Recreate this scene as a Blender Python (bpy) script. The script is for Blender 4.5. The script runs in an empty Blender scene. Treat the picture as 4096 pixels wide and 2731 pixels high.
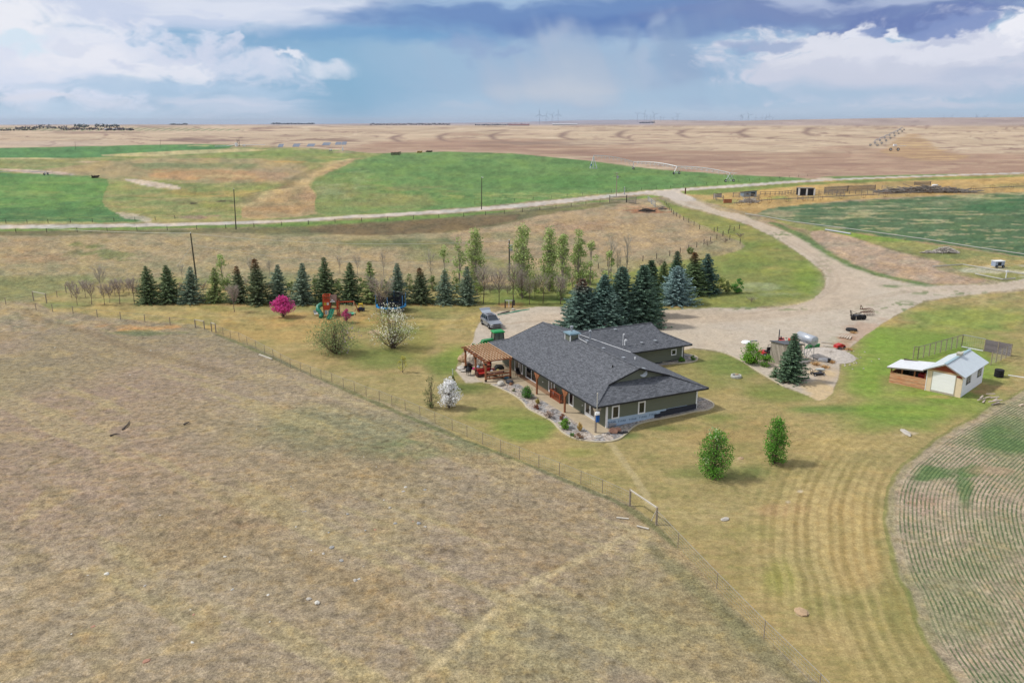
import bpy, bmesh, math, random
import numpy as np
from mathutils import Vector, Matrix
random.seed(7); RNG = np.random.default_rng(7)
scene = bpy.context.scene
COL = scene.collection

# ------------------------------------------------------------------ camera
F = 3186.; CX = 2048.; CY = 1365.5; H = 30.
TH = math.atan((CY-488)/F)
cam_d = bpy.data.cameras.new('camera'); cam = bpy.data.objects.new('camera', cam_d); COL.objects.link(cam)
cam.location = (0, 0, H); cam.rotation_euler = (math.pi/2-TH, 0, 0)
cam_d.sensor_width = 36; cam_d.lens = 36*F/4096; cam_d.clip_start = 1; cam_d.clip_end = 90000
scene.camera = cam
scene.view_settings.view_transform = 'Standard'; scene.view_settings.look = 'None'
scene.view_settings.exposure = 0.08; scene.view_settings.gamma = 1

def lin(c):
    c = np.asarray(c, float)/255.
    return np.where(c <= .04045, c/12.92, ((c+.055)/1.055)**2.4)

# ------------------------------------------------------------------ sky (cloudy afternoon, sun through thin cloud from the left)
SUN_EL = math.radians(50); SUN_AZ = math.radians(-82)      # azimuth from +Y towards +X
sun_dir = Vector((math.cos(SUN_EL)*math.sin(SUN_AZ), math.cos(SUN_EL)*math.cos(SUN_AZ), math.sin(SUN_EL)))
world = bpy.data.worlds.new('World'); scene.world = world; world.use_nodes = True
def build_world():
    nt = world.node_tree; N = nt.nodes; L = nt.links
    bg = N['Background']; bg.inputs[1].default_value = 0.1
    sky = N.new('ShaderNodeTexSky'); sky.sky_type = 'NISHITA'; sky.sun_disc = False
    sky.sun_elevation = SUN_EL; sky.sun_rotation = SUN_AZ
    tc = N.new('ShaderNodeTexCoord'); n = N.new('ShaderNodeTexNoise'); n.inputs['Scale'].default_value = 2.2; n.inputs['Detail'].default_value = 3
    L.new(tc.outputs['Generated'], n.inputs['Vector'])
    r = N.new('ShaderNodeMapRange'); r.interpolation_type = 'SMOOTHSTEP'; r.inputs[1].default_value = .36; r.inputs[2].default_value = .6; r.inputs[3].default_value = .4; r.inputs[4].default_value = .97; L.new(n.outputs[0], r.inputs[0])
    mx = N.new('ShaderNodeMix'); mx.data_type = 'RGBA'; L.new(r.outputs[0], mx.inputs[0]); L.new(sky.outputs[0], mx.inputs[6]); mx.inputs[7].default_value = (*(lin((224, 227, 236))*10), 1)
    L.new(mx.outputs[2], bg.inputs[0])
build_world()
sd = bpy.data.lights.new('sun', 'SUN'); sd.energy = 2.9; sd.angle = math.radians(5); sd.color = (1, .96, .90)
sun = bpy.data.objects.new('sun', sd); COL.objects.link(sun); sun.rotation_euler = sun_dir.to_track_quat('Z', 'Y').to_euler(); sun.location = (-200, 0, 300)

# ------------------------------------------------------------------ helpers
KA = 1.38                       # illumination factor: photo colour of a sunlit level surface / albedo
def alb(c, k=1.0):
    return tuple(np.clip(lin(c)/KA*k, 0, .9))
def tag(o, label=None, cat=None, group=None, kind=None):
    if label: o['label'] = label
    if cat: o['category'] = cat
    if group: o['group'] = group
    if kind: o['kind'] = kind
    return o
MATS = {}
def mat(name, rgb, rough=.8, var=.12, scale=3., metal=0., spec=.3, bump=0., bscale=20., stretch=(1, 1, 1), raw=False, rgb2=None):
    if name in MATS: return MATS[name]
    m = bpy.data.materials.new(name); m.use_nodes = True; nt = m.node_tree; N = nt.nodes; L = nt.links
    b = N['Principled BSDF']; b.inputs['Roughness'].default_value = rough; b.inputs['Metallic'].default_value = metal
    b.inputs['Specular IOR Level'].default_value = spec
    c = tuple(rgb) if raw else alb(rgb)
    tc = N.new('ShaderNodeTexCoord'); mp = N.new('ShaderNodeMapping'); mp.inputs['Scale'].default_value = stretch; L.new(tc.outputs['Object'], mp.inputs[0])
    n = N.new('ShaderNodeTexNoise'); n.inputs['Scale'].default_value = scale; n.inputs['Detail'].default_value = 6; n.inputs['Roughness'].default_value = .65; L.new(mp.outputs[0], n.inputs['Vector'])
    r = N.new('ShaderNodeMapRange'); r.inputs[1].default_value = .3; r.inputs[2].default_value = .7; r.inputs[3].default_value = 1-var*1.6; r.inputs[4].default_value = 1+var*1.6; L.new(n.outputs[0], r.inputs[0])
    s = N.new('ShaderNodeVectorMath'); s.operation = 'SCALE'; L.new(r.outputs[0], s.inputs['Scale'])
    if rgb2 is not None:
        mx = N.new('ShaderNodeMix'); mx.data_type = 'RGBA'; mx.inputs[6].default_value = (*c, 1); mx.inputs[7].default_value = (*alb(rgb2), 1)
        n2 = N.new('ShaderNodeTexNoise'); n2.inputs['Scale'].default_value = scale*.4; n2.inputs['Detail'].default_value = 5; L.new(mp.outputs[0], n2.inputs['Vector'])
        r2 = N.new('ShaderNodeMapRange'); r2.inputs[1].default_value = .4; r2.inputs[2].default_value = .6; L.new(n2.outputs[0], r2.inputs[0]); L.new(r2.outputs[0], mx.inputs[0])
        L.new(mx.outputs[2], s.inputs[0])
    else: s.inputs[0].default_value = c
    L.new(s.outputs[0], b.inputs['Base Color'])
    if bump:
        n3 = N.new('ShaderNodeTexNoise'); n3.inputs['Scale'].default_value = bscale; n3.inputs['Detail'].default_value = 4; L.new(mp.outputs[0], n3.inputs['Vector'])
        bp = N.new('ShaderNodeBump'); bp.inputs['Strength'].default_value = bump; bp.inputs['Distance'].default_value = .05; L.new(n3.outputs[0], bp.inputs['Height']); L.new(bp.outputs[0], b.inputs['Normal'])
    MATS[name] = m; return m
def mat_attr(name, rough=.7, spec=.25, trans=0.):
    """material reading its base colour from the mesh colour attribute 'Col' (leaf to leaf pigment differences, painted highlights on spruce tips)"""
    if name in MATS: return MATS[name]
    m = bpy.data.materials.new(name); m.use_nodes = True; nt = m.node_tree; N = nt.nodes; L = nt.links
    b = N['Principled BSDF']; b.inputs['Roughness'].default_value = rough; b.inputs['Specular IOR Level'].default_value = spec
    a = N.new('ShaderNodeAttribute'); a.attribute_name = 'Col'; L.new(a.outputs['Color'], b.inputs['Base Color'])
    if trans:
        t = N.new('ShaderNodeBsdfTranslucent'); L.new(a.outputs['Color'], t.inputs[0]); mx = N.new('ShaderNodeMixShader'); mx.inputs[0].default_value = trans
        L.new(b.outputs[0], mx.inputs[1]); L.new(t.outputs[0], mx.inputs[2]); L.new(mx.outputs[0], N['Material Output'].inputs[0])
    MATS[name] = m; return m

class MB:
    def __init__(s): s.v = []; s.f = []; s.mi = []
    def add(s, vs, fs, m=0):
        o = len(s.v); s.v += [tuple(p) for p in vs]; s.f += [tuple(i+o for i in f) for f in fs]; s.mi += [m]*len(fs); return s
    def box(s, c, d, rz=0, m=0, taper=1., rot=None):
        x, y, z = d[0]/2, d[1]/2, d[2]/2
        vs = [Vector((i*x*(taper if k > 0 else 1), j*y*(taper if k > 0 else 1), k*z)) for k in (-1, 1) for j in (-1, 1) for i in (-1, 1)]
        R = rot if rot is not None else Matrix.Rotation(rz, 3, 'Z')
        vs = [R @ p + Vector(c) for p in vs]
        return s.add(vs, [(0, 2, 3, 1), (4, 5, 7, 6), (0, 1, 5, 4), (2, 6, 7, 3), (0, 4, 6, 2), (1, 3, 7, 5)], m)
    def bx(s, x0, x1, y0, y1, z0, z1, m=0): return s.box(((x0+x1)/2, (y0+y1)/2, (z0+z1)/2), (x1-x0, y1-y0, z1-z0), m=m)
    def bar(s, p0, p1, w, h=None, m=0):
        p0 = Vector(p0); p1 = Vector(p1); d = p1-p0; L_ = d.length
        q = d.to_track_quat('X', 'Z').to_matrix()
        return s.box((p0+p1)/2, (L_, w, h or w), m=m, rot=q)
    def cyl(s, p0, p1, r0, r1=None, n=8, m=0, cap=True):
        p0 = Vector(p0); p1 = Vector(p1); r1 = r0 if r1 is None else r1
        q = (p1-p0).to_track_quat('Z', 'Y').to_matrix(); vs = []
        for p, r in ((p0, r0), (p1, r1)):
            for i in range(n):
                a = 2*math.pi*i/n; vs.append(p+q @ Vector((r*math.cos(a), r*math.sin(a), 0)))
        fs = [(i, (i+1) % n, n+(i+1) % n, n+i) for i in range(n)]
        if cap: fs += [tuple(range(n))[::-1], tuple(range(n, 2*n))]
        return s.add(vs, fs, m)
    def tube(s, pts, r, n=6, m=0, cap=True):
        pts = [Vector(p) for p in pts]; k = len(pts); rr = r if hasattr(r, '__len__') else [r]*k; vs = []
        for i, p in enumerate(pts):
            d = (pts[min(i+1, k-1)]-pts[max(i-1, 0)]); q = d.to_track_quat('Z', 'Y').to_matrix()
            for j in range(n):
                a = 2*math.pi*j/n; vs.append(p+q @ Vector((rr[i]*math.cos(a), rr[i]*math.sin(a), 0)))
        fs = [(i*n+j, i*n+(j+1) % n, (i+1)*n+(j+1) % n, (i+1)*n+j) for i in range(k-1) for j in range(n)]
        if cap: fs += [tuple(range(n))[::-1], tuple(range((k-1)*n, k*n))]
        return s.add(vs, fs, m)
    def prism(s, poly, z0, z1, m=0, axis='z'):
        n = len(poly)
        def P(a, b, c): return {'z': (a, b, c), 'y': (a, c, b), 'x': (c, a, b)}[axis]
        vs = [P(x, y, z0) for x, y in poly]+[P(x, y, z1) for x, y in poly]
        fs = [tuple(range(n))[::-1], tuple(range(n, 2*n))]+[(i, (i+1) % n, n+(i+1) % n, n+i) for i in range(n)]
        return s.add(vs, fs, m)
    def lathe(s, prof, c=(0, 0, 0), n=14, m=0):
        vs = []; k = len(prof)
        for r, z in prof:
            for i in range(n):
                a = 2*math.pi*i/n; vs.append((c[0]+r*math.cos(a), c[1]+r*math.sin(a), c[2]+z))
        fs = [(i*n+j, i*n+(j+1) % n, (i+1)*n+(j+1) % n, (i+1)*n+j) for i in range(k-1) for j in range(n)]
        fs += [tuple(range(n))[::-1], tuple(range((k-1)*n, k*n))]
        return s.add(vs, fs, m)
    def build(s, name, mats, parent=None, smooth=False, bevel=0):
        me = bpy.data.meshes.new(name); me.from_pydata(s.v, [], s.f)
        for m in (mats if isinstance(mats, (list, tuple)) else [mats]): me.materials.append(m)
        me.polygons.foreach_set('material_index', s.mi)
        bm = bmesh.new(); bm.from_mesh(me); bmesh.ops.recalc_face_normals(bm, faces=bm.faces); bm.to_mesh(me); bm.free()
        if smooth: me.polygons.foreach_set('use_smooth', [True]*len(me.polygons))
        o = bpy.data.objects.new(name, me); COL.objects.link(o)
        if parent: o.parent = parent
        if bevel:
            b = o.modifiers.new('bevel', 'BEVEL'); b.width = bevel; b.segments = 2; b.limit_method = 'ANGLE'
        return o
def empty(name, loc, rz=0, label=None, cat=None, group=None, scale=1):
    o = bpy.data.objects.new(name, None); COL.objects.link(o); o.location = loc; o.rotation_euler = (0, 0, rz); o.empty_display_size = .3
    o.scale = (scale,)*3
    return tag(o, label, cat, group)
def dup(root, loc, rz=0, label=None, scale=None):
    r = root.copy(); COL.objects.link(r); r.location = loc; r.rotation_euler = (0, 0, rz)
    if scale: r.scale = (scale,)*3 if not hasattr(scale, '__len__') else scale
    if label: r['label'] = label
    for ch in list(root.children):
        c = ch.copy(); COL.objects.link(c); c.parent = r
        for g in ch.children:
            d = g.copy(); COL.objects.link(d); d.parent = c
    return r
def rawmesh(name, V, Fc, mats, col=None, smooth=False, parent=None, mi=None):
    V = np.asarray(V, np.float32); Fc = np.asarray(Fc, np.int32); k = Fc.shape[1]
    me = bpy.data.meshes.new(name); me.vertices.add(len(V)); me.vertices.foreach_set('co', V.ravel())
    me.loops.add(Fc.size); me.loops.foreach_set('vertex_index', Fc.ravel())
    me.polygons.add(len(Fc)); me.polygons.foreach_set('loop_start', np.arange(0, Fc.size, k, dtype=np.int32))
    for m in mats: me.materials.append(m)
    if mi is not None: me.polygons.foreach_set('material_index', np.asarray(mi, np.int32))
    me.update(calc_edges=True)
    if smooth: me.polygons.foreach_set('use_smooth', np.ones(len(Fc), bool))
    if col is not None:
        a = me.color_attributes.new('Col', 'FLOAT_COLOR', 'POINT'); c4 = np.ones((len(V), 4), np.float32); c4[:, :3] = col; a.data.foreach_set('color', c4.ravel())
    o = bpy.data.objects.new(name, me); COL.objects.link(o)
    if parent: o.parent = parent
    return o

# ------------------------------------------------------------------ terrain height
def sst(a, b, x): t = np.clip((x-a)/(b-a), 0, 1); return t*t*(3-2*t)
S = 0.79
HO = np.array([10.8, 96.3])*S; HA = math.radians(25.3)
HV = np.array([math.cos(HA), math.sin(HA)]); HU = np.array([-math.sin(HA), math.cos(HA)])
def _ray(px, py):
    x = (px-CX)/F; y = (CY-py)/F
    return np.array([x, math.cos(TH)+y*math.sin(TH), -math.sin(TH)+y*math.cos(TH)])
def flat(px, py):
    d = _ray(px, py); t = -H/d[2]; return d[0]*t, d[1]*t
BUMPS = []
for px, py, amp, sx, sy in [(1950, 690, 5.5, 130, 95), (1330, 800, 4.4, 50, 24), (960, 770, -4.5, 75, 34), (620, 690, 3.2, 95, 46), (760, 860, -1.2, 40, 20),
                            (350, 985, 2.0, 60, 15), (1150, 1000, 1.8, 26, 13), (2250, 920, 2.6, 34, 19), (60, 1130, -1.2, 24, 10), (1500, 920, -1.0, 40, 9),
                            (1150, 1105, -.7, 40, 8), (900, 1900, .5, 14, 12), (300, 2300, -.35, 12, 9), (1700, 2300, .3, 10, 8)]:
    x, y = flat(px, py); BUMPS.append((x, y, amp, sx, sy))
def height(x, y):
    x = np.asarray(x, float); y = np.asarray(y, float)
    v = (x-HO[0])*HV[0]+(y-HO[1])*HV[1]
    z = 0.6*sst(3*S, 27*S, v)
    z = z+1.8*sst(180, 380, y)
    for bx, by, a, sx, sy in BUMPS: z = z+a*np.exp(-((x-bx)/sx)**2-((y-by)/sy)**2)
    # rolling plain further off; long rise on the right that hides the true horizon
    z = z+41*sst(750, 2500, y)*sst(-150, 1300, x)*(1-.55*sst(2700, 6000, y))
    z = z+sst(600, 1500, y)*(2.2*np.sin(x/310+.5*np.sin(y/420))*np.sin(y/530+1.1)+1.5*np.sin(x/170+y/260))
    z = z+sst(7000, 14000, y)*(32+14*np.sin(x/2600+.7)+7*np.sin(x/900))*sst(-4500, 2500, x)
    z = z+sst(2000, 4200, y)*10*np.exp(-((x+1500)/1400)**2)
    z = z - np.hypot(x, y)**2/(2*6.371e6*1.15)
    return z
def G(px, py, up=0.):
    """point of the terrain seen at photo pixel px,py"""
    d = _ray(px, py); n = math.hypot(d[0], d[1]); t0 = 20/n
    prev = t0
    t = t0
    for i in range(4000):
        x, y, z = d[0]*t, d[1]*t, H+d[2]*t
        if z < height(x, y)+up: break
        prev = t; t *= 1.004
    lo, hi = prev, t
    for i in range(30):
        m = (lo+hi)/2
        if H+d[2]*m < height(d[0]*m, d[1]*m)+up: hi = m
        else: lo = m
    return Vector((d[0]*hi, d[1]*hi, float(height(d[0]*hi, d[1]*hi))))
def GD(dx, dy): return G(dx*1.7415, dy*1.7415)
def mpp(p):      # metres per photo pixel at point p
    return (Vector(p)-Vector((0, 0, H))).length/F
def proj(x, y, z):
    z = z-H; f = y*math.cos(TH)-z*math.sin(TH); u = y*math.sin(TH)+z*math.cos(TH)
    f = np.maximum(f, 1e-3)
    return CX+F*x/f, CY-F*u/f

# ------------------------------------------------------------------ numpy noise
def _hash(ix, iy, seed):
    h = (ix.astype(np.int64)*374761393+iy.astype(np.int64)*668265263+seed*1274126177) & 0x7fffffff
    h = ((h ^ (h >> 13))*1103515245) & 0x7fffffff
    h = (h ^ (h >> 16)) & 0xffff
    return h/65535.
def vnoise(x, y, seed=0):
    ix = np.floor(x); iy = np.floor(y); fx = x-ix; fy = y-iy; fx = fx*fx*(3-2*fx); fy = fy*fy*(3-2*fy)
    a = _hash(ix, iy, seed); b = _hash(ix+1, iy, seed); c = _hash(ix, iy+1, seed); d = _hash(ix+1, iy+1, seed)
    return (a*(1-fx)+b*fx)*(1-fy)+(c*(1-fx)+d*fx)*fy
def fbm(x, y, oc=4, seed=0, rough=.5):
    s = 0; a = 1; t = 0
    for i in range(oc):
        s = s+a*vnoise(x*2**i+17*i, y*2**i-9*i, seed+i); t += a; a *= rough
    return s/t-.5       # about -.35 .. .35
def seg_dist(P, pts, closed=False):
    """unsigned distance of points P to polyline, and side sign"""
    d = np.full(len(P), 1e12); n = len(pts)
    sgn = np.ones(len(P))
    for i in range(n if closed else n-1):
        a = np.array(pts[i], float); b = np.array(pts[(i+1) % n], float); ab = b-a
        t = np.clip(((P-a) @ ab)/(ab @ ab), 0, 1); q = a+t[:, None]*ab; r = P-q; dd = (r*r).sum(1)
        m = dd < d; d[m] = dd[m]; cr = ab[0]*(P[:, 1]-a[1])-ab[1]*(P[:, 0]-a[0]); sgn[m] = np.sign(cr[m])
    return np.sqrt(d), sgn
def inside(P, poly):
    c = np.zeros(len(P), bool); n = len(poly)
    for i in range(n):
        x0, y0 = poly[i]; x1, y1 = poly[(i+1) % n]
        if y0 == y1: continue
        m = (y0 > P[:, 1]) != (y1 > P[:, 1])
        xi = (x1-x0)*(P[:, 1]-y0)/(y1-y0)+x0
        c ^= m & (P[:, 0] < xi)
    return c
def sdp(P, poly):
    """signed distance to polygon (positive inside)"""
    d, _ = seg_dist(P, poly, True); return np.where(inside(P, poly), d, -d)
def smooth_poly(pts, closed=False, it=2):
    pts = [np.array(p, float) for p in pts]
    for _ in range(it):
        o = []; n = len(pts)
        for i in range(n if closed else n-1):
            a, b = pts[i], pts[(i+1) % n]; o += [a*.75+b*.25, a*.25+b*.75]
        if not closed: o = [pts[0]]+o+[pts[-1]]
        pts = o
    return pts

# ------------------------------------------------------------------ sky: the far wall of cloud and rain 60 km off, ahead of the camera
def build_sky():
    az = np.radians(np.concatenate([np.linspace(-100, -37, 90), np.linspace(-36.8, 36.8, 1500), np.linspace(37, 100, 90)]))
    el = np.radians(np.concatenate([np.linspace(-2.5, -.7, 5), np.linspace(-.55, 8.6, 215), np.linspace(8.8, 30, 40)]))
    A, E = np.meshgrid(az, el); a = A.ravel(); e = E.ravel(); K = 1.7415/F
    def px2(dx, dy):
        d = _ray(dx*1.7415, dy*1.7415); d = d/np.linalg.norm(d); return math.atan2(d[0], d[1]), math.asin(d[2])
    def nz(s, sx, sy, oc, seed, r=.5, A_=a, E_=e): return fbm(A_*s*sx+40, E_*s*sy+40, oc, seed, r)
    w1 = nz(9, 1, 2.4, 5, 1); w2 = nz(9, 1, 2.4, 5, 11); wa = a+w1*.12; we = e+w2*.040
    w3 = nz(38, 1, 1.6, 5, 21, .55); w4 = nz(38, 1, 1.6, 5, 31, .55); ca = wa+w3*.040; ce = we+w4*.026
    streak = fbm((a+e*.45)*26+7, e*3+5, 3, 41, .55)+.35*fbm((a+e*.4)*75, e*5, 2, 47); billow = nz(44, 1, 1.8, 6, 51, .6, wa, we); soft = nz(13, 1, 3.4, 5, 61, .5, wa, we); wisp = nz(20, 1, 7, 5, 71, .55, wa, we)
    C = np.empty((len(a), 3))
    pts = [(-1, (176, 197, 218)), (0, (178, 198, 219)), (1.3, (170, 196, 220)), (4, (154, 188, 218)), (7, (178, 200, 225)), (12, (206, 214, 230)), (30, (222, 225, 234))]
    xs = [math.radians(p[0]) for p in pts]; ys = np.array([lin(p[1]) for p in pts])
    for i in range(3): C[:, i] = np.interp(e, xs, ys[:, i])
    def blob(cx, cy, rx, ry, rgb, sw=.6, k=0., kind='l', st=1., n=None):
        q, w = px2(cx, cy); X, Y = {'l': (wa, we), 'c': (ca, ce), 'n': (a, e)}[kind]
        v = 1-np.hypot((X-q)/(rx*K), (Y-w)/(ry*K))+(billow if n is None else n)*k*1.6
        m = (sst(0, sw, v)*st)[:, None]; C[:] = C*(1-m)+lin(rgb)*m
    # blue gaps and the deep blue underside
    blob(620, 120, 640, 130, (150, 187, 219), 1, .4, 'l', 1, soft); blob(650, 105, 330, 48, (134, 173, 208), .9, .5, 'l', .9, soft); blob(830, 190, 260, 150, (136, 179, 210), 1, .3, 'n')
    blob(1030, 140, 280, 140, (158, 187, 214), 1, .3, 'l', .8, soft)
    # high grey-white sheet, top left to centre
    blob(520, 10, 560, 62, (212, 220, 238), .6, .7, 'l', 1, soft); blob(560, 30, 420, 34, (222, 228, 242), .7, 1., 'l', .8, wisp); blob(330, 55, 190, 22, (192, 206, 232), .8, .9, 'l', .7, wisp); blob(760, 45, 260, 20, (202, 213, 234), .8, .9, 'l', .7, wisp)
    # left cumulus bank
    blob(60, 120, 330, 120, (216, 224, 242), .5, .7, 'c'); blob(360, 150, 330, 52, (212, 220, 238), .7, .8, 'c', .9); blob(40, 40, 190, 60, (237, 239, 247),   .8, .5, 'c'); blob(150, 130, 190, 62, (234, 236, 246), .9, .6, 'c')
    blob(330, 165, 150, 30, (232, 235, 245), .6, 1., 'c', .8); blob(260, 22, 130, 30, (204, 214, 236), .6, .8, 'c', .9); blob(290, 55, 70, 18, (224, 228, 242), .7, .8, 'c', .7); blob(235, 150, 40, 14, (208, 216, 236), .8, .8, 'c', .8); blob(150, 95, 34, 10, (218, 224, 240), .8, .8, 'c', .8)
    blob(28, 78, 78, 22, (214, 231, 245), .7, .5, 'c', .9); blob(430, 122, 150, 24, (208, 216, 236), .8, .8, 'c', .8)
    blob(635, 140, 42, 12, (226, 231, 243), .7, .7, 'c'); blob(720, 152, 120, 9, (218, 226, 240), .9, .6, 'l', .9); blob(560, 134, 70, 16, (212, 220, 238), .9, .6, 'l', .9)
    blob(380, 200, 420, 20, (178, 203, 228), .9, .6, 'l', .9, wisp); blob(90, 222, 150, 13, (220, 224, 238), .7, .8, 'l', .9, wisp); blob(520, 240, 260, 30, (196, 210, 230), .7, .7, 'l', .9, wisp); blob(450, 232, 160, 9, (210, 217, 234), .8, .8, 'l', .6, wisp); blob(150, 258, 330, 24, (186, 210, 232), .9, .3, 'l', .9)
    # dark shelf, top centre to right
    blob(1100, 52, 440, 60, (118, 160, 204), .8, .5, 'l', .95, soft); blob(900, 92, 330, 24, (118, 163, 206), .9, .5, 'l', .9, soft); blob(1400, 34, 700, 66, (112, 144, 194), .6, .5, 'l', 1, soft); blob(1450, 58, 430, 30, (98, 130, 186), .8, .4, 'l', .95, soft)
    blob(1980, 16, 560, 46, (122, 142, 188), .7, .5, 'l', 1, soft); blob(2050, 44, 330, 28, (108, 128, 182), .8, .5, 'c', .9); blob(1130, 4, 220, 22, (168, 195, 224), .9, .6, 'l', .9, wisp); blob(1780, 8, 170, 18, (186, 198, 224), .9, .8, 'l', .8, wisp); blob(2080, 0, 190, 12, (182, 195, 222), .9, .8, 'l', .8, wisp)
    # veil and rain curtains under the shelf
    blob(1330, 160, 360, 110, (164, 184, 211), .9, .45, 'l', .9, streak); blob(1330, 190, 280, 75, (184, 197, 215), 1., .4, 'l', .9, streak); blob(1300, 205, 190, 45, (197, 205, 218), 1., .3, 'l', .7, streak); blob(1140, 110, 120, 26, (146, 170, 207), .9, .7, 'c', .8)
    blob(1600, 140, 150, 120, (148, 172, 204), 1., .4, 'l', .85, streak); blob(1500, 135, 40, 95, (176, 193, 217), 1., 1.3, 'l', .6, streak); blob(1250, 90, 40, 40, (176, 190, 214), 1., .8, 'l', .5, streak); blob(1440, 110, 30, 60, (140, 166, 203), 1., 1.2, 'l', .6, streak)
    blob(790, 240, 110, 85, (136, 178, 208), .9, .3, 'n', .85, streak)
    # right cumulus bank, bright shoulders against the shelf, flat greyish base
    blob(2060, 150, 400, 92, (208, 213, 230), .5, .6, 'c'); blob(1870, 98, 130, 40, (222, 225, 237), .45, .9, 'c', .95); blob(2010, 92, 190, 34, (224, 227, 239), .5, .9, 'c', .9); blob(2230, 100, 150, 44, (224, 227, 240), .45, .9, 'c', .9); blob(2340, 62, 80, 38, (240, 241, 249), .4, .8, 'c'); blob(2060, 62, 34, 12, (236, 238, 247), .5, .8, 'c', .9); blob(1930, 66, 50, 14, (228, 231, 243), .5, .8, 'c', .9)
    blob(1990, 62, 48, 15, (132, 152, 198), .6, .7, 'c', .95); blob(2160, 56, 90, 18, (130, 150, 198), .6, .7, 'c', .95); blob(2130, 88, 60, 12, (190, 198, 222), .8, .8, 'c', .8); blob(1745, 100, 60, 16, (150, 170, 206), .8, .9, 'c', .8)
    blob(2000, 165, 330, 40, (203, 209, 226), .9, .6, 'l', .7, wisp); blob(2290, 165, 200, 22, (184, 196, 220), .9, .7, 'l', .7, wisp); blob(2150, 200, 320, 34, (188, 200, 222), .9, .6, 'l', .8, soft); blob(1720, 215, 560, 30, (166, 193, 218), .9, .5, 'l', .8, soft)
    blob(1730, 258, 420, 20, (182, 201, 222), .9, .6, 'l', .9, wisp); blob(2170, 250, 240, 16, (200, 208, 226), .9, .8, 'l', .9, wisp); blob(2080, 236, 70, 9, (206, 212, 228), .9, .8, 'c', .7); blob(1090, 262, 140, 15, (180, 198, 219), .9, .7, 'c', .8)
    R = 60000.; V = np.stack([R*np.sin(a), R*np.cos(a), H+R*np.tan(e)], 1)
    nA = len(az); i = np.arange(len(el)-1)[:, None]*nA+np.arange(nA-1)[None, :]; Q = np.stack([i, i+1, i+1+nA, i+nA], -1).reshape(-1, 4)
    m = bpy.data.materials.new('cloudy_sky'); m.use_nodes = True; nt = m.node_tree; nt.nodes.clear()
    at = nt.nodes.new('ShaderNodeAttribute'); at.attribute_name = 'Col'; em = nt.nodes.new('ShaderNodeEmission'); ou = nt.nodes.new('ShaderNodeOutputMaterial')
    nt.links.new(at.outputs['Color'], em.inputs[0]); nt.links.new(em.outputs[0], ou.inputs[0]); m.cycles.emission_sampling = 'NONE'
    o = rawmesh('sky', V, Q, [m], C*.93, True); tag(o, kind='structure')
build_sky()

# ------------------------------------------------------------------ ground: one continuous terrain, split by what covers it
LAWN_BED = [(420,665),(530,710),(620,760),(680,810),(700,850),(790,895),(900,950),(940,1000),(990,1050),(1080,1090),(1180,1110),(1270,1117),(1370,1110),(1440,1085),(1500,1030),(1540,990),(1620,960),(1740,940),(1880,920),(2010,895),(2110,890),(2160,870),(2165,845),(2130,820),(2080,800),(2035,795)]
def HC(x, y): return (1750+x/1.96, 1200+y/1.96)          # coordinates measured in the close view of the house
ROAD = [(-300,524),(0,522),(300,518),(540,512),(900,495),(1200,473),(1380,452),(1530,438),(1700,427),(1900,412),(2352,397),(2700,386)]
FIELD_EDGE = [(2650,770),(2500,840),(2352,899),(2278,938),(2218,972),(2166,1003),(2114,1041),(2067,1084),(2049,1124),(2044,1170),(2045,1218),(2054,1266),(2067,1314),(2092,1357),(2106,1396),(2118,1435),(2140,1482),(2162,1517),(2215,1600),(2290,1690)]
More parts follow.
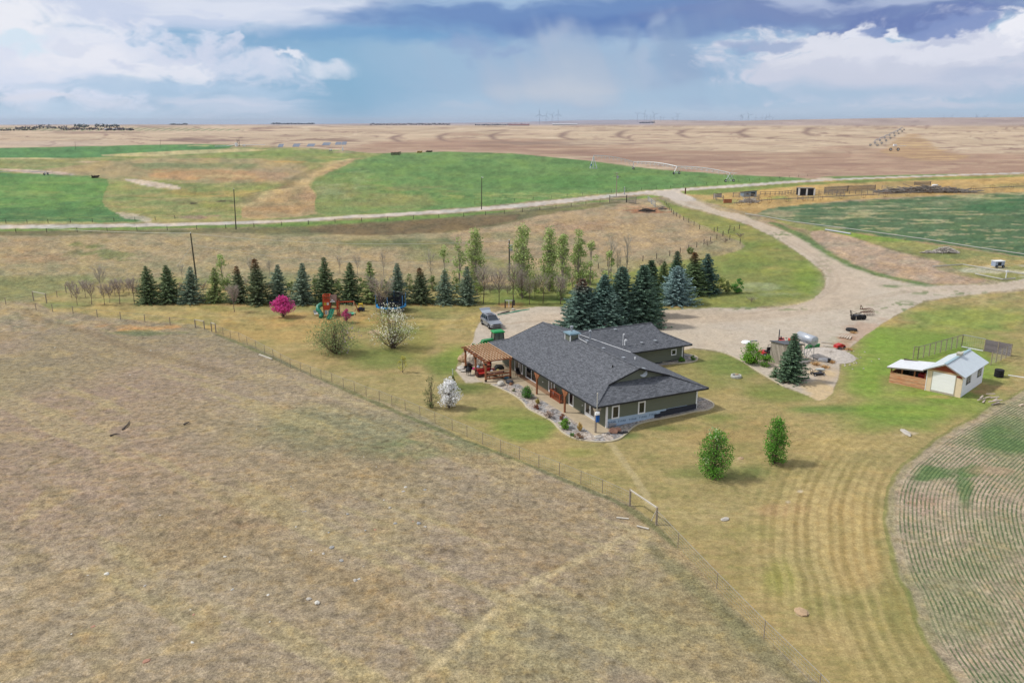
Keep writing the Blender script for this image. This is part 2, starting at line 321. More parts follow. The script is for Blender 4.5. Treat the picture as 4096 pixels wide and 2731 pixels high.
def build_ground():
    K = 1.7415
    dense = np.linspace(-36.5, 36.5, 1180); ang = np.concatenate([np.linspace(-110, -38, 24), dense, np.linspace(38, 110, 24)])
    yy = np.concatenate([np.linspace(3400, 2800, 12), np.arange(2780, 1000, -4.5), np.arange(1000, 640, -3.0), np.arange(640, 500, -1.6)])
    dep = np.array([H/math.tan(math.atan((y-CY)/F)+TH) for y in yy]); dep = dep[dep < 3000]
    far = np.geomspace(dep[-1]*1.03, 60000, 90); near = np.array([-60, -30, 0, 8, 15]); near = np.array([2, 6, 10, 14, 18, 22]); dep = np.concatenate([near[near < dep[0]-1], dep, far])
    A, R = np.meshgrid(np.radians(ang), dep); 
    X = R*np.sin(A)*1.0; Y = R*np.cos(A)
    nA = len(ang); nR = len(dep)
    x = X.ravel(); y = Y.ravel(); z = height(x, y)
    z = z + (np.hypot(x, y) < 420)*sst(13, 22, np.hypot(x-9, y-94))*fbm(x/1.6, y/1.6, 3, 71)*.10
    px, py = proj(x, y, z); front = y > 5
    dx = np.where(front, px/K, -9999); dy = np.where(front, py/K, 9999)
    P = np.stack([dx, dy], 1); W = np.stack([x, y], 1); D = np.hypot(x, y)
    big = fbm(x/38, y/38, 4, 1); mid = fbm(x/11, y/11, 4, 5); sml = fbm(x/3.2, y/3.2, 4, 9); fine = fbm(x/.9, y/.9, 3, 13)
    big2 = fbm(x/30+50, y/30, 4, 21); mid2 = fbm(x/9+9, y/9, 4, 25)
    flatn = fbm(dx/150, dy/7, 4, 33); flatn2 = fbm(dx/60+7, dy/3.2, 4, 37)       # long thin streaks of the distant plain
    C = np.empty((len(x), 3)); C[:] = lin((172, 156, 130))
    zone = np.zeros(len(x), np.int8)
    aux = np.zeros((len(x), 4), np.float32); aux[:, 0] = 0; aux[:, 1] = 1.     # r: crop rows, g: grass clump contrast, b: gravel speckle
    rowd = np.zeros(len(x), np.float32)
    def over(m, rgb, n=None):
        m = np.clip(m, 0, 1)[:, None]; C[:] = C*(1-m)+lin(rgb)*m
    def box(x0, x1, y0, y1): return (dx > x0) & (dx < x1) & (dy > y0) & (dy < y1)
    def pm(poly, soft=3., n=None, amp=0., it=1):
        poly = smooth_poly(poly, True, it) if it else poly
        xs = [p[0] for p in poly]; ys = [p[1] for p in poly]; e = soft*2+amp+2
        out = np.zeros(len(x)); idx = np.where(box(min(xs)-e, max(xs)+e, min(ys)-e, max(ys)+e))[0]
        if len(idx) == 0: return out
        d = sdp(P[idx], poly)
        if n is not None: d = d+n[idx]*amp
        out[idx] = sst(-soft, soft, d); return out
    def bl(cx, cy, rx, ry, n=None, amp=1.2, soft=.7):
        d = 1-np.hypot((dx-cx)/rx, (dy-cy)/ry)
        if n is not None: d = d+n*amp
        return sst(0, soft, d)
    # --- foreground pasture: dry, mauve and ochre drifts, green where moisture collects
    over(sst(-.05, .2, big)*.5, (160, 143, 124)); over(sst(.02, .25, mid)*.35, (172, 150, 112)); over(sst(.03, .22, big2)*.55, (134, 135, 102))
    over(sst(.05, .2, mid2)*.35, (176, 160, 116)); over(bl(120, 1080, 520, 330, big, 1)*.6, (166, 142, 124)); over(bl(500, 1120, 420, 130, mid, 2.5)*.22, (168, 142, 112))
    over(bl(820, 990, 300, 70, mid, 1.5)*.55, (124, 134, 98)); over(bl(1300, 1480, 380, 110, mid2, 2)*.35, (140, 143, 104)); over(bl(1010, 1030, 190, 38, sml, 2)*.6, (118, 130, 88))
    over(sst(.08, .22, sml)*.45, (190, 170, 122)); over(sst(.12, .3, -sml)*.25, (138, 126, 98)); over(sst(.24, .3, -fine)*.5, (104, 92, 74)); over(sst(.02, .2, flatn2)*.25, (180, 162, 118)); over(sst(.16, .3, mid*.6+sml)*.3, (152, 126, 104))
    over(bl(310, 752, 130, 11, sml, 2)*.9, (205, 160, 110)); over(bl(330, 766, 115, 9, sml, 2)*.75, (108, 122, 86))
    over(bl(1700, 1350, 330, 300, mid, 1.4)*.35, (172, 158, 112))
    da, db = GD(900, 1000), GD(1480, 1190); dv = np.array([db.x-da.x, db.y-da.y]); dv /= np.linalg.norm(dv); uu = x*dv[0]+y*dv[1]; vv = -x*dv[1]+y*dv[0]
    drag = fbm(vv/1.7, uu/22, 3, 301); over(sst(.08, .2, drag)*.4, (184, 170, 124)); over(sst(.08, .2, -drag)*.3, (146, 134, 108))
    def path(pts, w, rgb, st=.7, soft=.6, n=sml, it=2):
        wp = [GD(*p)[:2] for p in pts]; wp = smooth_poly(wp, False, it)
        xs = [p[0] for p in wp]; ys = [p[1] for p in wp]
        idx = np.where((x > min(xs)-w*2) & (x < max(xs)+w*2) & (y > min(ys)-w*2) & (y < max(ys)+w*2))[0]
        if len(idx) == 0: return np.zeros(len(x))
        d, _ = seg_dist(W[idx], wp); m = np.zeros(len(x)); m[idx] = 1-sst(w*(1-soft), w*(1+soft), d+n[idx]*w*1.4); over(m*st, rgb); return m
    path([(860,1620),(960,1560),(1060,1480),(1120,1420),(1190,1355),(1290,1305),(1380,1262),(1440,1232),(1492,1196)], .38, (198,180,140), .75, .6)
    path([(1492,1196),(1478,1240),(1462,1290)], .35, (196,178,136), .8, .5)
    path([(2000,1640),(1820,1480),(1640,1330),(1520,1225),(1430,1170)], 1.0, (176,152,118), .4)
    path([(1930,1640),(1740,1480),(1590,1340),(1500,1260)], .8, (112,116,80), .45)
    path([(1480,1200),(1400,1165),(1250,1120),(1100,1060),(960,1000)], 1.0, (170,150,114), .5)
    path([(1500,1190),(1460,1300),(1400,1420)], .5, (172,158,118), .35)
    path([(60,712),(100,740),(180,752),(300,800),(500,850)], .7, (140,122,96), .5)
    path([(1557,1255),(1450,1165),(1335,1118),(1170,1048),(1000,985),(830,910),(640,826),(500,768)], .35, (96,110,66), .6)
    # --- middle distance pasture
    midm = pm([(-300,500),(2400,500),(2400,640),(1500,705),(330,700),(120,672),(60,685),(-300,740)], 3)
    over(midm*.8, (164, 152, 116)); over(midm*sst(0, .2, mid)*.5, (138, 140, 98)); over(midm*sst(.02, .2, big2)*.45, (172, 140, 112))
    over(pm([(-300,640),(100,630),(420,640),(1050,655),(1300,640),(1100,700),(-50,705)], 6, mid, 30)*.6, (140, 143, 92))
    over(pm([(-200,548),(200,541),(430,541),(640,560),(860,566),(1010,585),(1040,615),(700,630),(420,600),(200,610),(-200,600)], 6, mid, 30)*.55, (176, 156, 124))
    over(bl(240, 585, 75, 14, sml, 2.2)*.7, (112, 128, 80)); over(bl(190, 562, 60, 9, sml, 2.2)*.7, (116, 130, 84)); over(bl(90, 590, 90, 22, sml, 2)*.4, (172, 138, 104))
    over(bl(930, 555, 270, 14, mid, 1.5)*.75, (112, 122, 84)); over(bl(1080, 585, 170, 26, mid, 1.5)*.6, (124, 134, 86)); over(bl(1240, 640, 130, 22, mid, 1.5)*.55, (146, 150, 84))
    over(pm([(1020,535),(1130,503),(1280,481),(1420,472),(1500,474),(1560,500),(1650,545),(1590,578),(1480,602),(1340,622),(1180,600),(1070,572)], 7, mid, 30)*.85, (178, 156, 126))
    over(bl(1330, 520, 110, 16, sml, 2)*.35, (170, 134, 112)); over(bl(1180, 545, 90, 16, mid, 2)*.4, (140, 142, 100))
    over(bl(1400, 600, 180, 26, mid, 1.5)*.4, (160, 158, 104))
    over(bl(1495, 482, 62, 9, sml, 2.5)*.9, (176, 128, 96)); over(bl(1488, 486, 16, 3.5, sml, 1.5), (96, 84, 78)); over(bl(1440, 474, 50, 5, sml, 2)*.6, (196, 165, 140)); over(bl(1508, 468, 14, 9, sml, 2)*.8, (216, 196, 150))
    # verge and ditch below the road
    over(pm([(-300,530),(400,526),(560,520),(900,504),(1200,482),(1400,462),(1440,458),(1420,470),(1250,492),(1140,520),(1020,535),(860,541),(700,536),(450,535),(-300,545)], 2.5, mid, 10)*.85, (118, 116, 82))
    over(pm([(700,520),(1000,505),(1200,488),(1180,510),(1020,535),(860,541),(720,536)], 3, sml, 10)*.6, (122, 98, 78))
    over(pm([(-300,527),(540,518),(900,501),(1200,479),(1400,458),(1540,444),(1520,452),(1300,472),(1100,493),(900,508),(560,525),(-300,535)], 1.6, mid, 6)*.85, (118, 148, 76))
    over(pm([(1080,500),(1400,470),(1440,474),(1300,482),(1150,495)], 2, mid, 8)*.5, (140, 140, 84))
    # --- beyond the road, left: valley, knolls, irrigated fields
    vm = pm([(-300,352),(900,352),(900,492),(540,508),(-300,518)], 2, None, 0, 0)
    over(vm, (152, 156, 102)); over(vm*sst(0, .2, mid)*.45, (130, 146, 86)); over(vm*sst(.02, .2, big2)*.4, (180, 158, 108)); over(vm*sst(.02, .2, flatn2)*.5, (178, 160, 112)); over(vm*sst(.02, .2, -flatn2)*.5, (124, 144, 84))
    over(pm([(60,400),(180,378),(330,362),(480,360),(640,368),(715,385),(738,402),(690,418),(560,424),(400,418),(280,410),(180,408)], 4, flatn2, 12)*.9, (176, 157, 120))
    over(pm([(300,378),(450,373),(590,378),(610,386),(450,388),(310,388)], 4, mid, 20)*.7, (124, 138, 96))
    over(pm([(330,395),(430,388),(580,392),(690,408),(560,414),(350,410)], 3, mid, 25)*.75, (192, 152, 112)); over(bl(530, 405, 90, 5, sml, 2)*.6, (212, 184, 134))
    over(pm([(560,388),(650,384),(720,400),(700,414),(610,414)], 5, mid, 15)*.5, (166, 148, 126))
    over(bl(600, 350, 270, 14, mid, 1.2)*.85, (130, 152, 88)); over(bl(770, 392, 70, 26, mid, 1.2)*.5, (120, 144, 80)); over(bl(660, 372, 60, 4, sml, 1.5)*.7, (196, 160, 104))
    over(bl(470, 425, 170, 4, mid, 1)*.8, (128, 142, 92)); over(bl(470, 445, 150, 10, mid, 2)*.5, (188, 156, 96)); over(bl(520, 470, 90, 10, mid, 2)*.5, (138, 144, 82))
    over(bl(420, 462, 46, 8, sml, 2)*.55, (134, 128, 92)); over(bl(458, 498, 50, 7, sml, 1.5)*.85, (168, 138, 118)); over(bl(447, 468, 14, 3, sml, 1.5), (74, 62, 52)); over(bl(515, 462, 22, 2.6, sml, 1.5), (84, 70, 58))
    fl = pm([(548,486),(575,462),(640,434),(700,404),(760,378),(815,363),(806,376),(745,400),(704,418),(724,446),(720,480),(730,494),(560,506)], 2, mid, 9); over(fl*.95, (180, 154, 116)); over(fl*sst(0, .2, sml)*.5, (196, 170, 130)); over(fl*sst(0, .2, -mid)*.4, (158, 132, 98)); path([(560,470),(640,437),(700,407),(760,381),(812,365)], 4.5, (204, 180, 134), .7); path([(566,463),(650,428),(700,401),(740,384)], 3.5, (118, 112, 84), .5)
    over(bl(640, 480, 110, 12, mid, 1.6)*.5, (164, 132, 100)); over(bl(720, 450, 60, 10, mid, 2)*.4, (176, 140, 116))
    over(pm([(-100,341),(60,339),(330,333),(470,331),(540,333),(520,342),(400,347),(330,356),(160,364),(-100,365)], 1.5, flatn2, 4), (98, 142, 88))
    over(pm([(200,358),(330,350),(540,341),(640,345),(480,352),(340,360)], 1.2, None, 0)*.8, (206, 188, 142)); over(bl(60, 364, 130, 2.2, None), (204, 186, 140)); over(bl(200, 372, 30, 3, sml, 1), (216, 190, 158))
    over(bl(100, 375, 180, 8, mid, 1)*.5, (150, 142, 100)); over(bl(460, 335, 40, 1.5, sml, 2)*.6, (206, 184, 142))
    over(pm([(-20,387),(60,389),(140,394),(170,400),(120,402),(40,396)], 1.2), (204, 180, 162)); over(pm([(272,410),(330,413),(420,429),(410,435),(340,429)], 1.2), (208, 193, 178))
    over(bl(165, 401, 14, 3, sml, 1), (188, 180, 170))
    gl = pm([(-200,392),(60,398),(240,407),(252,420),(240,442),(233,470),(262,488),(305,497),(340,512),(-200,512)], 2, sml, 6); over(gl, (112, 150, 84)); over(gl*sst(455, 490, dy+mid*40)*.9, (90, 128, 80)); over(gl*sst(.03, .2, flatn2)*.4, (140, 156, 98))
    over(gl*sst(408, 400, dy+mid*10)*.7, (90, 132, 84)); over(gl*bl(60, 445, 90, 12, flatn2, 2)*.5, (150, 168, 100))
    over(pm([(262,484),(310,491),(352,503),(345,512),(310,506),(270,494)], 1.5, sml, 12)*.85, (196, 182, 160)); zone[gl > .5] = 4
    path([(200,512),(100,510),(0,513)], 3.0, (190, 178, 120), .6)
    # pivot hill
    a3 = pm([(890,353),(960,350),(1035,348),(1180,352),(1360,370),(1500,388),(1680,401),(1880,410),(1790,418),(1700,424),(1530,434),(1380,446),(1200,465),(1100,475),(990,484),(900,489),(800,492),(732,492),(724,470),(732,446),(712,424),(735,408),(770,393),(812,372),(845,362)], 2, mid, 7)
    over(a3, (114, 146, 88)); over(a3*sst(860, 740, dx+mid*120)*.75, (140, 146, 92)); over(a3*bl(860, 455, 190, 46, mid, 1.8)*.75, (154, 148, 100)); over(a3*bl(760, 440, 50, 26, sml, 2)*.5, (172, 172, 132)); over(a3*sst(0, .25, flatn2)*.3, (122, 152, 88)); over(a3*sst(0, .25, mid)*.25, (92, 136, 74)); over(a3*bl(1300, 415, 260, 22, flatn, 1.5)*.4, (92, 142, 74)); over(a3*sst(0, .25, flatn)*.3, (124, 158, 92))
    over(a3*bl(1300, 450, 380, 8, sml, 2)*.45, (178, 178, 112)); over(bl(830, 410, 34, 26, sml, 2)*.25, (176, 184, 140)); zone[a3 > .5] = 4
    path([(1380,449),(1530,437),(1700,425),(1870,413)], 3.0, (178, 170, 108), .6)
    # --- far plain
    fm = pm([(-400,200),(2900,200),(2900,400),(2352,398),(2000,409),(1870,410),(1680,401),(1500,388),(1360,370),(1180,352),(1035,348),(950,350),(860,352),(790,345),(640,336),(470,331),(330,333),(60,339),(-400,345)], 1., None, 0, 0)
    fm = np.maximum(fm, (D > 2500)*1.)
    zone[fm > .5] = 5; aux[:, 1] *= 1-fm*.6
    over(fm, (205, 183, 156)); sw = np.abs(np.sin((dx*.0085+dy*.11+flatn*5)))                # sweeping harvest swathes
    brown = pm([(760,350),(860,330),(1000,318),(1250,322),(1400,342),(1600,350),(2000,345),(2352,352),(2800,352),(2800,400),(1900,412),(1680,404),(1360,373),(1180,355),(1035,351),(850,356)], 9, flatn, 40)
    over(fm*sst(.02, .3, flatn)*.45, (184, 158, 136)); over(fm*sst(.10, .26, flatn2+.3*flatn)*.55, (160, 134, 120))
    for q_, (sx_, sy_, wd_, sd2) in enumerate(((330, 15, .016, 101), (200, 9, .014, 111), (420, 24, .012, 121))):
        ln_ = fbm(dx/sx_+3*q_, dy/sy_+.25*np.sin(dx/90.), 3, sd2); over(fm*(1-sst(wd_*.4, wd_*1.3, np.abs(ln_)))*sst(-.25, .1, flatn2)*.75, (148, 122, 110))
    over(fm*(1-sst(.008, .02, np.abs(fbm(dx/300+9, dy/11, 3, 131))))*.5, (222, 204, 176))
    over(fm*brown*.8, (170, 138, 118)); over(fm*brown*sst(0, .2, flatn2)*.6, (202, 176, 148)); over(fm*brown*sst(.03, .2, -flatn)*.5, (146, 116, 104))
    for i, cx in enumerate([905, 1010, 1130, 1290, 1420, 1560, 1700, 1850]):               # crescent shaped wet swales on the rise
        yy0 = 318-i*2.2; ex = (dx-cx-((dy-yy0)**2)*.20+flatn2*16)/9; m = np.exp(-ex**2)*sst(15, 5, np.abs(dy-yy0)); over(fm*m*.85*(dx > 800), (142, 118, 108)); over(fm*np.exp(-((dy-yy0-8-ex*.8)/1.6)**2)*sst(6, 0, np.abs(ex))*.55*(ex > 0)*(dx > 800), (150, 126, 114))
    over(fm*bl(480, 322, 190, 5, flatn2, 1.4)*.8, (140, 116, 108)); over(fm*bl(210, 305, 120, 3, flatn2, 1.6)*.6, (150, 124, 112)); over(fm*bl(1240, 329, 230, 6, flatn2, 1.4)*.6, (140, 122, 112)); over(fm*bl(760, 322, 130, 4, flatn2, 1.4)*.7, (146, 120, 108))
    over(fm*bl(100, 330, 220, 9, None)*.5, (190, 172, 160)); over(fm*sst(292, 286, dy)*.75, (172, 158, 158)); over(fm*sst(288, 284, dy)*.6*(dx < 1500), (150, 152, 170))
    over(fm*pm([(-50,293),(300,293),(560,296),(560,301),(300,301),(-50,300)], 1.)*sst(-.2, .3, np.sin(dx*.34+dy*1.3)), (146, 152, 118))
    wet = pm([(2020,350),(2040,336),(2072,310),(2112,314),(2140,330),(2160,348),(2240,362),(2180,370),(2060,362)], 5, flatn2, 16)*fm; st_ = np.sin(dy*1.9+flatn2*7+dx*.01); over(wet*.6, (190, 156, 118)); over(wet*sst(.2, .9, st_)*.6, (212, 184, 132)); over(wet*sst(.2, .9, -st_)*.45, (150, 118, 98))
    # --- right of the junction: corrals in tall golden grass
    cg = pm([(1545,441),(1700,431),(1870,416),(2000,410),(2352,400),(2800,390),(2800,430),(2352,440),(2100,450),(1900,464),(1780,478),(1745,492),(1690,480),(1620,466)], 2, mid, 6)
    over(cg, (196, 166, 112)); over(cg*sst(0, .2, mid)*.5, (176, 146, 98)); over(pm([(1545,440),(1700,430),(1870,417),(2352,401),(2352,407),(2000,418),(1850,426),(1700,441),(1600,450)], 2, mid, 6)*.85, (122, 146, 78))
    over(bl(1650, 464, 85, 13, mid, 1.6)*.8, (150, 152, 96)); over(bl(1790, 455, 40, 7, sml, 1.8)*.7, (132, 150, 80)); over(bl(2330, 428, 120, 8, mid, 1.5)*.6, (156, 150, 98)); over(bl(2040, 442, 40, 4, sml, 1.5)*.6, (178, 134, 110))
    over(pm([(1880,406),(2000,404),(2200,399),(2200,402),(1990,408),(1890,411)], 1.2)*.9, (104, 142, 76))
    rf = pm([(1735,494),(1755,482),(1800,474),(1900,466),(2100,454),(2352,441),(2900,425),(2900,700),(2352,586),(2100,554),(1900,524),(1780,503)], 1.6, sml, 8); over(rf, (92, 118, 84)); over(rf*sst(0, .2, mid)*.4, (112, 132, 96))
    rw = rf*sst(540, 470, dy+mid*60+(dx-1750)*.02); over(rw*sst(-.12, .1, flatn2+.5*mid)*.6, (150, 152, 116)); over(rf*sst(.1, .2, flatn2+.25*sml)*.75, (176, 170, 132)); over(rf*sst(.03, .2, flatn)*.4, (62, 104, 70)); over(bl(1790, 492, 60, 11, sml, 1.5)*.7*rf, (176, 162, 128))
    over(rf*bl(2300, 470, 160, 20, flatn, 1.2)*.6, (70, 118, 76)); zone[rf > .5] = 4
    rowd_r = rf
    sg = pm([(1760,499),(1900,527),(2100,557),(2352,589),(2800,680),(2800,720),(2352,650),(2290,647),(2200,622),(2160,600),(2050,574),(1960,545),(1900,530),(1850,528),(1790,510)], 2, mid, 8)
    over(sg, (152, 152, 98)); over(sg*bl(1960, 540, 240, 16, mid, 1.5)*.8, (134, 164, 70)); over(sg*bl(2180, 590, 130, 14, mid, 2)*.5, (124, 132, 82)); over(sg*bl(2280, 605, 120, 16, sml, 1.5)*.6, (202, 170, 116)); over(sg*bl(2290, 622, 120, 14, sml, 2.5)*.55, (214, 206, 190))
    # --- mown grass inside the drive
    ml = pm([(1490,446),(1550,472),(1640,493),(1720,517),(1790,552),(1850,592),(1886,622),(1896,642),(1892,663),(1866,688),(1820,701),(1760,706),(1640,706),(1540,713),(1300,707),(1180,706),(1110,703),(1060,690),(1080,668),(1300,655),(1560,600),(1700,578),(1715,560),(1640,530),(1560,495)], 2.5, sml, 7)
    over(ml, (142, 146, 84)); over(ml*sst(0, .2, mid)*.6, (166, 156, 96)); over(ml*sst(.0, .2, mid2)*.5, (122, 140, 70)); over(ml*bl(1860, 640, 60, 50, None)*.6, (128, 152, 66)); over(ml*bl(1760, 662, 80, 16, sml, 2)*.5, (172, 176, 140)); over(ml*bl(1330, 690, 240, 14, mid, 1.5)*.7, (120, 142, 74))
    over(bl(1165, 702, 55, 9, sml, 1.5)*.8, (182, 140, 98)); over(bl(1560, 705, 60, 5, sml, 1.5)*.8, (190, 150, 112)); zone[ml > .5] = 3
    # --- the lawn round the house
    LP = [(78,690),(100,702),(120,714),(168,716),(225,727),(333,736),(450,746),(497,765),(570,790),(640,823),(720,862),(830,905),(965,952),(1065,1008),(1170,1044),(1335,1113),(1450,1158),(1508,1202),(1557,1255),(1646,1350),(1754,1463),(1880,1568),(2020,1720),(2320,1720),(2215,1595),(2160,1517),(2117,1435),(2092,1357),(2067,1314),(2054,1266),(2045,1218),(2044,1170),(2049,1124),(2067,1084),(2114,1041),(2166,1003),(2218,972),(2278,938),(2352,897),(2700,740),(2700,640),(2352,668),(2250,676),(2180,684),(2120,695),(2070,718),(2030,742),(1985,772),(1950,802),(1933,832),(1926,872),(1912,902),(1894,917),(1880,919),(1850,907),(1800,889),(1765,870),(1735,852),(1700,828),(1660,810),(1590,800),(1400,800),(1100,870),(1045,850),(1060,812),(1085,790),(1090,760),(1106,735),(1106,700),(1095,665),(300,648),(200,655),(120,672)]
    lw = pm(LP, 1.8, sml, 3, 0); over(lw, (172, 156, 108)); zone[lw > .5] = 3; aux[:, 1] = aux[:, 1]*(1-.55*np.maximum(lw, ml))
    over(lw*sst(-.05, .2, big)*.4, (182, 160, 104)); over(lw*sst(.02, .2, mid)*.55, (142, 140, 80)); over(lw*sst(.05, .2, mid2)*.4, (186, 158, 110)); over(lw*sst(.02, .22, -sml)*.32, (138, 134, 84)); over(lw*sst(.08, .25, sml)*.3, (194, 176, 128)); over(lw*sst(.12, .28, -fine)*.35, (126, 124, 76)); over(lw*sst(.0, .2, flatn2)*.3, (142, 142, 86))
    GR = (112, 132, 66); G2 = (134, 152, 70)
    for cx, cy, rx, ry, c_, s_ in [(1050,830,70,60,G2,.9),(1010,850,60,50,GR,.8),(880,820,120,45,GR,.75),(800,800,80,30,GR,.6),(960,780,60,60,(150,148,80),.7),(1060,890,130,28,(96,116,58),.85),(1150,950,110,26,(130,146,72),.6),(1210,990,90,34,(126,150,70),.85),(1330,1040,90,22,(150,160,76),.5),
                                   (1440,1000,90,18,(92,118,62),.75),(1540,985,130,16,(104,124,64),.8),(1650,960,80,24,(122,138,72),.7),(1700,830,110,50,(118,138,70),.85),(1830,900,130,30,(124,140,70),.75),(1640,1085,150,26,(120,134,76),.6),(1740,1080,60,20,(104,124,70),.5),(1560,1090,70,14,(132,138,80),.5),
                                   (2130,850,240,160,(134,158,72),1),(2060,950,190,55,(122,150,68),.95),(2000,870,90,110,(132,162,68),.9),(2240,730,220,60,(144,156,84),.9),(2120,945,120,18,(148,168,76),.6),(2080,905,110,16,(150,170,76),.6),(2250,780,180,40,(118,146,66),.5),(2290,1000,60,30,(110,140,66),.5),(1640,1010,160,40,(150,144,88),.5),
                                   (1790,1320,60,60,(160,160,84),.7),(1720,1220,140,40,(150,150,90),.45),(2100,1350,16,26,(92,124,58),.8),(1000,725,60,16,(142,140,84),.7),(660,735,50,8,(146,142,86),.6),(150,700,110,14,(140,148,92),.7),(260,690,120,12,(134,146,88),.6),(700,690,450,8,(112,120,68),.7),(930,760,60,10,(124,140,82),.7),(1890,940,110,14,(102,134,64),.8),(1480,1090,50,14,(176,162,108),.4)]:
        over(lw*bl(cx, cy, rx, ry, mid, 1.3)*s_, c_)
    for cx, cy, rx, ry, c_, s_ in [(1700,1000,150,40,(176,148,100),.6),(1860,1180,130,90,(186,158,108),.5),(1800,1170,60,18,(188,150,112),.5),(1960,1250,80,110,(190,160,106),.6),(600,760,240,30,(192,160,102),.65),(760,735,160,20,(190,152,100),.6),(380,715,200,14,(190,168,114),.6),(1960,1450,160,80,(178,156,110),.5),(1900,1020,150,22,(186,162,104),.5),(1620,905,90,20,(176,156,104),.6),(860,763,26,7,(206,178,150),1),(440,690,60,6,(180,138,104),.7),(700,699,420,4,(184,146,98),.7),(980,700,80,4,(184,146,100),.7)]:
        over(lw*bl(cx, cy, rx, ry, sml, 1.5)*s_, c_)
    # mower passes: follow the field edge on the right, straight runs elsewhere (lighter and darker lay of the grass)
    fe = smooth_poly([GD(*p)[:2] for p in FIELD_EDGE if p[1] > 895 and p[1] < 1560], False, 2)
    p0 = np.array(fe[0]); d0 = p0-np.array(fe[3]); p1 = np.array(fe[-1]); d1 = p1-np.array(fe[-4])
    fe = [p0+d0/np.linalg.norm(d0)*120]+fe+[p1+d1/np.linalg.norm(d1)*60]
    idx = np.where((D < 260) & (x > 5))[0]; dd, sg_ = seg_dist(W[idx], fe); sd_ = np.full(len(x), -99.); sd_[idx] = dd*sg_
    inner = np.median(sd_[idx][(np.abs(dx[idx]-2250) < 60) & (np.abs(dy[idx]-1250) < 60)]); sgn = 1 if inner > 0 else -1
    sd_ = sd_*sgn                                                    # positive inside the crop field
    mow = (np.sin(sd_*2*math.pi/.82+sml*2.0)*.6+np.sin(sd_*2*math.pi/2.6+1+mid*3)*.4)*.5+.5
    mm = lw*np.clip(bl(1930, 1230, 300, 330, mid, .5)+.7*bl(2030, 1450, 160, 260, mid, .6), 0, 1)*sst(0, -1, sd_); over(mm*sst(.3, .9, mow+mid2*.8)*.5, (202, 182, 126)); over(mm*sst(.6, .05, mow+mid*.8)*.42, (142, 128, 78))
    mow2 = np.sin((x*math.cos(HA+1.1)+y*math.sin(HA+1.1))*2*math.pi/2.4+mid*7); m2 = lw*(1-bl(1930, 1210, 330, 300, None)); m2 = m2*sst(-.1, .15, big2); over(m2*sst(.2, .9, mow2)*.10, (190, 174, 110)); over(m2*sst(-.2, -.9, mow2)*.10, (112, 118, 66))
    path([(1402,1018),(1430,1055),(1475,1120),(1495,1165)], .32, (188,172,128), .8, .5, fine)
    # --- crop field, bottom right, planted in rows that follow its edge
    cf = np.zeros(len(x)); m_ = idx; cf[m_] = sst(-.25, .25, sd_[m_]+sml[m_]*.9); cf *= (dx > 1990)
    edge = cf*sst(.9, .1, sd_+sml*1.5)
    over((np.abs(sd_+.15+sml*.5) < .28)*(dx > 2000)*.6, (128, 134, 80)); over(cf, (186, 168, 144)); over(cf*sst(0, .2, mid)*.5, (168, 158, 126)); over(cf*sst(.05, .2, -mid2)*.4, (140, 146, 104)); over(cf*edge*.55, (172, 158, 128)); over(cf*edge*sst(-.02, .12, sml)*.6, (138, 138, 92)); over(cf*bl(2150, 1150, 60, 50, sml, 3)*.35, (176, 140, 126))
    gw = cf*np.clip(sst(.02, .2, mid2)*.4+bl(2150, 1085, 90, 22, sml, 3)*.8+bl(2215, 1130, 34, 62, sml, 2.5)*.9+bl(2330, 1000, 120, 60, mid, 1.5)*.7, 0, 1)*sst(.5, 1.5, sd_)
    over(gw*.8, (84, 126, 66)); over(cf*bl(2290, 1080, 90, 14, sml, 1.5)*.5*1., (192, 160, 132))
    zone[(cf > .5)] = 4; aux[:, 0] = cf*sst(.35, .9, sd_+sml*.8)*(1-.75*bl(2290, 1078, 60, 9, sml, 1.5)); aux[:, 1] = np.where(cf > .5, .8, aux[:, 1]); rowd[:] = sd_
    # --- gravel: drive, yard
    DR = [(1505,440),(1560,470),(1640,491),(1720,516),(1790,551),(1850,591),(1888,621),(1898,641),(1894,664),(1868,689),(1820,702),(1760,707),(1700,708),(1640,707),(1580,710),(1510,712),(1400,710),(1290,706),(1235,703),(1195,711),(1150,714),(1112,718),(1107,735),(1092,758),(1088,785),(1066,808),(1060,835),(1045,850),(1070,880),(1300,860),(1590,800),(1622,803),(1660,809),(1700,826),(1735,850),(1765,868),(1800,888),(1850,905),(1880,918),(1895,915),(1912,900),(1925,870),(1931,830),(1950,800),(1985,770),(2030,740),(2070,716),(2120,692),(2180,682),(2250,674),(2352,663),(2700,640),(2700,615),(2352,641),(2290,652),(2200,655),(2120,654),(2060,646),(2010,632),(1955,612),(1905,588),(1862,560),(1815,536),(1760,515),(1730,505),(1700,492),(1650,482),(1600,462),(1560,446),(1545,438)]
    dr = pm(DR, 1.2, sml+fine*.6, 5, 0); over(dr, (204, 191, 172)); over(dr*sst(-.02, .2, mid)*.4, (212, 192, 164)); over(dr*sst(.02, .2, mid2)*.35, (192, 180, 166))
    zone[dr > .5] = 2; aux[:, 2] = dr; aux[:, 1] *= 1-dr
    path([(1560,450),(1700,498),(1800,535),(1890,590),(1945,640),(1930,680),(1850,712),(1700,728),(1560,735),(1400,735),(1250,730)], 3.0, (208,186,160), .45, .7, mid)
    path([(2352,652),(2200,668),(2060,662),(1990,650),(1945,640)], 3.0, (208,190,168), .5, .7, mid)
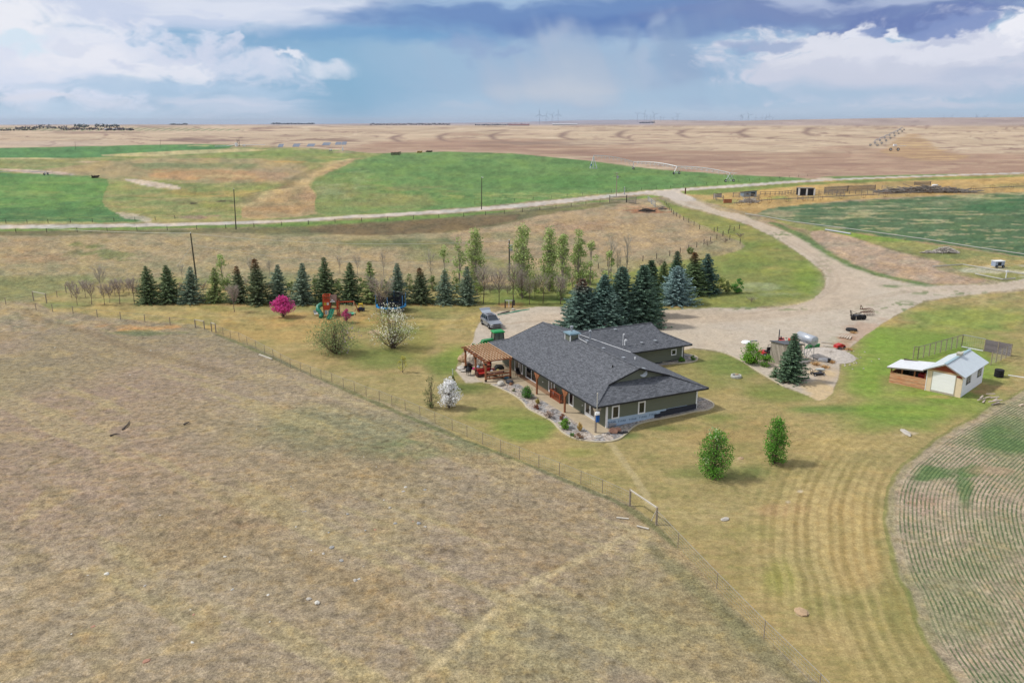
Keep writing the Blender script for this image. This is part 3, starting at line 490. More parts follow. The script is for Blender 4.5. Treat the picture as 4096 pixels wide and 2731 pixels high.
    over(dr*bl(1900, 860, 60, 60, sml, 2)*.6, (196, 172, 142)); over(dr*bl(1840, 860, 70, 40, sml, 3)*.45, (214, 200, 184)); over(dr*bl(1890, 885, 60, 30, sml, 2.5)*.8, (216, 190, 146)); over(dr*bl(1850, 830, 90, 14, sml, 3)*.5, (196, 172, 140)); over(dr*bl(1940, 790, 34, 22, sml, 2.5)*.7, (186, 142, 112)); over(dr*bl(1990, 760, 70, 26, sml, 2.5)*.45, (180, 140, 116))
    weed = dr*sst(.02, .1, fbm(x/1.3, y/1.3, 3, 91))*np.clip(bl(2060, 706, 110, 22, None)+bl(2180, 672, 160, 8, None)+bl(1740, 709, 200, 7, None)+bl(1780, 540, 70, 14, None)+bl(1890, 620, 30, 60, None)*.5+bl(1920, 800, 60, 60, None)*.3, 0, 1); over(weed*.75, (104, 128, 74))
    dp = pm([(1852,530),(1905,531),(1960,546),(2050,576),(2125,596),(2165,602),(2142,617),(2200,631),(2285,647),(2200,653),(2120,652),(2050,640),(1985,622),(1930,596),(1885,568)], 1.5, sml, 5); over(dp, (188, 165, 142)); over(dp*sst(0, .2, mid)*.5, (172, 146, 124)); zone[dp > .5] = 0
    for pts in ([(1775,512),(1850,545),(1905,585),(1960,612),(2030,634),(2110,650)],): path(pts, 1.3, (104,132,78), .85, .7)
    over(bl(2085, 655, 90, 6, sml, 2.2)*.8, (104, 130, 80)); over(bl(1850, 870, 90, 50, fine, 3)*.0, (0, 0, 0))
    # --- main gravel road
    rp = smooth_poly([GD(*p)[:2] for p in ROAD], False, 2); idx = np.where((dy > 380) & (dy < 540))[0]
    dd, _ = seg_dist(W[idx], rp); m = np.zeros(len(x)); m[idx] = 1-sst(3.6, 4.3, dd+mid[idx]*1.2); over(m, (208, 196, 184)); zone[m > .5] = 1; aux[:, 2] = np.maximum(aux[:, 2], m*.6); aux[:, 1] *= 1-m
    for off in (-.75, .75):
        tr = [GD(*q_)[:2] for q_ in [(1535,446),(1600,474),(1700,505),(1800,546),(1880,594),(1925,640),(1905,672),(1840,700),(1720,722),(1560,732),(1400,736),(1250,735),(1150,745)]]; tr = [np.array([q_[0]+off, q_[1]+off*.3]) for q_ in tr]; tr = smooth_poly(tr, False, 3); i2 = np.where(dr > .5)[0]; dd, _ = seg_dist(W[i2], tr); mm_ = np.zeros(len(x)); mm_[i2] = 1-sst(.22, .5, dd+mid[i2]*.8); over(mm_*.45, (184, 166, 144))
        tr = [GD(*q_)[:2] for q_ in [(2352,648),(2200,664),(2080,668),(1980,690),(1900,712),(1700,734),(1500,742)]]; tr = smooth_poly([np.array([q_[0]+off*.3, q_[1]+off]) for q_ in tr], False, 3); dd, _ = seg_dist(W[i2], tr); mm_ = np.zeros(len(x)); mm_[i2] = 1-sst(.22, .5, dd+mid[i2]*.8); over(mm_*.4, (186, 168, 146))
    over(dr*bl(1980, 690, 110, 26, mid, 1.2)*.35, (192, 176, 156)); over(dr*bl(1600, 722, 220, 12, mid, 1.5)*.4, (190, 172, 148)); over(dr*sst(.1, .2, fbm(x/.8, y/.8, 2, 95))*.3, (176, 160, 142))
    jn = pm([(1470,446),(1505,439),(1545,436),(1570,444),(1610,462),(1560,462),(1510,449)], 1.2, sml, 3); over(jn, (206, 194, 180)); zone[jn > .5] = 2
    jn = pm([(1868,409),(1905,408),(1925,412),(1890,416)], .8); over(jn, (210, 192, 170)); zone[jn > .5] = 1
    over(lw*bl(2265, 893, 75, 20, sml, 2)*.85, (192, 156, 112)); over(lw*bl(2150, 912, 90, 6, sml, 2)*.6, (196, 164, 112)); over(lw*bl(2210, 830, 60, 18, sml, 2)*.5, (168, 150, 96)); over(lw*bl(2285, 795, 20, 24, sml, 1.5)*.5, (176, 150, 108))
    # bare spots
    for cx, cy, rx, ry in [(1665,1193,12,5),(1842,1408,16,9),(1700,1052,10,4),(2085,995,26,6),(1812,1152,12,5),(1838,1128,8,4)]: over(bl(cx, cy, rx, ry, fine, 1.5)*.85, (206, 190, 162))
    # tuft-to-tuft and clod-to-clod variation, scaled with distance so that it neither swims nor vanishes
    n_a = fbm(dx/16, dy/5.5, 3, 201); nB = fbm(dx/7, dy/3.6, 2, 211); nC = fbm(dx/40, dy/10, 3, 221); soft = np.where(dr > .5, .35, 1.)*(1-.35*fm)
    vari = (dy < 760)*sst(40, 90, D)*(1-fm); near = (1-vari)*(1-fm); nF = fbm(dx/70, dy/2.9, 3, 231); C *= (1+fm*.42*nF)[:, None]
    C *= (1+(vari*soft*(.50*n_a+.36*nB+.3*nC)+near*soft*(.22*n_a+.20*nB))[:, None])
    warm = sst(.02, .2, nC)*vari*(1-.5*fm)*(1-dr); cool = sst(.02, .2, -nC)*vari*(1-.6*fm)*(1-dr)
    C[:, 0] *= 1+.03*warm-.08*cool; C[:, 2] *= 1-.10*warm
    C /= KA
    # faces
    i = np.arange(nR-1)[:, None]*nA+np.arange(nA-1)[None, :]; Q = np.stack([i, i+1, i+1+nA, i+nA], -1).reshape(-1, 4)
    z_ = zone[Q[:, 0]]
    gm = ground_material()
    V = np.stack([x, y, z], 1)
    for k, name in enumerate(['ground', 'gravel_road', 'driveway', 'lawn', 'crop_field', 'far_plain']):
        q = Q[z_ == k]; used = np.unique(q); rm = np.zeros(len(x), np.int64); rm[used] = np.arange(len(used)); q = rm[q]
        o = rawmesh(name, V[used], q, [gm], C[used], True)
        a = o.data.color_attributes.new('Aux', 'FLOAT_COLOR', 'POINT'); a.data.foreach_set('color', aux[used].ravel())
        a = o.data.attributes.new('rowd', 'FLOAT', 'POINT'); a.data.foreach_set('value', rowd[used].astype(np.float32))
        tag(o, kind='structure')
def ground_material():
    m = bpy.data.materials.new('ground'); m.use_nodes = True; nt = m.node_tree; N = nt.nodes; L = nt.links
    b = N['Principled BSDF']; b.inputs['Roughness'].default_value = .95; b.inputs['Specular IOR Level'].default_value = .12
    def attr(n): a = N.new('ShaderNodeAttribute'); a.attribute_name = n; return a
    col = attr('Col'); aux = attr('Aux'); rd = attr('rowd'); sx = N.new('ShaderNodeSeparateColor'); L.new(aux.outputs['Color'], sx.inputs[0])
    tc = N.new('ShaderNodeTexCoord')
    def nz(scale, det=4, rough=.6, st=(1, 1, 1)):
        mp = N.new('ShaderNodeMapping'); mp.inputs['Scale'].default_value = st; L.new(tc.outputs['Object'], mp.inputs[0])
        n = N.new('ShaderNodeTexNoise'); n.inputs['Scale'].default_value = scale; n.inputs['Detail'].default_value = det; n.inputs['Roughness'].default_value = rough; L.new(mp.outputs[0], n.inputs['Vector']); return n.outputs['Fac']
    def M(op, a, b=None, c=None):
        n = N.new('ShaderNodeMath'); n.operation = op
        for i, v in enumerate((a, b, c)):
            if v is None: continue
            if hasattr(v, 'node'): L.new(v, n.inputs[i])
            else: n.inputs[i].default_value = v
        return n.outputs[0]
    def mrange(v, a, b, c, d, sm=False):
        n = N.new('ShaderNodeMapRange'); n.interpolation_type = 'SMOOTHSTEP' if sm else 'LINEAR'
        for i, q in enumerate((a, b, c, d)): n.inputs[i+1].default_value = q
        L.new(v, n.inputs[0]); return n.outputs[0]
    n1 = nz(1.5, 6, .68); n2 = nz(6.5, 5, .7); n3 = nz(.5, 5, .6)
    clump = M('MULTIPLY', mrange(n1, .3, .7, .62, 1.38), mrange(n2, .3, .7, .6, 1.4)); clump = M('MULTIPLY', M('MULTIPLY', clump, mrange(n3, .3, .7, .9, 1.1)), mrange(nz(15, 3, .6), .3, .7, .72, 1.28))
    k = M('ADD', M('MULTIPLY', M('SUBTRACT', clump, 1.0), M('ADD', M('MULTIPLY', sx.outputs[1], .85), .18)), 1.0)
    vor = N.new('ShaderNodeTexVoronoi'); vor.inputs['Scale'].default_value = 5.0; L.new(tc.outputs['Object'], vor.inputs['Vector'])
    spk = mrange(vor.outputs['Color'], .1, .9, .90, 1.10); k = M('MULTIPLY', k, M('ADD', M('MULTIPLY', M('SUBTRACT', spk, 1.0), sx.outputs[2]), 1.0))
    sc = N.new('ShaderNodeVectorMath'); sc.operation = 'SCALE'; L.new(col.outputs['Color'], sc.inputs[0]); L.new(k, sc.inputs['Scale'])
    # hue drift between tufts: straw / grey-green
    hn = nz(.9, 5, .7); h1 = N.new('ShaderNodeMix'); h1.data_type = 'RGBA'; h1.blend_type = 'MULTIPLY'; h1.inputs[7].default_value = (1.09, 1.0, .83, 1); L.new(M('MULTIPLY', mrange(hn, .5, .68, 0, .8), M('ADD', sx.outputs[1], .1)), h1.inputs[0]); L.new(sc.outputs[0], h1.inputs[6])
    h2 = N.new('ShaderNodeMix'); h2.data_type = 'RGBA'; h2.blend_type = 'MULTIPLY'; h2.inputs[7].default_value = (.90, .92, .95, 1); L.new(M('MULTIPLY', mrange(hn, .5, .32, 0, .8), M('ADD', sx.outputs[1], .1)), h2.inputs[0]); L.new(h1.outputs[2], h2.inputs[6])
    # crop rows
    wob = nz(1.3, 3); ph = M('MULTIPLY', M('ADD', rd.outputs['Fac'], M('MULTIPLY', M('SUBTRACT', wob, .5), .12)), 2*math.pi/.30)
    band = mrange(M('SINE', ph), -.05, .65, 0, 1, True); brk = mrange(nz(1.7, 4, .7), .34, .5, 0, 1, True); brk2 = mrange(nz(.25, 3), .3, .55, .35, 1)
    rowm = M('MULTIPLY', M('MULTIPLY', band, M('MULTIPLY', brk, brk2)), sx.outputs[0])
    rmix = N.new('ShaderNodeMix'); rmix.data_type = 'RGBA'; rmix.inputs[7].default_value = (*alb((78, 108, 66)), 1); L.new(M('MULTIPLY', rowm, .78), rmix.inputs[0]); L.new(h2.outputs[2], rmix.inputs[6])
    L.new(rmix.outputs[2], b.inputs['Base Color'])
    bp = N.new('ShaderNodeBump'); bp.inputs['Distance'].default_value = .22
    L.new(M('ADD', M('MULTIPLY', sx.outputs[1], .55), .06), bp.inputs['Strength'])
    L.new(M('ADD', M('ADD', M('MULTIPLY', n1, .7), M('MULTIPLY', n2, .5)), M('MULTIPLY', rowm, .5)), bp.inputs['Height']); L.new(bp.outputs[0], b.inputs['Normal'])
    return m
build_ground()

# ------------------------------------------------------------------ shared materials
def M_(k):
    return {
     'white': lambda: mat('white_paint', (.80,.81,.82), .5, .03, raw=True), 'glass': lambda: mat('window_glass', (30,36,44), .08, .02, raw=False, spec=.8),
     'cedar': lambda: mat('stained_cedar', (172,112,78), .65, .12, 6, stretch=(1,1,1)), 'cedar_lt': lambda: mat('fresh_cedar', (222,184,144), .65, .10, 6),
     'redwood': lambda: mat('red_stained_wood', (176,92,62), .6, .12, 5), 'greywood': lambda: mat('weathered_wood', (150,142,134), .85, .18, 7), 'postwood': lambda: mat('fence_post_wood', (176,162,144), .85, .18, 9),
     'darkwood': lambda: mat('dark_old_wood', (92,84,78), .9, .2, 6), 'black': lambda: mat('black_metal', (34,34,38), .4, .06, spec=.5), 'rubber': lambda: mat('rubber', (42,42,44), .85, .08),
     'steel': lambda: mat('galvanised_steel', (186,192,200), .42, .06, metal=.35), 'wire': lambda: mat('fence_wire', (206,204,196), .5, .05, metal=.2), 'concrete': lambda: mat('concrete', (196,188,172), .9, .08, 2),
     'bark': lambda: mat('bark', (112,98,86), .95, .2, 8), 'palebark': lambda: mat('pale_bark', (176,166,152), .95, .15, 8), 'purplebark': lambda: mat('purple_twig_bark', (128,108,104), .95, .15, 8),
     'red': lambda: mat('red_paint', (200,48,44), .45, .08, spec=.5), 'green': lambda: mat('green_paint', (34,140,70), .4, .06, spec=.5), 'yellow': lambda: mat('yellow_plastic', (240,205,60), .45, .04),
     'navy': lambda: mat('navy_plastic', (40,50,80), .5, .04), 'blue': lambda: mat('blue_vinyl', (40,150,215), .45, .04), 'rust': lambda: mat('rusty_iron', (110,72,60), .85, .2, 9), 'orange': lambda: mat('orange_plastic', (220,96,50), .5, .05),
     'stone': lambda: mat('pale_fieldstone', (205,198,186), .9, .12, 3, bump=.4), 'pinkstone': lambda: mat('pink_fieldstone', (200,152,128), .9, .12, 3, bump=.4), 'darkstone': lambda: mat('dark_fieldstone', (84,86,92), .85, .14, 3, bump=.4), 'tanstone': lambda: mat('tan_fieldstone', (200,170,135), .9, .12, 3, bump=.4),
     'straw': lambda: mat('dry_straw', (205,170,112), .95, .12, 5), 'navypole': lambda: mat('treated_pole', (92,90,76), .9, .12, 5)}[k]()

def metal_sheet(name, rgb, period, axis='X'):
    if name in MATS: return MATS[name]
    m = mat(name, rgb, .35, .04, 1.5, metal=.15, spec=.5); nt = m.node_tree; N = nt.nodes; L = nt.links
    w = N.new('ShaderNodeTexWave'); w.bands_direction = axis; w.inputs['Scale'].default_value = 1/period*.5; tc = N.new('ShaderNodeTexCoord'); L.new(tc.outputs['Object'], w.inputs[0])
    bp = N.new('ShaderNodeBump'); bp.inputs['Strength'].default_value = .8; bp.inputs['Distance'].default_value = .03; L.new(w.outputs['Fac'], bp.inputs['Height']); L.new(bp.outputs[0], N['Principled BSDF'].inputs['Normal']); return m
def board_mat(name, rgb, pitch, axis='Z', depth=.02, var=.06, rgb2=None, dark=.75):
    """boards or lap siding: a thin joint line every `pitch` and a small tone change from board to board"""
    if name in MATS: return MATS[name]
    m = mat(name, rgb, .75, var, 3, rgb2=rgb2, stretch=(.6, .6, 5) if axis == 'Z' else (5, 5, .6)); nt = m.node_tree; N = nt.nodes; L = nt.links; b = N['Principled BSDF']
    src = b.inputs['Base Color'].links[0].from_socket
    tc = N.new('ShaderNodeTexCoord'); sp = N.new('ShaderNodeSeparateXYZ'); L.new(tc.outputs['Object'], sp.inputs[0])
    a = {'X': 0, 'Y': 1, 'Z': 2}[axis]; d = N.new('ShaderNodeMath'); d.operation = 'DIVIDE'; L.new(sp.outputs[a], d.inputs[0]); d.inputs[1].default_value = pitch
    fr = N.new('ShaderNodeMath'); fr.operation = 'FRACT'; L.new(d.outputs[0], fr.inputs[0]); fl = N.new('ShaderNodeMath'); fl.operation = 'FLOOR'; L.new(d.outputs[0], fl.inputs[0])
    wn = N.new('ShaderNodeTexWhiteNoise'); wn.noise_dimensions = '1D'; L.new(fl.outputs[0], wn.inputs['W'])
    r = N.new('ShaderNodeMapRange'); r.inputs[1].default_value = .0; r.inputs[2].default_value = .12; r.inputs[3].default_value = dark; r.inputs[4].default_value = 1; L.new(fr.outputs[0], r.inputs[0])
    r2 = N.new('ShaderNodeMapRange'); r2.inputs[3].default_value = 1-var; r2.inputs[4].default_value = 1+var; L.new(wn.outputs[0], r2.inputs[0])
    mu = N.new('ShaderNodeMath'); mu.operation = 'MULTIPLY'; L.new(r.outputs[0], mu.inputs[0]); L.new(r2.outputs[0], mu.inputs[1])
    sc = N.new('ShaderNodeVectorMath'); sc.operation = 'SCALE'; L.new(src, sc.inputs[0]); L.new(mu.outputs[0], sc.inputs['Scale']); L.new(sc.outputs[0], b.inputs['Base Color'])
    bp = N.new('ShaderNodeBump'); bp.inputs['Strength'].default_value = .7; bp.inputs['Distance'].default_value = depth; L.new(fr.outputs[0], bp.inputs['Height']); L.new(bp.outputs[0], b.inputs['Normal']); return m
def shingle_mat(name, along):
    m = mat(name, (88,91,98), .85, .05, 2.); nt = m.node_tree; N = nt.nodes; L = nt.links; b = N['Principled BSDF']
    tc = N.new('ShaderNodeTexCoord'); sp = N.new('ShaderNodeSeparateXYZ'); L.new(tc.outputs['Object'], sp.inputs[0]); cb = N.new('ShaderNodeCombineXYZ'); L.new(sp.outputs[along], cb.inputs[0])
    z3 = N.new('ShaderNodeMath'); z3.operation = 'MULTIPLY'; z3.inputs[1].default_value = 3.1; L.new(sp.outputs[2], z3.inputs[0]); L.new(z3.outputs[0], cb.inputs[1])
    br = N.new('ShaderNodeTexBrick'); L.new(cb.outputs[0], br.inputs[0]); br.inputs['Scale'].default_value = 1; br.inputs['Brick Width'].default_value = .42; br.inputs['Row Height'].default_value = .2; br.inputs['Mortar Size'].default_value = .012
    br.inputs['Color1'].default_value = (*alb((90,93,99)), 1); br.inputs['Color2'].default_value = (*alb((124,127,133)), 1); br.inputs['Mortar'].default_value = (*alb((64,67,73)), 1)
    n = N.new('ShaderNodeTexNoise'); n.inputs['Scale'].default_value = 2.6; n.inputs['Detail'].default_value = 4; mp = N.new('ShaderNodeMapping'); mp.inputs['Scale'].default_value = (1, 1, 4); L.new(tc.outputs['Object'], mp.inputs[0]); L.new(mp.outputs[0], n.inputs[0])
    r = N.new('ShaderNodeMapRange'); r.inputs[1].default_value = .35; r.inputs[2].default_value = .65; r.inputs[3].default_value = .84; r.inputs[4].default_value = 1.16; L.new(n.outputs[0], r.inputs[0])
    sc = N.new('ShaderNodeVectorMath'); sc.operation = 'SCALE'; L.new(br.outputs[0], sc.inputs[0]); L.new(r.outputs[0], sc.inputs['Scale']); L.new(sc.outputs[0], b.inputs['Base Color'])
    bp = N.new('ShaderNodeBump'); bp.inputs['Strength'].default_value = .5; bp.inputs['Distance'].default_value = .02; L.new(br.outputs['Fac'], bp.inputs['Height']); bp.invert = True; L.new(bp.outputs[0], b.inputs['Normal']); return m

# ------------------------------------------------------------------ house frame: local x across, local y along the ridge, measured units scaled by S
HROT = Matrix.Rotation(HA, 3, 'Z')
def hw(v, u, z=0.): return Vector((HO[0], HO[1], 0))+HROT @ (Vector((v, u, z))*S)
def hl(px, py, plane):
    """house-local point where the sight line through photo pixel px,py meets z = a + b*x + c*y"""
    a_, b_, c_ = plane; o = HROT.transposed() @ (Vector((0, 0, H))-Vector((HO[0], HO[1], 0)))/S; d = HROT.transposed() @ Vector(_ray(px, py))
    t = (a_+b_*o.x+c_*o.y-o.z)/(d.z-b_*d.x-c_*d.y); return o+t*d
def HLc(x, y, z=0.08): return hl(*HC(x, y), (z, 0, 0))
def hroot(name, v, u, z, label, cat, group=None, rz=0, world_up=None):
    return empty(name, hw(v, u, z), HA+rz, label, cat, group, S)

def framed(parent, name, plane, a0, a1, z0, z1, pos, out, fw=.13, leaves=1, glass='window_pane', mull=None, bars=True):
    """window or door on a wall plane; plane 'x' (wall at x=pos, spans y) or 'y'; `out` is the outward sign"""
    W = M_('white'); f = MB(); g = MB(); pr = .07
    def b(mb, p0, p1, q0, q1, d0, d1):
        lo, hi = sorted((pos+out*d0, pos+out*d1))
        mb.bx(*( (lo, hi, p0, p1) if plane == 'x' else (p0, p1, lo, hi)), q0, q1)
    b(f, a0, a0+fw, z0, z1, .003, pr); b(f, a1-fw, a1, z0, z1, .003, pr); b(f, a0+fw, a1-fw, z1-fw, z1, .003, pr-.003); b(f, a0+fw, a1-fw, z0, z0+fw*(2.2 if glass == 'door_glass' else 1), .003, pr-.003)
    for t in (mull or []):
        b(f, t-fw*.4, t+fw*.4, z0+fw, z1-fw, .003, pr-.01)
    fr = f.build(name, W, parent)
    b(g, a0+fw, a1-fw, z0+fw, z1-fw, .004, .025); g.build(glass, M_('glass'), fr)
    return fr
def build_house():
    R = empty('ranch_house', (HO[0], HO[1], 0), HA, 'long grey-green ranch house with dark shingle roof and covered walk', 'house', None, S)
    sid = board_mat('green_lap_siding', (126,132,116), .17, 'Z', .02, .03, dark=.82)
    MB().bx(.95, 15.2, -1.0, 31, -.2, 3.3).bx(15.2, 27.05, 17.9, 29.8, -.1, 3.3).build('wall', sid, R)
    # roofs
    s0, s1 = shingle_mat('shingles_lengthwise', 1), shingle_mat('shingles_crosswise', 0); fas = mat('dark_fascia', (48,50,56), .5, .04); p = (6.45-3.5)/8.85
    def Z(v): return 3.5+p*(v+1.2)
    x0, x1, xr = -1.2, 16.5, 7.65; zr = Z(xr); y0, y1 = -1.8, 32.; ya, za, xa = 2.0, 4.8, 2.7; yb, zb, xb = 29.4, 4.35, 1.35
    m = MB()
    m.add([(x0,y0,3.5),(xa,ya-.35,za),(xr,ya-.35,zr),(xr,yb+.3,zr),(xb,yb+.3,zb),(x0,y1,3.5)], [(0,1,2,3,4,5)], 0)
    m.add([(x1,y0,3.5),(x1-xa+x0,ya-.35,za),(xr,ya-.35,zr),(xr,yb+.3,zr),(x1-xb+x0,yb+.3,zb),(x1,y1,3.5)], [(5,4,3,2,1,0)], 0)
    m.add([(x0,y0,3.5),(x1,y0,3.5),(x1-xa+x0,ya+.15,za+.03),(xa,ya+.15,za+.03)], [(0,1,2,3)], 1); m.add([(x0,y1,3.5),(x1,y1,3.5),(x1-xb+x0,yb-.1,zb+.03),(xb,yb-.1,zb+.03)], [(3,2,1,0)], 1)
    m.build('roof', [s0, s1], R)
    m = MB(); t = .22
    for a, b in (((x0,y0),(x1,y0)),((x0,y1),(x1,y1)),((x0,y0),(x0,y1))):
        m.bar((a[0],a[1],3.5-t/2-.004), (b[0],b[1],3.5-t/2-.004), .09, t)
    m.bar((x1,y0,3.386), (x1,17,3.386), .09, t)
    for sx, yy, xx, zz in ((1, ya-.36, xa, za), (1, yb+.31, xb, zb)):
        m.bar((xx,yy,zz-.07), (xr,yy,zr-.07), .05, .2); m.bar((x1-xx+x0,yy,zz-.07), (xr,yy,zr-.072), .05, .2)
    m.add([(x0+.05,y0+.05,3.3),(x1-.05,y0+.05,3.3),(x1-.05,y1-.05,3.3),(x0+.05,y1-.05,3.3)], [(0,1,2,3)])
    m.bx(x1-.05, 28.0, 16.85, 30.7, 3.3, 3.31)
    m.build('fascia', fas, R)
    MB().add([(xa+.3,ya+.1,za),(x1-xa+x0-.3,ya+.1,za),(xr,ya+.1,zr-.12)], [(0,1,2)]).build('gable_wall', sid, R)
    MB().add([(xa+.3,yb-.1,zb),(x1-xa+x0-.3,yb-.1,zb),(xr,yb-.1,zr-.12)], [(2,1,0)]).build('gable_wall', sid, R)
    # wing roof
    m = MB(); wz, wp = 3.5, 1/3.; yr = 23.8; zr2 = 3.5+wp*7; vb, ub = 24.6, 21.0; zb2 = 3.5+wp*(ub-16.8); e0, e1, ex = 16.8, 30.8, 28.1
    m.add([(x1-.35,e0,3.503),(ex,e0,3.5),(vb+.3,ub,zb2),(vb+.3,yr,zr2),(9.9,yr,zr2)], [(0,1,2,3,4)], 0)
    m.add([(x1-.35,e1,3.503),(ex,e1,3.5),(vb+.3,2*yr-ub,zb2),(vb+.3,yr,zr2),(9.9,yr,zr2)], [(4,3,2,1,0)], 0)
    m.add([(ex,e0,3.5),(ex,e1,3.5),(vb-.1,2*yr-ub,zb2+.03),(vb-.1,ub,zb2+.03)], [(0,1,2,3)], 1)
    m.build('wing_roof', [s1, s0], R)
    m = MB(); m.bar((x1,e0,3.386),(ex,e0,3.386),.09,.22).bar((ex,e0,3.384),(ex,e1,3.384),.09,.22).bar((ex,e1,3.386),(x1,e1,3.386),.09,.22)
    m.bar((vb+.31,ub,zb2-.07),(vb+.31,yr,zr2-.07),.05,.2).bar((vb+.31,2*yr-ub,zb2-.07),(vb+.31,yr,zr2-.072),.05,.2); m.build('wing_fascia', fas, R)
    MB().add([(vb,ub+.2,zb2),(vb,2*yr-ub-.2,zb2),(vb,yr,zr2-.1)], [(0,1,2)]).build('gable_wall', sid, R)
    # ridge caps and valley flashing
    m = MB(); m.bar((xr,ya-.34,zr+.03),(xr,yb+.29,zr+.03),.3,.05).bar((9.9,yr,zr2+.03),(vb+.3,yr,zr2+.03),.3,.05)
    for a, b in (((x0,y0,3.52),(xa,ya-.35,za+.02)),((x1,y0,3.52),(x1-xa+x0,ya-.35,za+.02)),((x0,y1,3.52),(xb,yb+.3,zb+.02)),((ex,e0,3.52),(vb+.3,ub,zb2+.02))): m.bar(a, b, .26, .05)
    m.build('ridge_cap', s0, R)
    MB().bar((16.45,17.0,3.56),(9.95,23.7,5.86),.14,.05).build('valley_flashing', M_('white'), R)
    MB().tube([(7.75,18.2,6.55),(7.7,16.6,6.53),(7.6,15.4,6.52)],.035,5).build('conduit', M_('white'), R)
    # chimney
    ch = MB().bx(6.55, 8.0, 18.55, 20.15, 5.4, 7.05).build('chimney', sid, R)
    for a in (6.5, 7.93):
        for b in (18.5, 20.08): MB().bx(a, a+.12, b, b+.12, 5.5, 7.04).build('corner_trim', M_('white'), ch)
    MB().box((7.28,19.35,7.15),(1.95,2.1,.16)).box((7.28,19.35,7.26),(1.5,1.7,.06)).build('chimney_cap', mat('blue_grey_metal', (150,182,196), .4, .04, metal=.2), ch)
    MB().lathe([(.14,0),(.14,.55),(.26,.56),(.26,.66),(.16,.67),(.16,.76),(.28,.78),(.28,.86),(.05,.95)], (7.28,19.5,7.28)).build('flue', M_('steel'), ch)
    # corner boards
    T = M_('white'); 
    for n_, b in (('corner_board', (.87,1.12,-1.08,-.9,0,3.28)), ('corner_board', (15.1,15.3,-1.08,-.9,.35,3.28)), ('corner_board', (26.93,27.13,17.82,18.0,.55,3.28))): MB().bx(*b).build(n_, T, R)
    MB().cyl((27.2,17.75,3.3),(27.2,17.78,.7),.07).build('downspout', M_('black'), R)
    # front openings
    f = framed(R, 'french_door', 'x', 23.3, 26.2, .05, 2.65, .95, -1, .2, glass='door_glass', mull=[24.75, 24.55, 24.0]); framed(R, 'picture_window', 'x', 18.3, 22.25, .12, 2.55, .95, -1, .16, mull=[20.3])
    framed(R, 'patio_door', 'x', 12.85, 14.75, .05, 2.65, .95, -1, .22, glass='door_glass', mull=[13.85]); framed(R, 'window', 'x', 7.42, 8.72, .12, 2.55, .95, -1, .17)
    f = framed(R, 'french_door', 'x', 1.66, 4.36, .02, 2.65, .95, -1, .26, glass='door_glass', mull=[2.92, 3.08]); MB().bx(.8,.86,3.1,3.2,1.05,1.2).build('handle', M_('black'), f)
    # end wall openings, house wrap, ledge stone
    framed(R, 'window', 'y', 1.72, 2.88, 1.13, 2.92, -1.0, -1, .18); framed(R, 'window', 'y', 5.74, 6.88, 1.15, 2.88, -1.0, -1, .18); framed(R, 'window', 'y', 24.82, 25.84, 1.72, 2.72, 17.9, -1, .16)
    wr = MB().bx(1.13, 13.7, -1.012, -1.0, -.05, 1.22).build('house_wrap', mat('pale_blue_wrap', (188,212,236), .5, .04, 1.5, bump=.3, bscale=2), R)
    MB().bx(1.5, 5.2, -1.018, -1.012, .02, .16).build('blue_tape', mat('blue_tape', (70,130,190), .5, .03), wr)
    for vv, zz in ((1.15,.72),(2.7,.66),(4.35,.62),(5.95,.68),(7.5,.74)):
        cu = bpy.data.curves.new('lettering', 'FONT'); cu.body = 'TYPAR'; cu.size = .42; cu.extrude = .002; to = bpy.data.objects.new('tmp', cu); COL.objects.link(to)
        dg = bpy.context.evaluated_depsgraph_get(); me = bpy.data.meshes.new_from_object(to.evaluated_get(dg)); bpy.data.objects.remove(to)
        o = bpy.data.objects.new('lettering', me); me.materials.clear(); me.materials.append(mat('navy_print', (58,82,118), .6, .02)); COL.objects.link(o); o.parent = wr; o.location = (vv, -1.016, zz-.15); o.rotation_euler = (math.pi/2, 0, 0)
    st = mat('ledge_stone', (66,70,80), .9, .2, 6, stretch=(1,1,4), bump=.8, bscale=9)
    m = MB(); rr = random.Random(3); zt = [(8.4,9.3,.72),(9.3,10.2,.98),(10.2,15.2,1.18)]
    for a, b, zz in zt:
        zc = .2
        while zc < zz-.02:
            q = a+rr.uniform(-.1,.1)*(a > 8.5)
            while q < b:
                w = rr.uniform(.35,.9); m.bx(q, min(q+w, b)-.015, -1.013-rr.uniform(.07,.13), -1.013, zc, min(zc+.13, zz)); q += w
            zc += .145
    m.build('stone_veneer', st, R)
    m = MB()
    for zc in (.3,.445,.59,.735):
        q = 16.0
        while q < 27.0: w = rr.uniform(.35,.9); m.bx(q, min(q+w,27.05)-.015, 17.9-rr.uniform(.07,.13), 17.9, zc, zc+.13); q += w
    m.build('stone_veneer', st, R)
    # porch posts with knee braces
    ced = M_('cedar')
    for u, c_ in ((14.45, ced), (6.17, ced), (-1.85, M_('postwood'))):
        v = -1.15; m = MB().bx(v-.11, v+.11, u-.11, u+.11, .05, 3.28)
        if u > 0: m.prism([(u-.11,2.3),(u-.75,3.1),(u-.75,3.27),(u+.75,3.27),(u+.75,3.1),(u+.11,2.3)], v-.07, v+.07, axis='x')
        else: m.prism([(u+.11,2.5),(u+.6,3.1),(u+.6,3.27),(u+.11,3.27)], v-.07, v+.07, axis='x').prism([(v+.11,2.5),(v+.7,3.1),(v+.7,3.27),(v+.11,3.27)], u-.07, u+.07, axis='y')
        m.build('porch_post', c_, R)
    MB().bx(-1.0,-.9,y0+.3,y1-.5,3.12,3.27).build('porch_beam', fas, R)
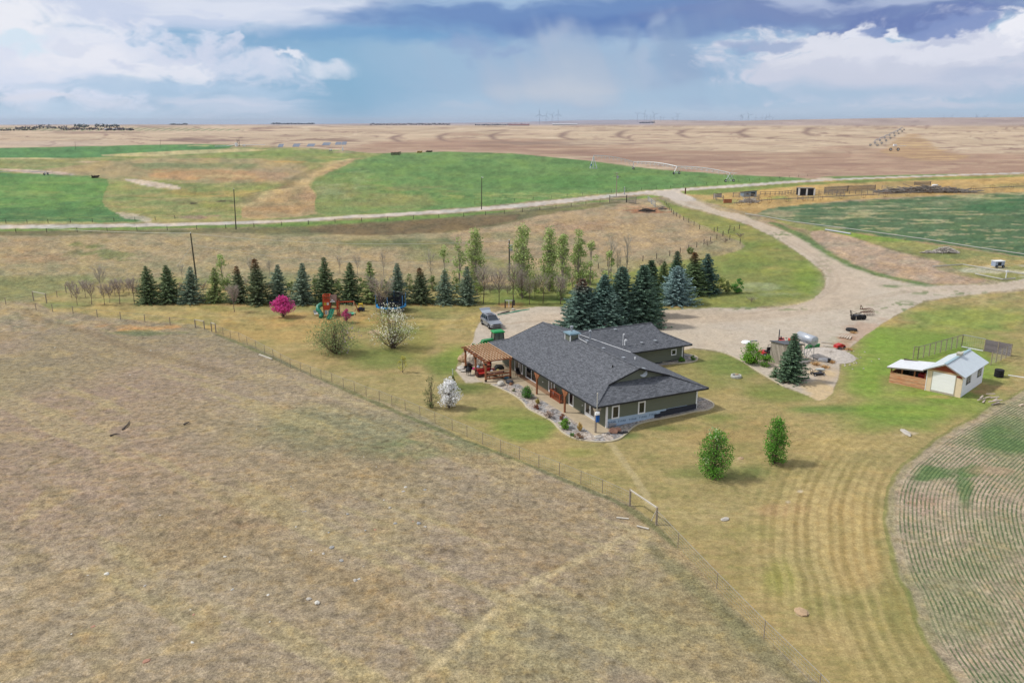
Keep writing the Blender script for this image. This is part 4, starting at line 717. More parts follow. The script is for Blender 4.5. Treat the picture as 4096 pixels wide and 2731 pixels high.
    # vents and pipes on the roof, satellite dish
    P1 = (3.5+p*1.2, p, 0); P2 = (3.5+p*x1, -p, 0); PW = (3.5-16.8*wp, 0, wp); PH = (3.5+1.8*(1.3/3.8), 0, 1.3/3.8); Sx = M_('steel')
    for (cx, cy), pl in (((1300,385),P2),((1458,459),P2),((1172,327),P2),((1393,236),PW),((1600,341),PW),((1707,325),PW)):
        q = hl(*HC(cx, cy), pl); MB().box((q.x,q.y,q.z+.1),(.35,.4,.16)).box((q.x,q.y,q.z+.2),(.45,.5,.04)).build('roof_vent', Sx, R)
    for (cx, cy), pl in (((1373,527),P1),((1548,466),P2)):
        q = hl(*HC(cx, cy), pl); MB().cyl(q, q+Vector((0,0,.3)), .09).cyl(q+Vector((0,0,.3)), q+Vector((0,0,.34)), .13).build('vent_pipe', M_('black') if pl is P1 else M_('white'), R)
    q = hl(*HC(1195,313), P2 if hl(*HC(1195,313), PW).z < hl(*HC(1195,313), P2).z and False else PW); MB().lathe([(.24,-.1),(.24,.1),(.13,.12),(.13,1.3),(.24,1.32),(.24,1.5),(.15,1.52),(.02,1.7)], q).build('vent_stack', Sx, R)
    q = hl(*HC(1453,355), PW); MB().tube([q, q+Vector((0,0,1.7)), q+Vector((.05,0,1.85)), q+Vector((.2,0,1.85)), q+Vector((.24,0,1.7))], .06, 7).build('gooseneck_pipe', M_('white'), R)
    q = hl(*HC(1468,354), PW); MB().tube([q, q+Vector((0,0,.7)), q+Vector((.1,0,.9)), q+Vector((.28,0,.85)), q+Vector((.3,0,.65))], .11, 8).build('gooseneck_pipe', M_('white'), R)
    q = hl(*HC(1608,606), PH); d = empty('satellite_dish', (0,0,0)); bpy.data.objects.remove(d)
    n = Vector((-.25,-.85,.42)).normalized(); c = q+Vector((0,-.05,.72)); qt = n.to_track_quat('Z', 'Y').to_matrix(); m = MB(); prof = [(.02,0),(.26,.02),(.46,.06),(.6,.1)]; vs = []
    for r_, z_ in prof+[(.6,.07),(.3,-.03)]:
        for i in range(16): a = i*math.pi/8; vs.append(c+qt @ Vector((r_*math.cos(a), r_*1.1*math.sin(a), z_)))
    fs = [(i*16+j, i*16+(j+1) % 16, (i+1)*16+(j+1) % 16, (i+1)*16+j) for i in range(5) for j in range(16)]+[tuple(range(16))]
    m.add(vs, fs); do = m.build('satellite_dish', mat('pale_dish', (206,216,224), .5, .03), R, True)
    MB().tube([q, q+Vector((0,0,.4)), c-n*.03], .035, 6).bar(c-Vector((0,0,.3)), c+n*.45-Vector((0,0,.12)), .04).box(c+n*.46-Vector((0,0,.1)), (.1,.1,.12)).build('dish_arm', Sx, do)
    # electrical mast, meter and blue box on the corner post
    MB().tube([(-1.12,-2.02,2.6),(-1.12,-2.02,5.35)],.05,7).cyl((-1.12,-2.02,5.3),(-1.12,-2.02,5.45),.075).build('service_mast', mat('pale_pipe', (225,222,212), .5, .04), R)
    MB().box((-1.1,-2.12,2.75),(.55,.3,.38)).cyl((-1.1,-2.27,2.75),(-1.1,-2.4,2.75),.13,n=12).build('meter_box', M_('white'), R)
    MB().box((-1.05,-2.12,2.05),(.42,.26,.85)).box((-1.05,-2.27,2.1),(.3,.03,.6)).build('blue_box', mat('blue_enamel', (28,98,180), .4, .03), R)
    # eave lights and hose bib
    for u, z_ in ((15.6+.9,.95),(4.95,1.1)): MB().bx(.87,.95,u,u+.12,z_,z_+.18).build('outlet', T, R)
    # added brown strip painting plank-like shade on the concrete by the wall, stair rail
    MB().bx(.05, .95, 9.4, 24.3, .0, .14).build('walk_shade_strip', board_mat('walk_shade_brown', (176,140,110), .16, 'X', .01, .08), R)
    RR = MB(); red = M_('redwood')
    for a, b in (((.0,12.4),(.0,9.6)),((.0,9.6),(.85,9.6)),((.0,12.4),(.85,12.4))):
        RR.bar((*a,1.32),(*b,1.32),.2,.07).bar((*a,.22),(*b,.22),.1,.09); n_ = max(3, int(math.dist(a, b)/.3))
        for i in range(n_+1): t_ = i/n_; RR.bx(a[0]+(b[0]-a[0])*t_-.035, a[0]+(b[0]-a[0])*t_+.035, a[1]+(b[1]-a[1])*t_-.035, a[1]+(b[1]-a[1])*t_+.035, .2, 1.3)
        RR.bx(a[0]-.08,a[0]+.08,a[1]-.08,a[1]+.08,.05,1.285)
    RR.build('stair_railing', red, R)
build_house()

# ---- hard landscaping round the house
def pebble_mat():
    m = mat('river_gravel', (186,178,168), .9, .05); nt = m.node_tree; N = nt.nodes; L = nt.links; b = N['Principled BSDF']; tc = N.new('ShaderNodeTexCoord')
    v = N.new('ShaderNodeTexVoronoi'); v.inputs['Scale'].default_value = 5.5; L.new(tc.outputs['Object'], v.inputs[0]); r = N.new('ShaderNodeValToRGB'); L.new(v.outputs['Color'], r.inputs[0])
    cr = r.color_ramp; cols = [(0,(120,108,100)),(.35,(176,164,152)),(.6,(206,190,172)),(1,(226,220,212))]
    while len(cr.elements) < 4: cr.elements.new(.5)
    for e, (p_, c) in zip(cr.elements, cols): e.position = p_; e.color = (*alb(c), 1)
    n = N.new('ShaderNodeTexNoise'); n.inputs['Scale'].default_value = .55; n.inputs['Detail'].default_value = 3; L.new(tc.outputs['Object'], n.inputs[0]); r2 = N.new('ShaderNodeMapRange'); r2.inputs[1].default_value = .48; r2.inputs[2].default_value = .56; L.new(n.outputs[0], r2.inputs[0])
    mx = N.new('ShaderNodeMix'); mx.data_type = 'RGBA'; mx.blend_type = 'MULTIPLY'; mx.inputs[7].default_value = (.72,.8,.92,1); L.new(r2.outputs[0], mx.inputs[0]); L.new(r.outputs[0], mx.inputs[6]); L.new(mx.outputs[2], b.inputs['Base Color'])
    bp = N.new('ShaderNodeBump'); bp.inputs['Strength'].default_value = .8; bp.inputs['Distance'].default_value = .08; L.new(v.outputs['Distance'], bp.inputs['Height']); L.new(bp.outputs[0], b.inputs['Normal']); return m
def poly_sheet(name, pts, z0, z1, m, parent=None):
    o = MB().prism(pts, z0, z1).build(name, m, parent); bm = bmesh.new(); bm.from_mesh(o.data)
    bmesh.ops.triangulate(bm, faces=[f for f in bm.faces if len(f.verts) > 4], ngon_method='EAR_CLIP'); bm.to_mesh(o.data); bm.free(); return o
PAT = [(1232,1068),(955,870),(768,757),(640,662),(430,662),(366,652),(300,605),(245,548),(214,505)]
def build_hardscape():
    def W2(x, y): q = HLc(x, y, 0.); p_ = hw(q.x, q.y); return (p_.x, p_.y)
    wl = lambda v, u: tuple(hw(v, u)[:2])
    pat = [W2(*p_) for p_ in PAT]+[wl(-5.9,31.6), wl(.9,31.6), wl(.9,-1.0), wl(1.2,-1.05), wl(1.1,-2.2)]
    tag(poly_sheet('patio', pat, -.2, .085, mat('patio_concrete', (206,188,158), .85, .07, 1.2)), kind='structure')
    bed = [W2(*p_) for p_ in LAWN_BED]+[wl(15.1,-.9), wl(1.2,-.9), wl(1.15,-2.15)]+[W2(*p_) for p_ in PAT[:5]]
    o = poly_sheet('gravel_bed', bed, -.3, .05, pebble_mat()); tag(o, kind='structure')
    # far end of the bed follows the slightly higher ground
    for v_ in o.data.vertices:
        if v_.co.z > 0: v_.co.z = float(height(v_.co.x, v_.co.y))+.07
    def curb(name, pts, label):
        pts = smooth_poly([W2(*p_) for p_ in pts], False, 2); m = MB(); k = len(pts)
        vs = []
        for i, p_ in enumerate(pts):
            a = np.array(pts[min(i+1, k-1)])-np.array(pts[max(i-1, 0)]); a = a/np.linalg.norm(a); n = np.array([-a[1], a[0]]); h0 = float(height(*p_))
            for s_, z_ in ((-.09,-.1),(-.08,.11),(.08,.11),(.09,-.1)): vs.append((p_[0]+n[0]*s_, p_[1]+n[1]*s_, h0+z_))
        m.add(vs, [(i*4+j, i*4+j+1, i*4+j+5, i*4+j+4) for i in range(k-1) for j in range(3)]); tag(m.build(name, mat('curb_concrete', (214,202,174), .85, .06, 2)), label, 'edging')
    curb('concrete_edging', LAWN_BED, 'curving pale concrete edging between the lawn and the gravel bed in front of the house')
    gb = [(1925,458),(1990,465),(2030,480),(2042,500),(2005,524),(1930,533),(1800,532),(1740,520)]
    o = poly_sheet('gravel_bed', [W2(*p_) for p_ in gb]+[wl(16.5,17.9), wl(27,17.9)], -.3, .05, pebble_mat()); tag(o, kind='structure')
    for v_ in o.data.vertices:
        if v_.co.z > 0: v_.co.z = float(height(v_.co.x, v_.co.y))+.07
    curb('concrete_edging', gb, 'short pale concrete edging around the small gravel bed by the garage wing')
    lc = [(1590,800),(1622,803),(1660,809),(1700,826),(1735,850),(1765,868),(1800,888)]
    k5 = lambda p_: (p_[0]*1.7415, p_[1]*1.7415)
    pts = smooth_poly([GD(*p_)[:2] for p_ in lc], False, 2); m = MB()
    for a, b in zip(pts[:-1], pts[1:]):
        za, zb = float(height(*a)), float(height(*b)); m.bar((a[0],a[1],za+.04),(b[0],b[1],zb+.04),.16,.12)
    tag(m.build('concrete_edging', mat('curb_concrete', (214,202,174))), 'pale concrete edging between the mown lawn and the gravel yard beside the garage', 'edging')
build_hardscape()

# ------------------------------------------------------------------ vegetation builders
def pxh(base, tx, ty):
    """height above `base` at which a vertical line through it meets photo row ty"""
    d = _ray(tx, ty); r = math.hypot(base.x, base.y)/math.hypot(d[0], d[1]); return H+d[2]*r-base.z
def leafmesh(name, P, D, ln, wd, cols, parent, m, rng, jit=.5):
    """P leaf centres, D leaf directions, one small four-cornered spray each"""
    n = len(P); D = D/np.maximum(np.linalg.norm(D, axis=1, keepdims=True), 1e-6)
    r = rng.normal(size=(n, 3)); B = np.cross(D, r); B /= np.maximum(np.linalg.norm(B, axis=1, keepdims=True), 1e-6)
    ln = (np.asarray(ln)*rng.uniform(.7, 1.3, n))[:, None]/2; wd = (np.asarray(wd)*rng.uniform(.7, 1.3, n))[:, None]/2
    V = np.stack([P-D*ln, P-B*wd, P+D*ln, P+B*wd], 1).reshape(-1, 3); Fq = np.arange(4*n).reshape(-1, 4)
    return rawmesh(name, V, Fq, [m], np.repeat(cols, 4, 0), False, parent)
LEAF = mat_attr('foliage', .75, .2, .25); NEEDLE = mat_attr('needles', .8, .2, .1); PETAL = mat_attr('blossom', .7, .2, .3)
def spruce(p, h, w, label, seed, rgb=(78,92,72), tip=None, group=None, dens=1., gap=0., skirt=.04, full=.78):
    rng = np.random.default_rng(seed); R = empty('spruce_tree', p, rng.uniform(0, 6), label, 'tree', group); R.rotation_euler = (rng.normal()*.025, rng.normal()*.025, rng.uniform(0, 6)); lop = rng.uniform(0, 6.3); lopa = rng.uniform(.03, .2)
    MB().cyl((0,0,-.3), (0,0,h*.95), .022*h+.03, .01, 7).build('trunk', M_('bark'), R)
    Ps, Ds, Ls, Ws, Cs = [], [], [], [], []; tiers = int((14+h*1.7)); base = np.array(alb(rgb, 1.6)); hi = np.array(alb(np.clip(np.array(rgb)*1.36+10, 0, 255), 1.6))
    for i in range(tiers):
        t = (i+.5)/tiers; z = h*(skirt+(1-skirt)*t); rad = w/2*((1-t)**full)*rng.uniform(.78, 1.12)+.06
        if gap and rng.random() < gap: rad *= .55
        nb = int((7+6*(1-t))*dens)
        a0 = rng.uniform(0, 6.3)
        for b in range(nb):
            a = a0+2*math.pi*b/nb+rng.normal()*.18; L_ = rad*rng.uniform(.62, 1.2)*(1+lopa*math.cos(a-lop)); tone = rng.uniform(0, 1); dr = -.16-.18*(1-t)
            k = max(3, int(L_/ (h*.028)))
            for j in range(k):
                s = (j+.7)/k; r_ = L_*s; zz = z+dr*r_+.22*r_*s*s; q = np.array([math.cos(a)*r_, math.sin(a)*r_, zz]); dirv = np.array([math.cos(a), math.sin(a), dr+.35*s])
                side = np.array([-math.sin(a), math.cos(a), -.08]); wv = (1-s)*.9+.35
                for c_ in (-1, 1):
                    Ps.append(q+side*c_*.045*h*wv*.5); Ds.append(dirv*.8+side*c_*.8+rng.normal(size=3)*.15); Ls.append(.075*h*(.6+.5*wv)); Ws.append(.030*h)
                    mixv = np.clip(.25*tone+.75*s*rng.uniform(.3, 1), 0, 1); col = base*(1-mixv)+hi*mixv  # highlight tone painted in, needles lighten towards the branch tips
                    if tip is not None and t > .72: tt = min(1, (t-.72)/.2)*rng.uniform(.3, 1); col = col*(1-tt)+np.array(alb(tip, 1.3))*tt
                    Cs.append(col*rng.uniform(.75, 1.2))
    Ps.append([0,0,h*.985]); Ds.append([0,0,1]); Ls.append(.09*h); Ws.append(.03*h); Cs.append(base)
    leafmesh('crown', np.array(Ps), np.array(Ds), Ls, Ws, np.array(Cs), R, NEEDLE, rng); return R
def leafy(name, p, h, w, label, cat, seed, rgb, leaves=2500, size=.16, levels=4, kids=3, trunk=.22, stems=1, up=.6, group=None, spread=.5, bark='bark', flower=None, ffrac=0., var=.25, fside=None, minr=.012, clumps=None, lobe=.5, base=None, r0=None, bias=0.):
    """leafy plant: stems, limbs reaching to scattered leaf clumps inside an uneven envelope"""
    R = empty(name, p, 0, label, cat, group); rng = np.random.default_rng(seed); nC = clumps or int(np.clip(leaves/34, 9, 90))
    b0 = base if base is not None else (.04 if stems > 1 else max(.08, trunk-.1))
    t = rng.beta(1.15, 1.25, nC) if up < 1.2 else rng.uniform(0, 1, nC); prof = (np.sin(math.pi*np.clip(t, .02, .985)**(.75 if up < 1.2 else .62)))**.62*(1-.18*t)
    a = rng.uniform(0, 2*math.pi, nC); rr = np.sqrt(rng.uniform(.08, 1, nC))*prof*w/2*rng.uniform(.75, 1.12, nC)
    Cc = np.stack([np.cos(a)*rr, np.sin(a)*rr, h*(b0+(1-b0)*t)], 1); rad = (w*.16+h*.035)*rng.uniform(.6, 1.25, nC)*lobe*2
    mb = MB(); R0 = r0 or (.016*h+.014)
    for s_ in range(stems):
        q = rng.uniform(0, 6.28); off = 0 if stems == 1 else w*.07; tx = rng.normal(size=2)*w*.05*(1 if stems == 1 else 3)
        mb.tube([(math.cos(q)*off, math.sin(q)*off, -.12), (math.cos(q)*off*1.2+tx[0]*.4, math.sin(q)*off*1.2+tx[1]*.4, h*.4), (tx[0], tx[1], h*.86)], [R0/math.sqrt(stems), R0*.6/math.sqrt(stems), .008], 6)
    for c in Cc:
        z0 = max(.02*h, c[2]-max(rr.mean(), .1)*(.9+up)-.1*h); st = np.array([c[0]*.06, c[1]*.06, z0 if stems == 1 else z0*.3]); md = (st+c)/2+np.array([0, 0, -.03*h]); mb.tube([st, md, c], [max(minr*1.3, R0*.3), max(minr, R0*.2), minr*.6], 4, cap=False)
        for _ in range(2): e = c+rng.normal(size=3)*rad.mean()*.9; mb.cyl(c*.75+st*.25, e, minr*.8, minr*.4, 3, cap=False)
    mb.build('trunk' if cat == 'tree' else 'stems', M_(bark), R)
    idx = rng.integers(0, nC, leaves); D = rng.normal(size=(leaves, 3)); D /= np.linalg.norm(D, axis=1, keepdims=True); P = Cc[idx]+D*(rad[idx]*rng.uniform(.25, 1, leaves)**.5)[:, None]*np.array([1, 1, .85])
    keep = P[:, 2] > .02*h; P = P[keep]; idx = idx[keep]; n = len(P); tone = rng.normal(size=nC)*.16
    col = np.array(alb(rgb, 1.55))*(1+var*rng.normal(size=(n, 1))*.5+tone[idx][:, None]); col = np.clip(col, .004, .9)
    if flower is not None:
        fc = rng.uniform(0, 1, nC) if fside is None else .5-(Cc@np.array(fside))/w+.25*rng.normal(size=nC)
        pr = (fc[idx] < ffrac)&(rng.random(n) < .8) if ffrac < .9 else rng.random(n) < ffrac
        leafmesh('blossom', P[pr], rng.normal(size=(pr.sum(), 3)), size*1.1, size*.95, np.array(alb(flower, 1.6))*(1+.13*rng.normal(size=(pr.sum(), 1))), R, PETAL, rng); P = P[~pr]; col = col[~pr]
    if len(P): leafmesh('crown' if cat == 'tree' else 'foliage', P, rng.normal(size=(len(P), 3))+[0,0,.3], size, size*.62, col, R, LEAF, rng)
    return R
def bare(name, p, h, w, label, cat, seed, levels=5, kids=3, bark='purplebark', trunk=.25, stems=1, up=.8, group=None, buds=None, nb=0, minr=.014, r0=None):
    """leafless plant: trunk, rising limbs and a haze of fine twigs that fan outwards"""
    R = empty(name, p, 0, label, cat, group); rng = np.random.default_rng(seed); mb = MB(); tw = MB(); R0 = (r0 or .012*h+.012); nL = 9+2*levels; E = []
    for s_ in range(stems):
        q = rng.uniform(0, 6.28); off = 0 if stems == 1 else w*.06; lx = rng.normal(size=2)*w*.04; mb.tube([(math.cos(q)*off, math.sin(q)*off, -.12), (lx[0], lx[1], h*.35), (lx[0]*2, lx[1]*2, h*.88)], [R0/math.sqrt(stems), R0*.6/math.sqrt(stems), minr*.5], 6)
    for i in range(nL):
        t = (i+.5)/nL; a = i*2.4+rng.uniform(-.5, .5); z0 = h*((trunk if stems == 1 else .05)+(.9-trunk)*t*.7); L_ = w/2*(math.sin(math.pi*min(.97, (.16+.8*t)))**.7)*rng.uniform(.7, 1.1)
        e = np.array([math.cos(a)*L_, math.sin(a)*L_, min(h, z0+L_*(.5+up*.75)+h*.10)]); st = np.array([math.cos(a)*.01, math.sin(a)*.01, z0]); md = (st+e)/2+np.array([math.cos(a), math.sin(a), -.6])*L_*.10
        mb.tube([st, md, e], [max(minr, R0*.42), max(minr*.8, R0*.25), minr*.5], 4, cap=False)
        for k in range(5+levels*2):
            u = rng.uniform(.25, 1); b_ = st*(1-u)**2+md*2*u*(1-u)+e*u*u; d = np.array([math.cos(a), math.sin(a), .9+up])*.6+rng.normal(size=3)*.55; d /= np.linalg.norm(d); l2 = h*rng.uniform(.07, .17); f = b_+d*l2
            f[2] = min(f[2], h); tw.cyl(b_, f, minr*.75, minr*.4, 3, cap=False); E.append(f)
            for _ in range(2): g = b_*.4+f*.6; d2 = d+rng.normal(size=3)*.5; e2 = g+d2*l2*.55; tw.cyl(g, e2, minr*.55, minr*.3, 3, cap=False); E.append(e2)
    tr = mb.build('trunk', M_(bark), R); tw.build('twigs', mat('purple_twigs', (196,182,172), .95, .12, 3) if bark != 'palebark' else mat('pale_twigs', (206,196,180), .95, .1, 3), R)
    if nb:
        E = np.array(E); idx = rng.integers(0, len(E), nb); P = E[idx]+rng.normal(size=(nb, 3))*h*.02; leafmesh('leaves', P, rng.normal(size=(nb, 3)), .15, .1, np.array(alb(buds, 1.4))*(1+.2*rng.normal(size=(nb, 1))), R, LEAF, rng)
    return R
def tuft(name, p, h, w, label, cat, seed, rgb, n=160, group=None):
    rng = np.random.default_rng(seed); a = rng.uniform(0, 6.28, n); r = rng.uniform(0, .35, n)*w; out = rng.uniform(.1, 1, n)
    R0 = np.stack([np.cos(a)*r*.4, np.sin(a)*r*.4, np.zeros(n)], 1); T_ = np.stack([np.cos(a)*w*.5*out, np.sin(a)*w*.5*out, h*rng.uniform(.5, 1, n)*(1-.35*out)], 1)
    D = T_-R0; L_ = np.linalg.norm(D, axis=1); o = leafmesh(name, (R0+T_)/2, D, L_*1.0, .05*h+.03, np.array(alb(rgb, 1.35))*(1+.22*rng.normal(size=(n, 1))), None, LEAF, rng); o.location = p
    return tag(o, label, cat, group)
def place(bx_, by_, ty, tx=None): p = G(bx_, by_); return p, max(.3, pxh(p, tx or bx_, ty))
def wpx(p, n): return n*mpp(p)

# ---- the spruce row behind the play yard
ROW = [(596,1212,1063,92,'g'),(681,1209,1058,86,'g'),(766,1210,1067,98,'b'),(864,1208,1070,72,'y'),(960,1209,1063,76,'t'),(1038,1214,1036,98,'t'),(1118,1207,1058,84,'b'),(1212,1214,1051,94,'b'),(1308,1209,1031,100,'g'),(1402,1210,1051,94,'g'),(1489,1211,1046,84,'y'),(1592,1212,1053,86,'b'),(1684,1212,1070,94,'t'),(1779,1215,1080,94,'b'),(1868,1217,1066,88,'b')]
ORD = ['first','second','third','fourth','fifth','sixth','seventh','eighth','ninth','tenth','eleventh','twelfth','thirteenth','fourteenth','fifteenth']
DES = ['slender green','full green','broad blue-green','thin yellow-green','narrow rusty-topped','tall rusty-topped','small dense blue-green','wide blue-green','tallest dark green','full dark green','olive green half-hidden','dark blue-green','rusty-tipped dark','plump blue-green','silvery blue-green']
SC = {'g': (84,98,68), 'b': (96,110,92), 'y': (108,120,74), 't': (84,94,68)}
for i, (bx_, by_, ty, wp_, k) in enumerate(ROW):
    p, h = place(bx_, by_, ty)
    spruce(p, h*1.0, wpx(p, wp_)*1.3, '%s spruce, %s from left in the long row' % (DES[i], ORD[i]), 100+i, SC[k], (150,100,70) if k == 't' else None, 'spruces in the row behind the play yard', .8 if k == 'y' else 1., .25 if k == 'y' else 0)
# ---- the tall clump beside the garage and the group across the drive
for i, (bx_, by_, tx, ty, wp_, rgb, tip, lb) in enumerate([
    (2316,1316,2328,1112,160,(84,104,94),(140,90,70),'big blue-green spruce with brown tip, leftmost of the clump behind the garage'),
    (2405,1312,2413,1098,124,(80,102,92),None,'narrow blue-green spruce, second from the left in the clump behind the garage'),
    (2478,1305,2472,1068,150,(78,98,84),None,'tall spruce in the middle right of the clump behind the garage'),
    (2450,1322,2452,1170,150,(88,108,98),None,'shorter bushy blue-green spruce in front, middle of the clump behind the garage'),
    (2350,1318,2372,1150,150,(84,104,94),None,'leaning bushy spruce in front, left half of the clump behind the garage'),
    (2566,1300,2568,1058,138,(72,92,76),None,'broad dark spruce at the right end of the clump behind the garage'),
    (2596,1262,2590,1040,104,(64,82,60),None,'dark spruce peeking out behind the right end of the garage clump'),
    (2706,1214,2710,1063,150,(106,126,124),None,'round silver-blue spruce at the front of the group across the drive'),
    (2770,1176,2770,1007,112,(82,98,66),(150,96,66),'rusty-topped spruce behind the silver-blue spruce across the drive'),
    (2822,1172,2803,1014,104,(72,94,84),None,'dark blue-green spruce at the right end of the group across the drive'),
    (2700,1150,2703,1004,80,(66,86,66),None,'pointed dark spruce at the back of the group across the drive'),
    (2648,1166,2656,1046,74,(84,98,64),None,'small olive spruce at the left of the group across the drive'),
    (3158,1524,3160,1332,104,(74,94,72),None,'single spruce with open base beside wooden shed and tank')]):
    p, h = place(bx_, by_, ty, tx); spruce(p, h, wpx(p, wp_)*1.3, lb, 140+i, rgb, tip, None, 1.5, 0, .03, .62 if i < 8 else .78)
p, h = place(3099, 1507, 1470); spruce(p, h*1.1, wpx(p, 52), 'low bushy young spruce at the foot of the single spruce by the shed', 160, (84,104,72))
# ---- poplars in young leaf, behind the yard
for i, (bx_, by_, tx, ty, wp_, lv, lb) in enumerate([
    (1903,1150,1902,912,66,1700,'leafy poplar left of the transformer pole'), (2090,1190,2090,900,86,2600,'broad poplar just right of the transformer pole'),
    (2197,1165,2197,902,60,1900,'slim poplar, third from the left of the light green poplars'), (2248,1200,2260,930,56,1500,'slim poplar, fourth from the left of the light green poplars'),
    (2312,1155,2314,918,52,1300,'slim poplar at the right end of the dense light green poplars'), (2360,1140,2368,960,44,420,'thin sparse poplar right of the dense poplars'),
    (1779,1150,1779,985,40,260,'thin scraggly poplar behind the spruce row, right part'), (1838,1160,1838,950,44,420,'sparse poplar behind the last spruces of the row'),
    (2432,1130,2440,1000,40,260,'low leafy poplar sapling behind the garage clump'), (895,1150,892,1012,46,420,'pale green sapling behind the spruce row, left part'),
    (3140//1,0,0,0,0,0,'')][:10]):
    p, h = place(bx_, by_, ty, tx); leafy('poplar_tree', p, h*.96, wpx(p, wp_)*1.25, lb, 'tree', 200+i, (156,172,108), int(lv*1.5), .34, 4, 3, .16, 1, 1.4, None, .55, 'palebark', var=.3, minr=.02)
for i, (bx_, by_, ty, wp_, lb) in enumerate([(2443,1125,928,26,'bare whitish poplar, left of the two tall bare ones'), (2504,1125,925,26,'tall bare whitish poplar behind the garage clump'), (2470,1125,985,22,'short bare poplar between two taller bare ones'),
    (1725,1140,1000,36,'bare whitish tree behind the thirteenth spruce'), (1430,1100,1020,24,'faint bare tree behind the tenth spruce'), (1360,1095,1022,20,'faint bare tree right of the tallest row spruce'), (1535,1100,1008,20,'faint bare tree behind the twelfth spruce'),
    (730,1120,1058,24,'small bare white tree behind the third spruce'), (1003,1110,1030,22,'bare white tree behind the rusty-topped spruces'), (1078,1105,1040,18,'thin bare white tree between the sixth and seventh spruces')]):
    p, h = place(bx_, by_, ty); bare('bare_tree', p, h, wpx(p, wp_)*1.2, lb, 'tree', 240+i, 1, 3, 'palebark', .3, 1, 1.6, 'bare whitish trees', minr=.022)
# ---- small bare orchard trees left and right of the spruces
OR = [(309,1221,1150,44),(367,1218,1128,46),(418,1219,1135,44),(439,1212,1150,34),(479,1215,1118,48),(537,1215,1110,56),(288,1192,1128,40),(342,1190,1122,40),(408,1182,1062,44),(460,1182,1120,36),(516,1182,1122,44)]
for i, (bx_, by_, ty, wp_) in enumerate(OR):
    p, h = place(bx_, by_, ty); bare('bare_tree', p, h, wpx(p, wp_), 'bare young tree, %s from left in the front line left of spruces' % ORD[i] if i < 6 else 'bare young tree, %s from left in the back line left of spruces' % ORD[i-6], 'tree', 260+i, 4, 3, 'purplebark' if i != 8 else 'palebark', .34, 1, 1.0, 'bare young trees left of the spruce row', minr=.016)
OR2 = [(1933,1215,1055,56),(1996,1219,1070,66),(2055,1216,1045,62),(2088,1200,1080,40),(2118,1218,1110,44),(2172,1213,1095,70),(2242,1216,1100,50),(2140,1195,1110,40)]
for i, (bx_, by_, ty, wp_) in enumerate(OR2):
    p, h = place(bx_, by_, ty); bare('bare_tree', p, h, wpx(p, wp_), 'bare greyish fruit tree behind the parked car, %s from left' % ORD[i], 'tree', 280+i, 5, 3, 'bark', .3, 1, .9, 'bare fruit trees behind the parked car', (150,170,90), 350 if i in (4, 5, 7) else 0, minr=.016)
p, h = place(938,1247,1143); bare('bare_tree', p, h, wpx(p, 44), 'reddish-brown bare tree standing on the lawn in front of the fifth spruce', 'tree', 300, 5, 3, 'purplebark', .3, 1, 1.3, minr=.018)
p, h = place(1526,1264,1108); bare('bare_tree', p, h, wpx(p, 96), 'grey-brown bare tree standing in front of the trampoline', 'tree', 301, 5, 3, 'purplebark', .3, 1, .8, None, (150,150,110), 300, minr=.022)
# ---- shrub belt behind the spruces
def WHERE(i):
    if i < 3: return 'the bare young trees, %s of three' % ORD[i]
    if i < 17: return 'the spruce row, next to its %s tree' % ORD[i-3]
    if i < 23: return 'the bare fruit trees, %s from left' % ORD[i-17]
    return 'the garage spruce clump along the pasture fence, %s from left' % ORD[i-23]
for i, (bx_, by_, hpx, wp_, k) in enumerate([(450,1172,30,50,0),(495,1172,34,60,0),(545,1174,36,50,0),(640,1168,36,40,0),(725,1165,36,40,0),(815,1168,40,50,0),(905,1160,40,46,1),(985,1150,38,60,0),(1080,1165,40,50,0),(1165,1170,40,40,1),(1260,1165,50,40,1),(1355,1165,50,40,1),(1445,1165,50,44,1),(1545,1170,55,40,1),(1640,1160,60,50,1),(1730,1165,60,46,1),(1825,1170,60,50,1),
    (1905,1178,50,60,2),(1960,1172,44,66,0),(2030,1174,40,60,0),(2150,1172,60,60,2),(2215,1160,60,70,2),(2290,1150,70,60,0),(2350,1135,60,66,1),(2420,1120,50,60,0),(2500,1110,40,66,0),(2570,1085,30,50,0),(2640,1060,24,60,0),(2760,1015,22,40,1),(2830,985,22,60,0),(2900,970,18,50,0),(2960,950,16,40,0)]):
    p = G(bx_, by_); col = [(128,112,98),(118,134,82),(140,160,84)][k]; nm = ['brown twiggy','mixed green','bright green'][k]
    if k == 0: bare('shrub', p, wpx(p, hpx)*.95, wpx(p, wp_), 'brown leafless shrub behind %s' % WHERE(i), 'shrub', 320+i, 4, 4, 'purplebark', .2, 3, .5, 'brown shrubs behind the spruces', (130,120,90), 120, minr=.016)
    else: leafy('shrub', p, wpx(p, hpx), wpx(p, wp_), '%s shrub behind %s' % (nm, WHERE(i)), 'shrub', 320+i, col, 520, .26, 3, 3, .2, 3, .5, '%s shrubs behind the spruces' % nm, .7)
for i, (bx_, by_, hpx, wp_, lb, col, lv) in enumerate([(2873,1172,64,60,'yellow-green leafy shrub right of the spruce group across the drive',(146,158,86),700),(2905,1175,50,44,'olive shrub between the yellow-green shrub and the round green bush',(124,136,80),500),(2948,1172,60,46,'round bright green bush left of the mown grass beside the drive',(84,136,62),900)]):
    p = G(bx_, by_); leafy('shrub', p, wpx(p, hpx), wpx(p, wp_), lb, 'shrub', 360+i, col, lv, .24, 3, 4, .2, 3, .5, None, .8)
p = G(3006, 1208); bare('shrub', p, wpx(p, 22), wpx(p, 54), 'low brown shrub at the edge of the drive near the round green bush', 'shrub', 365, 3, 4, 'purplebark', .3, 5, .2, minr=.014)
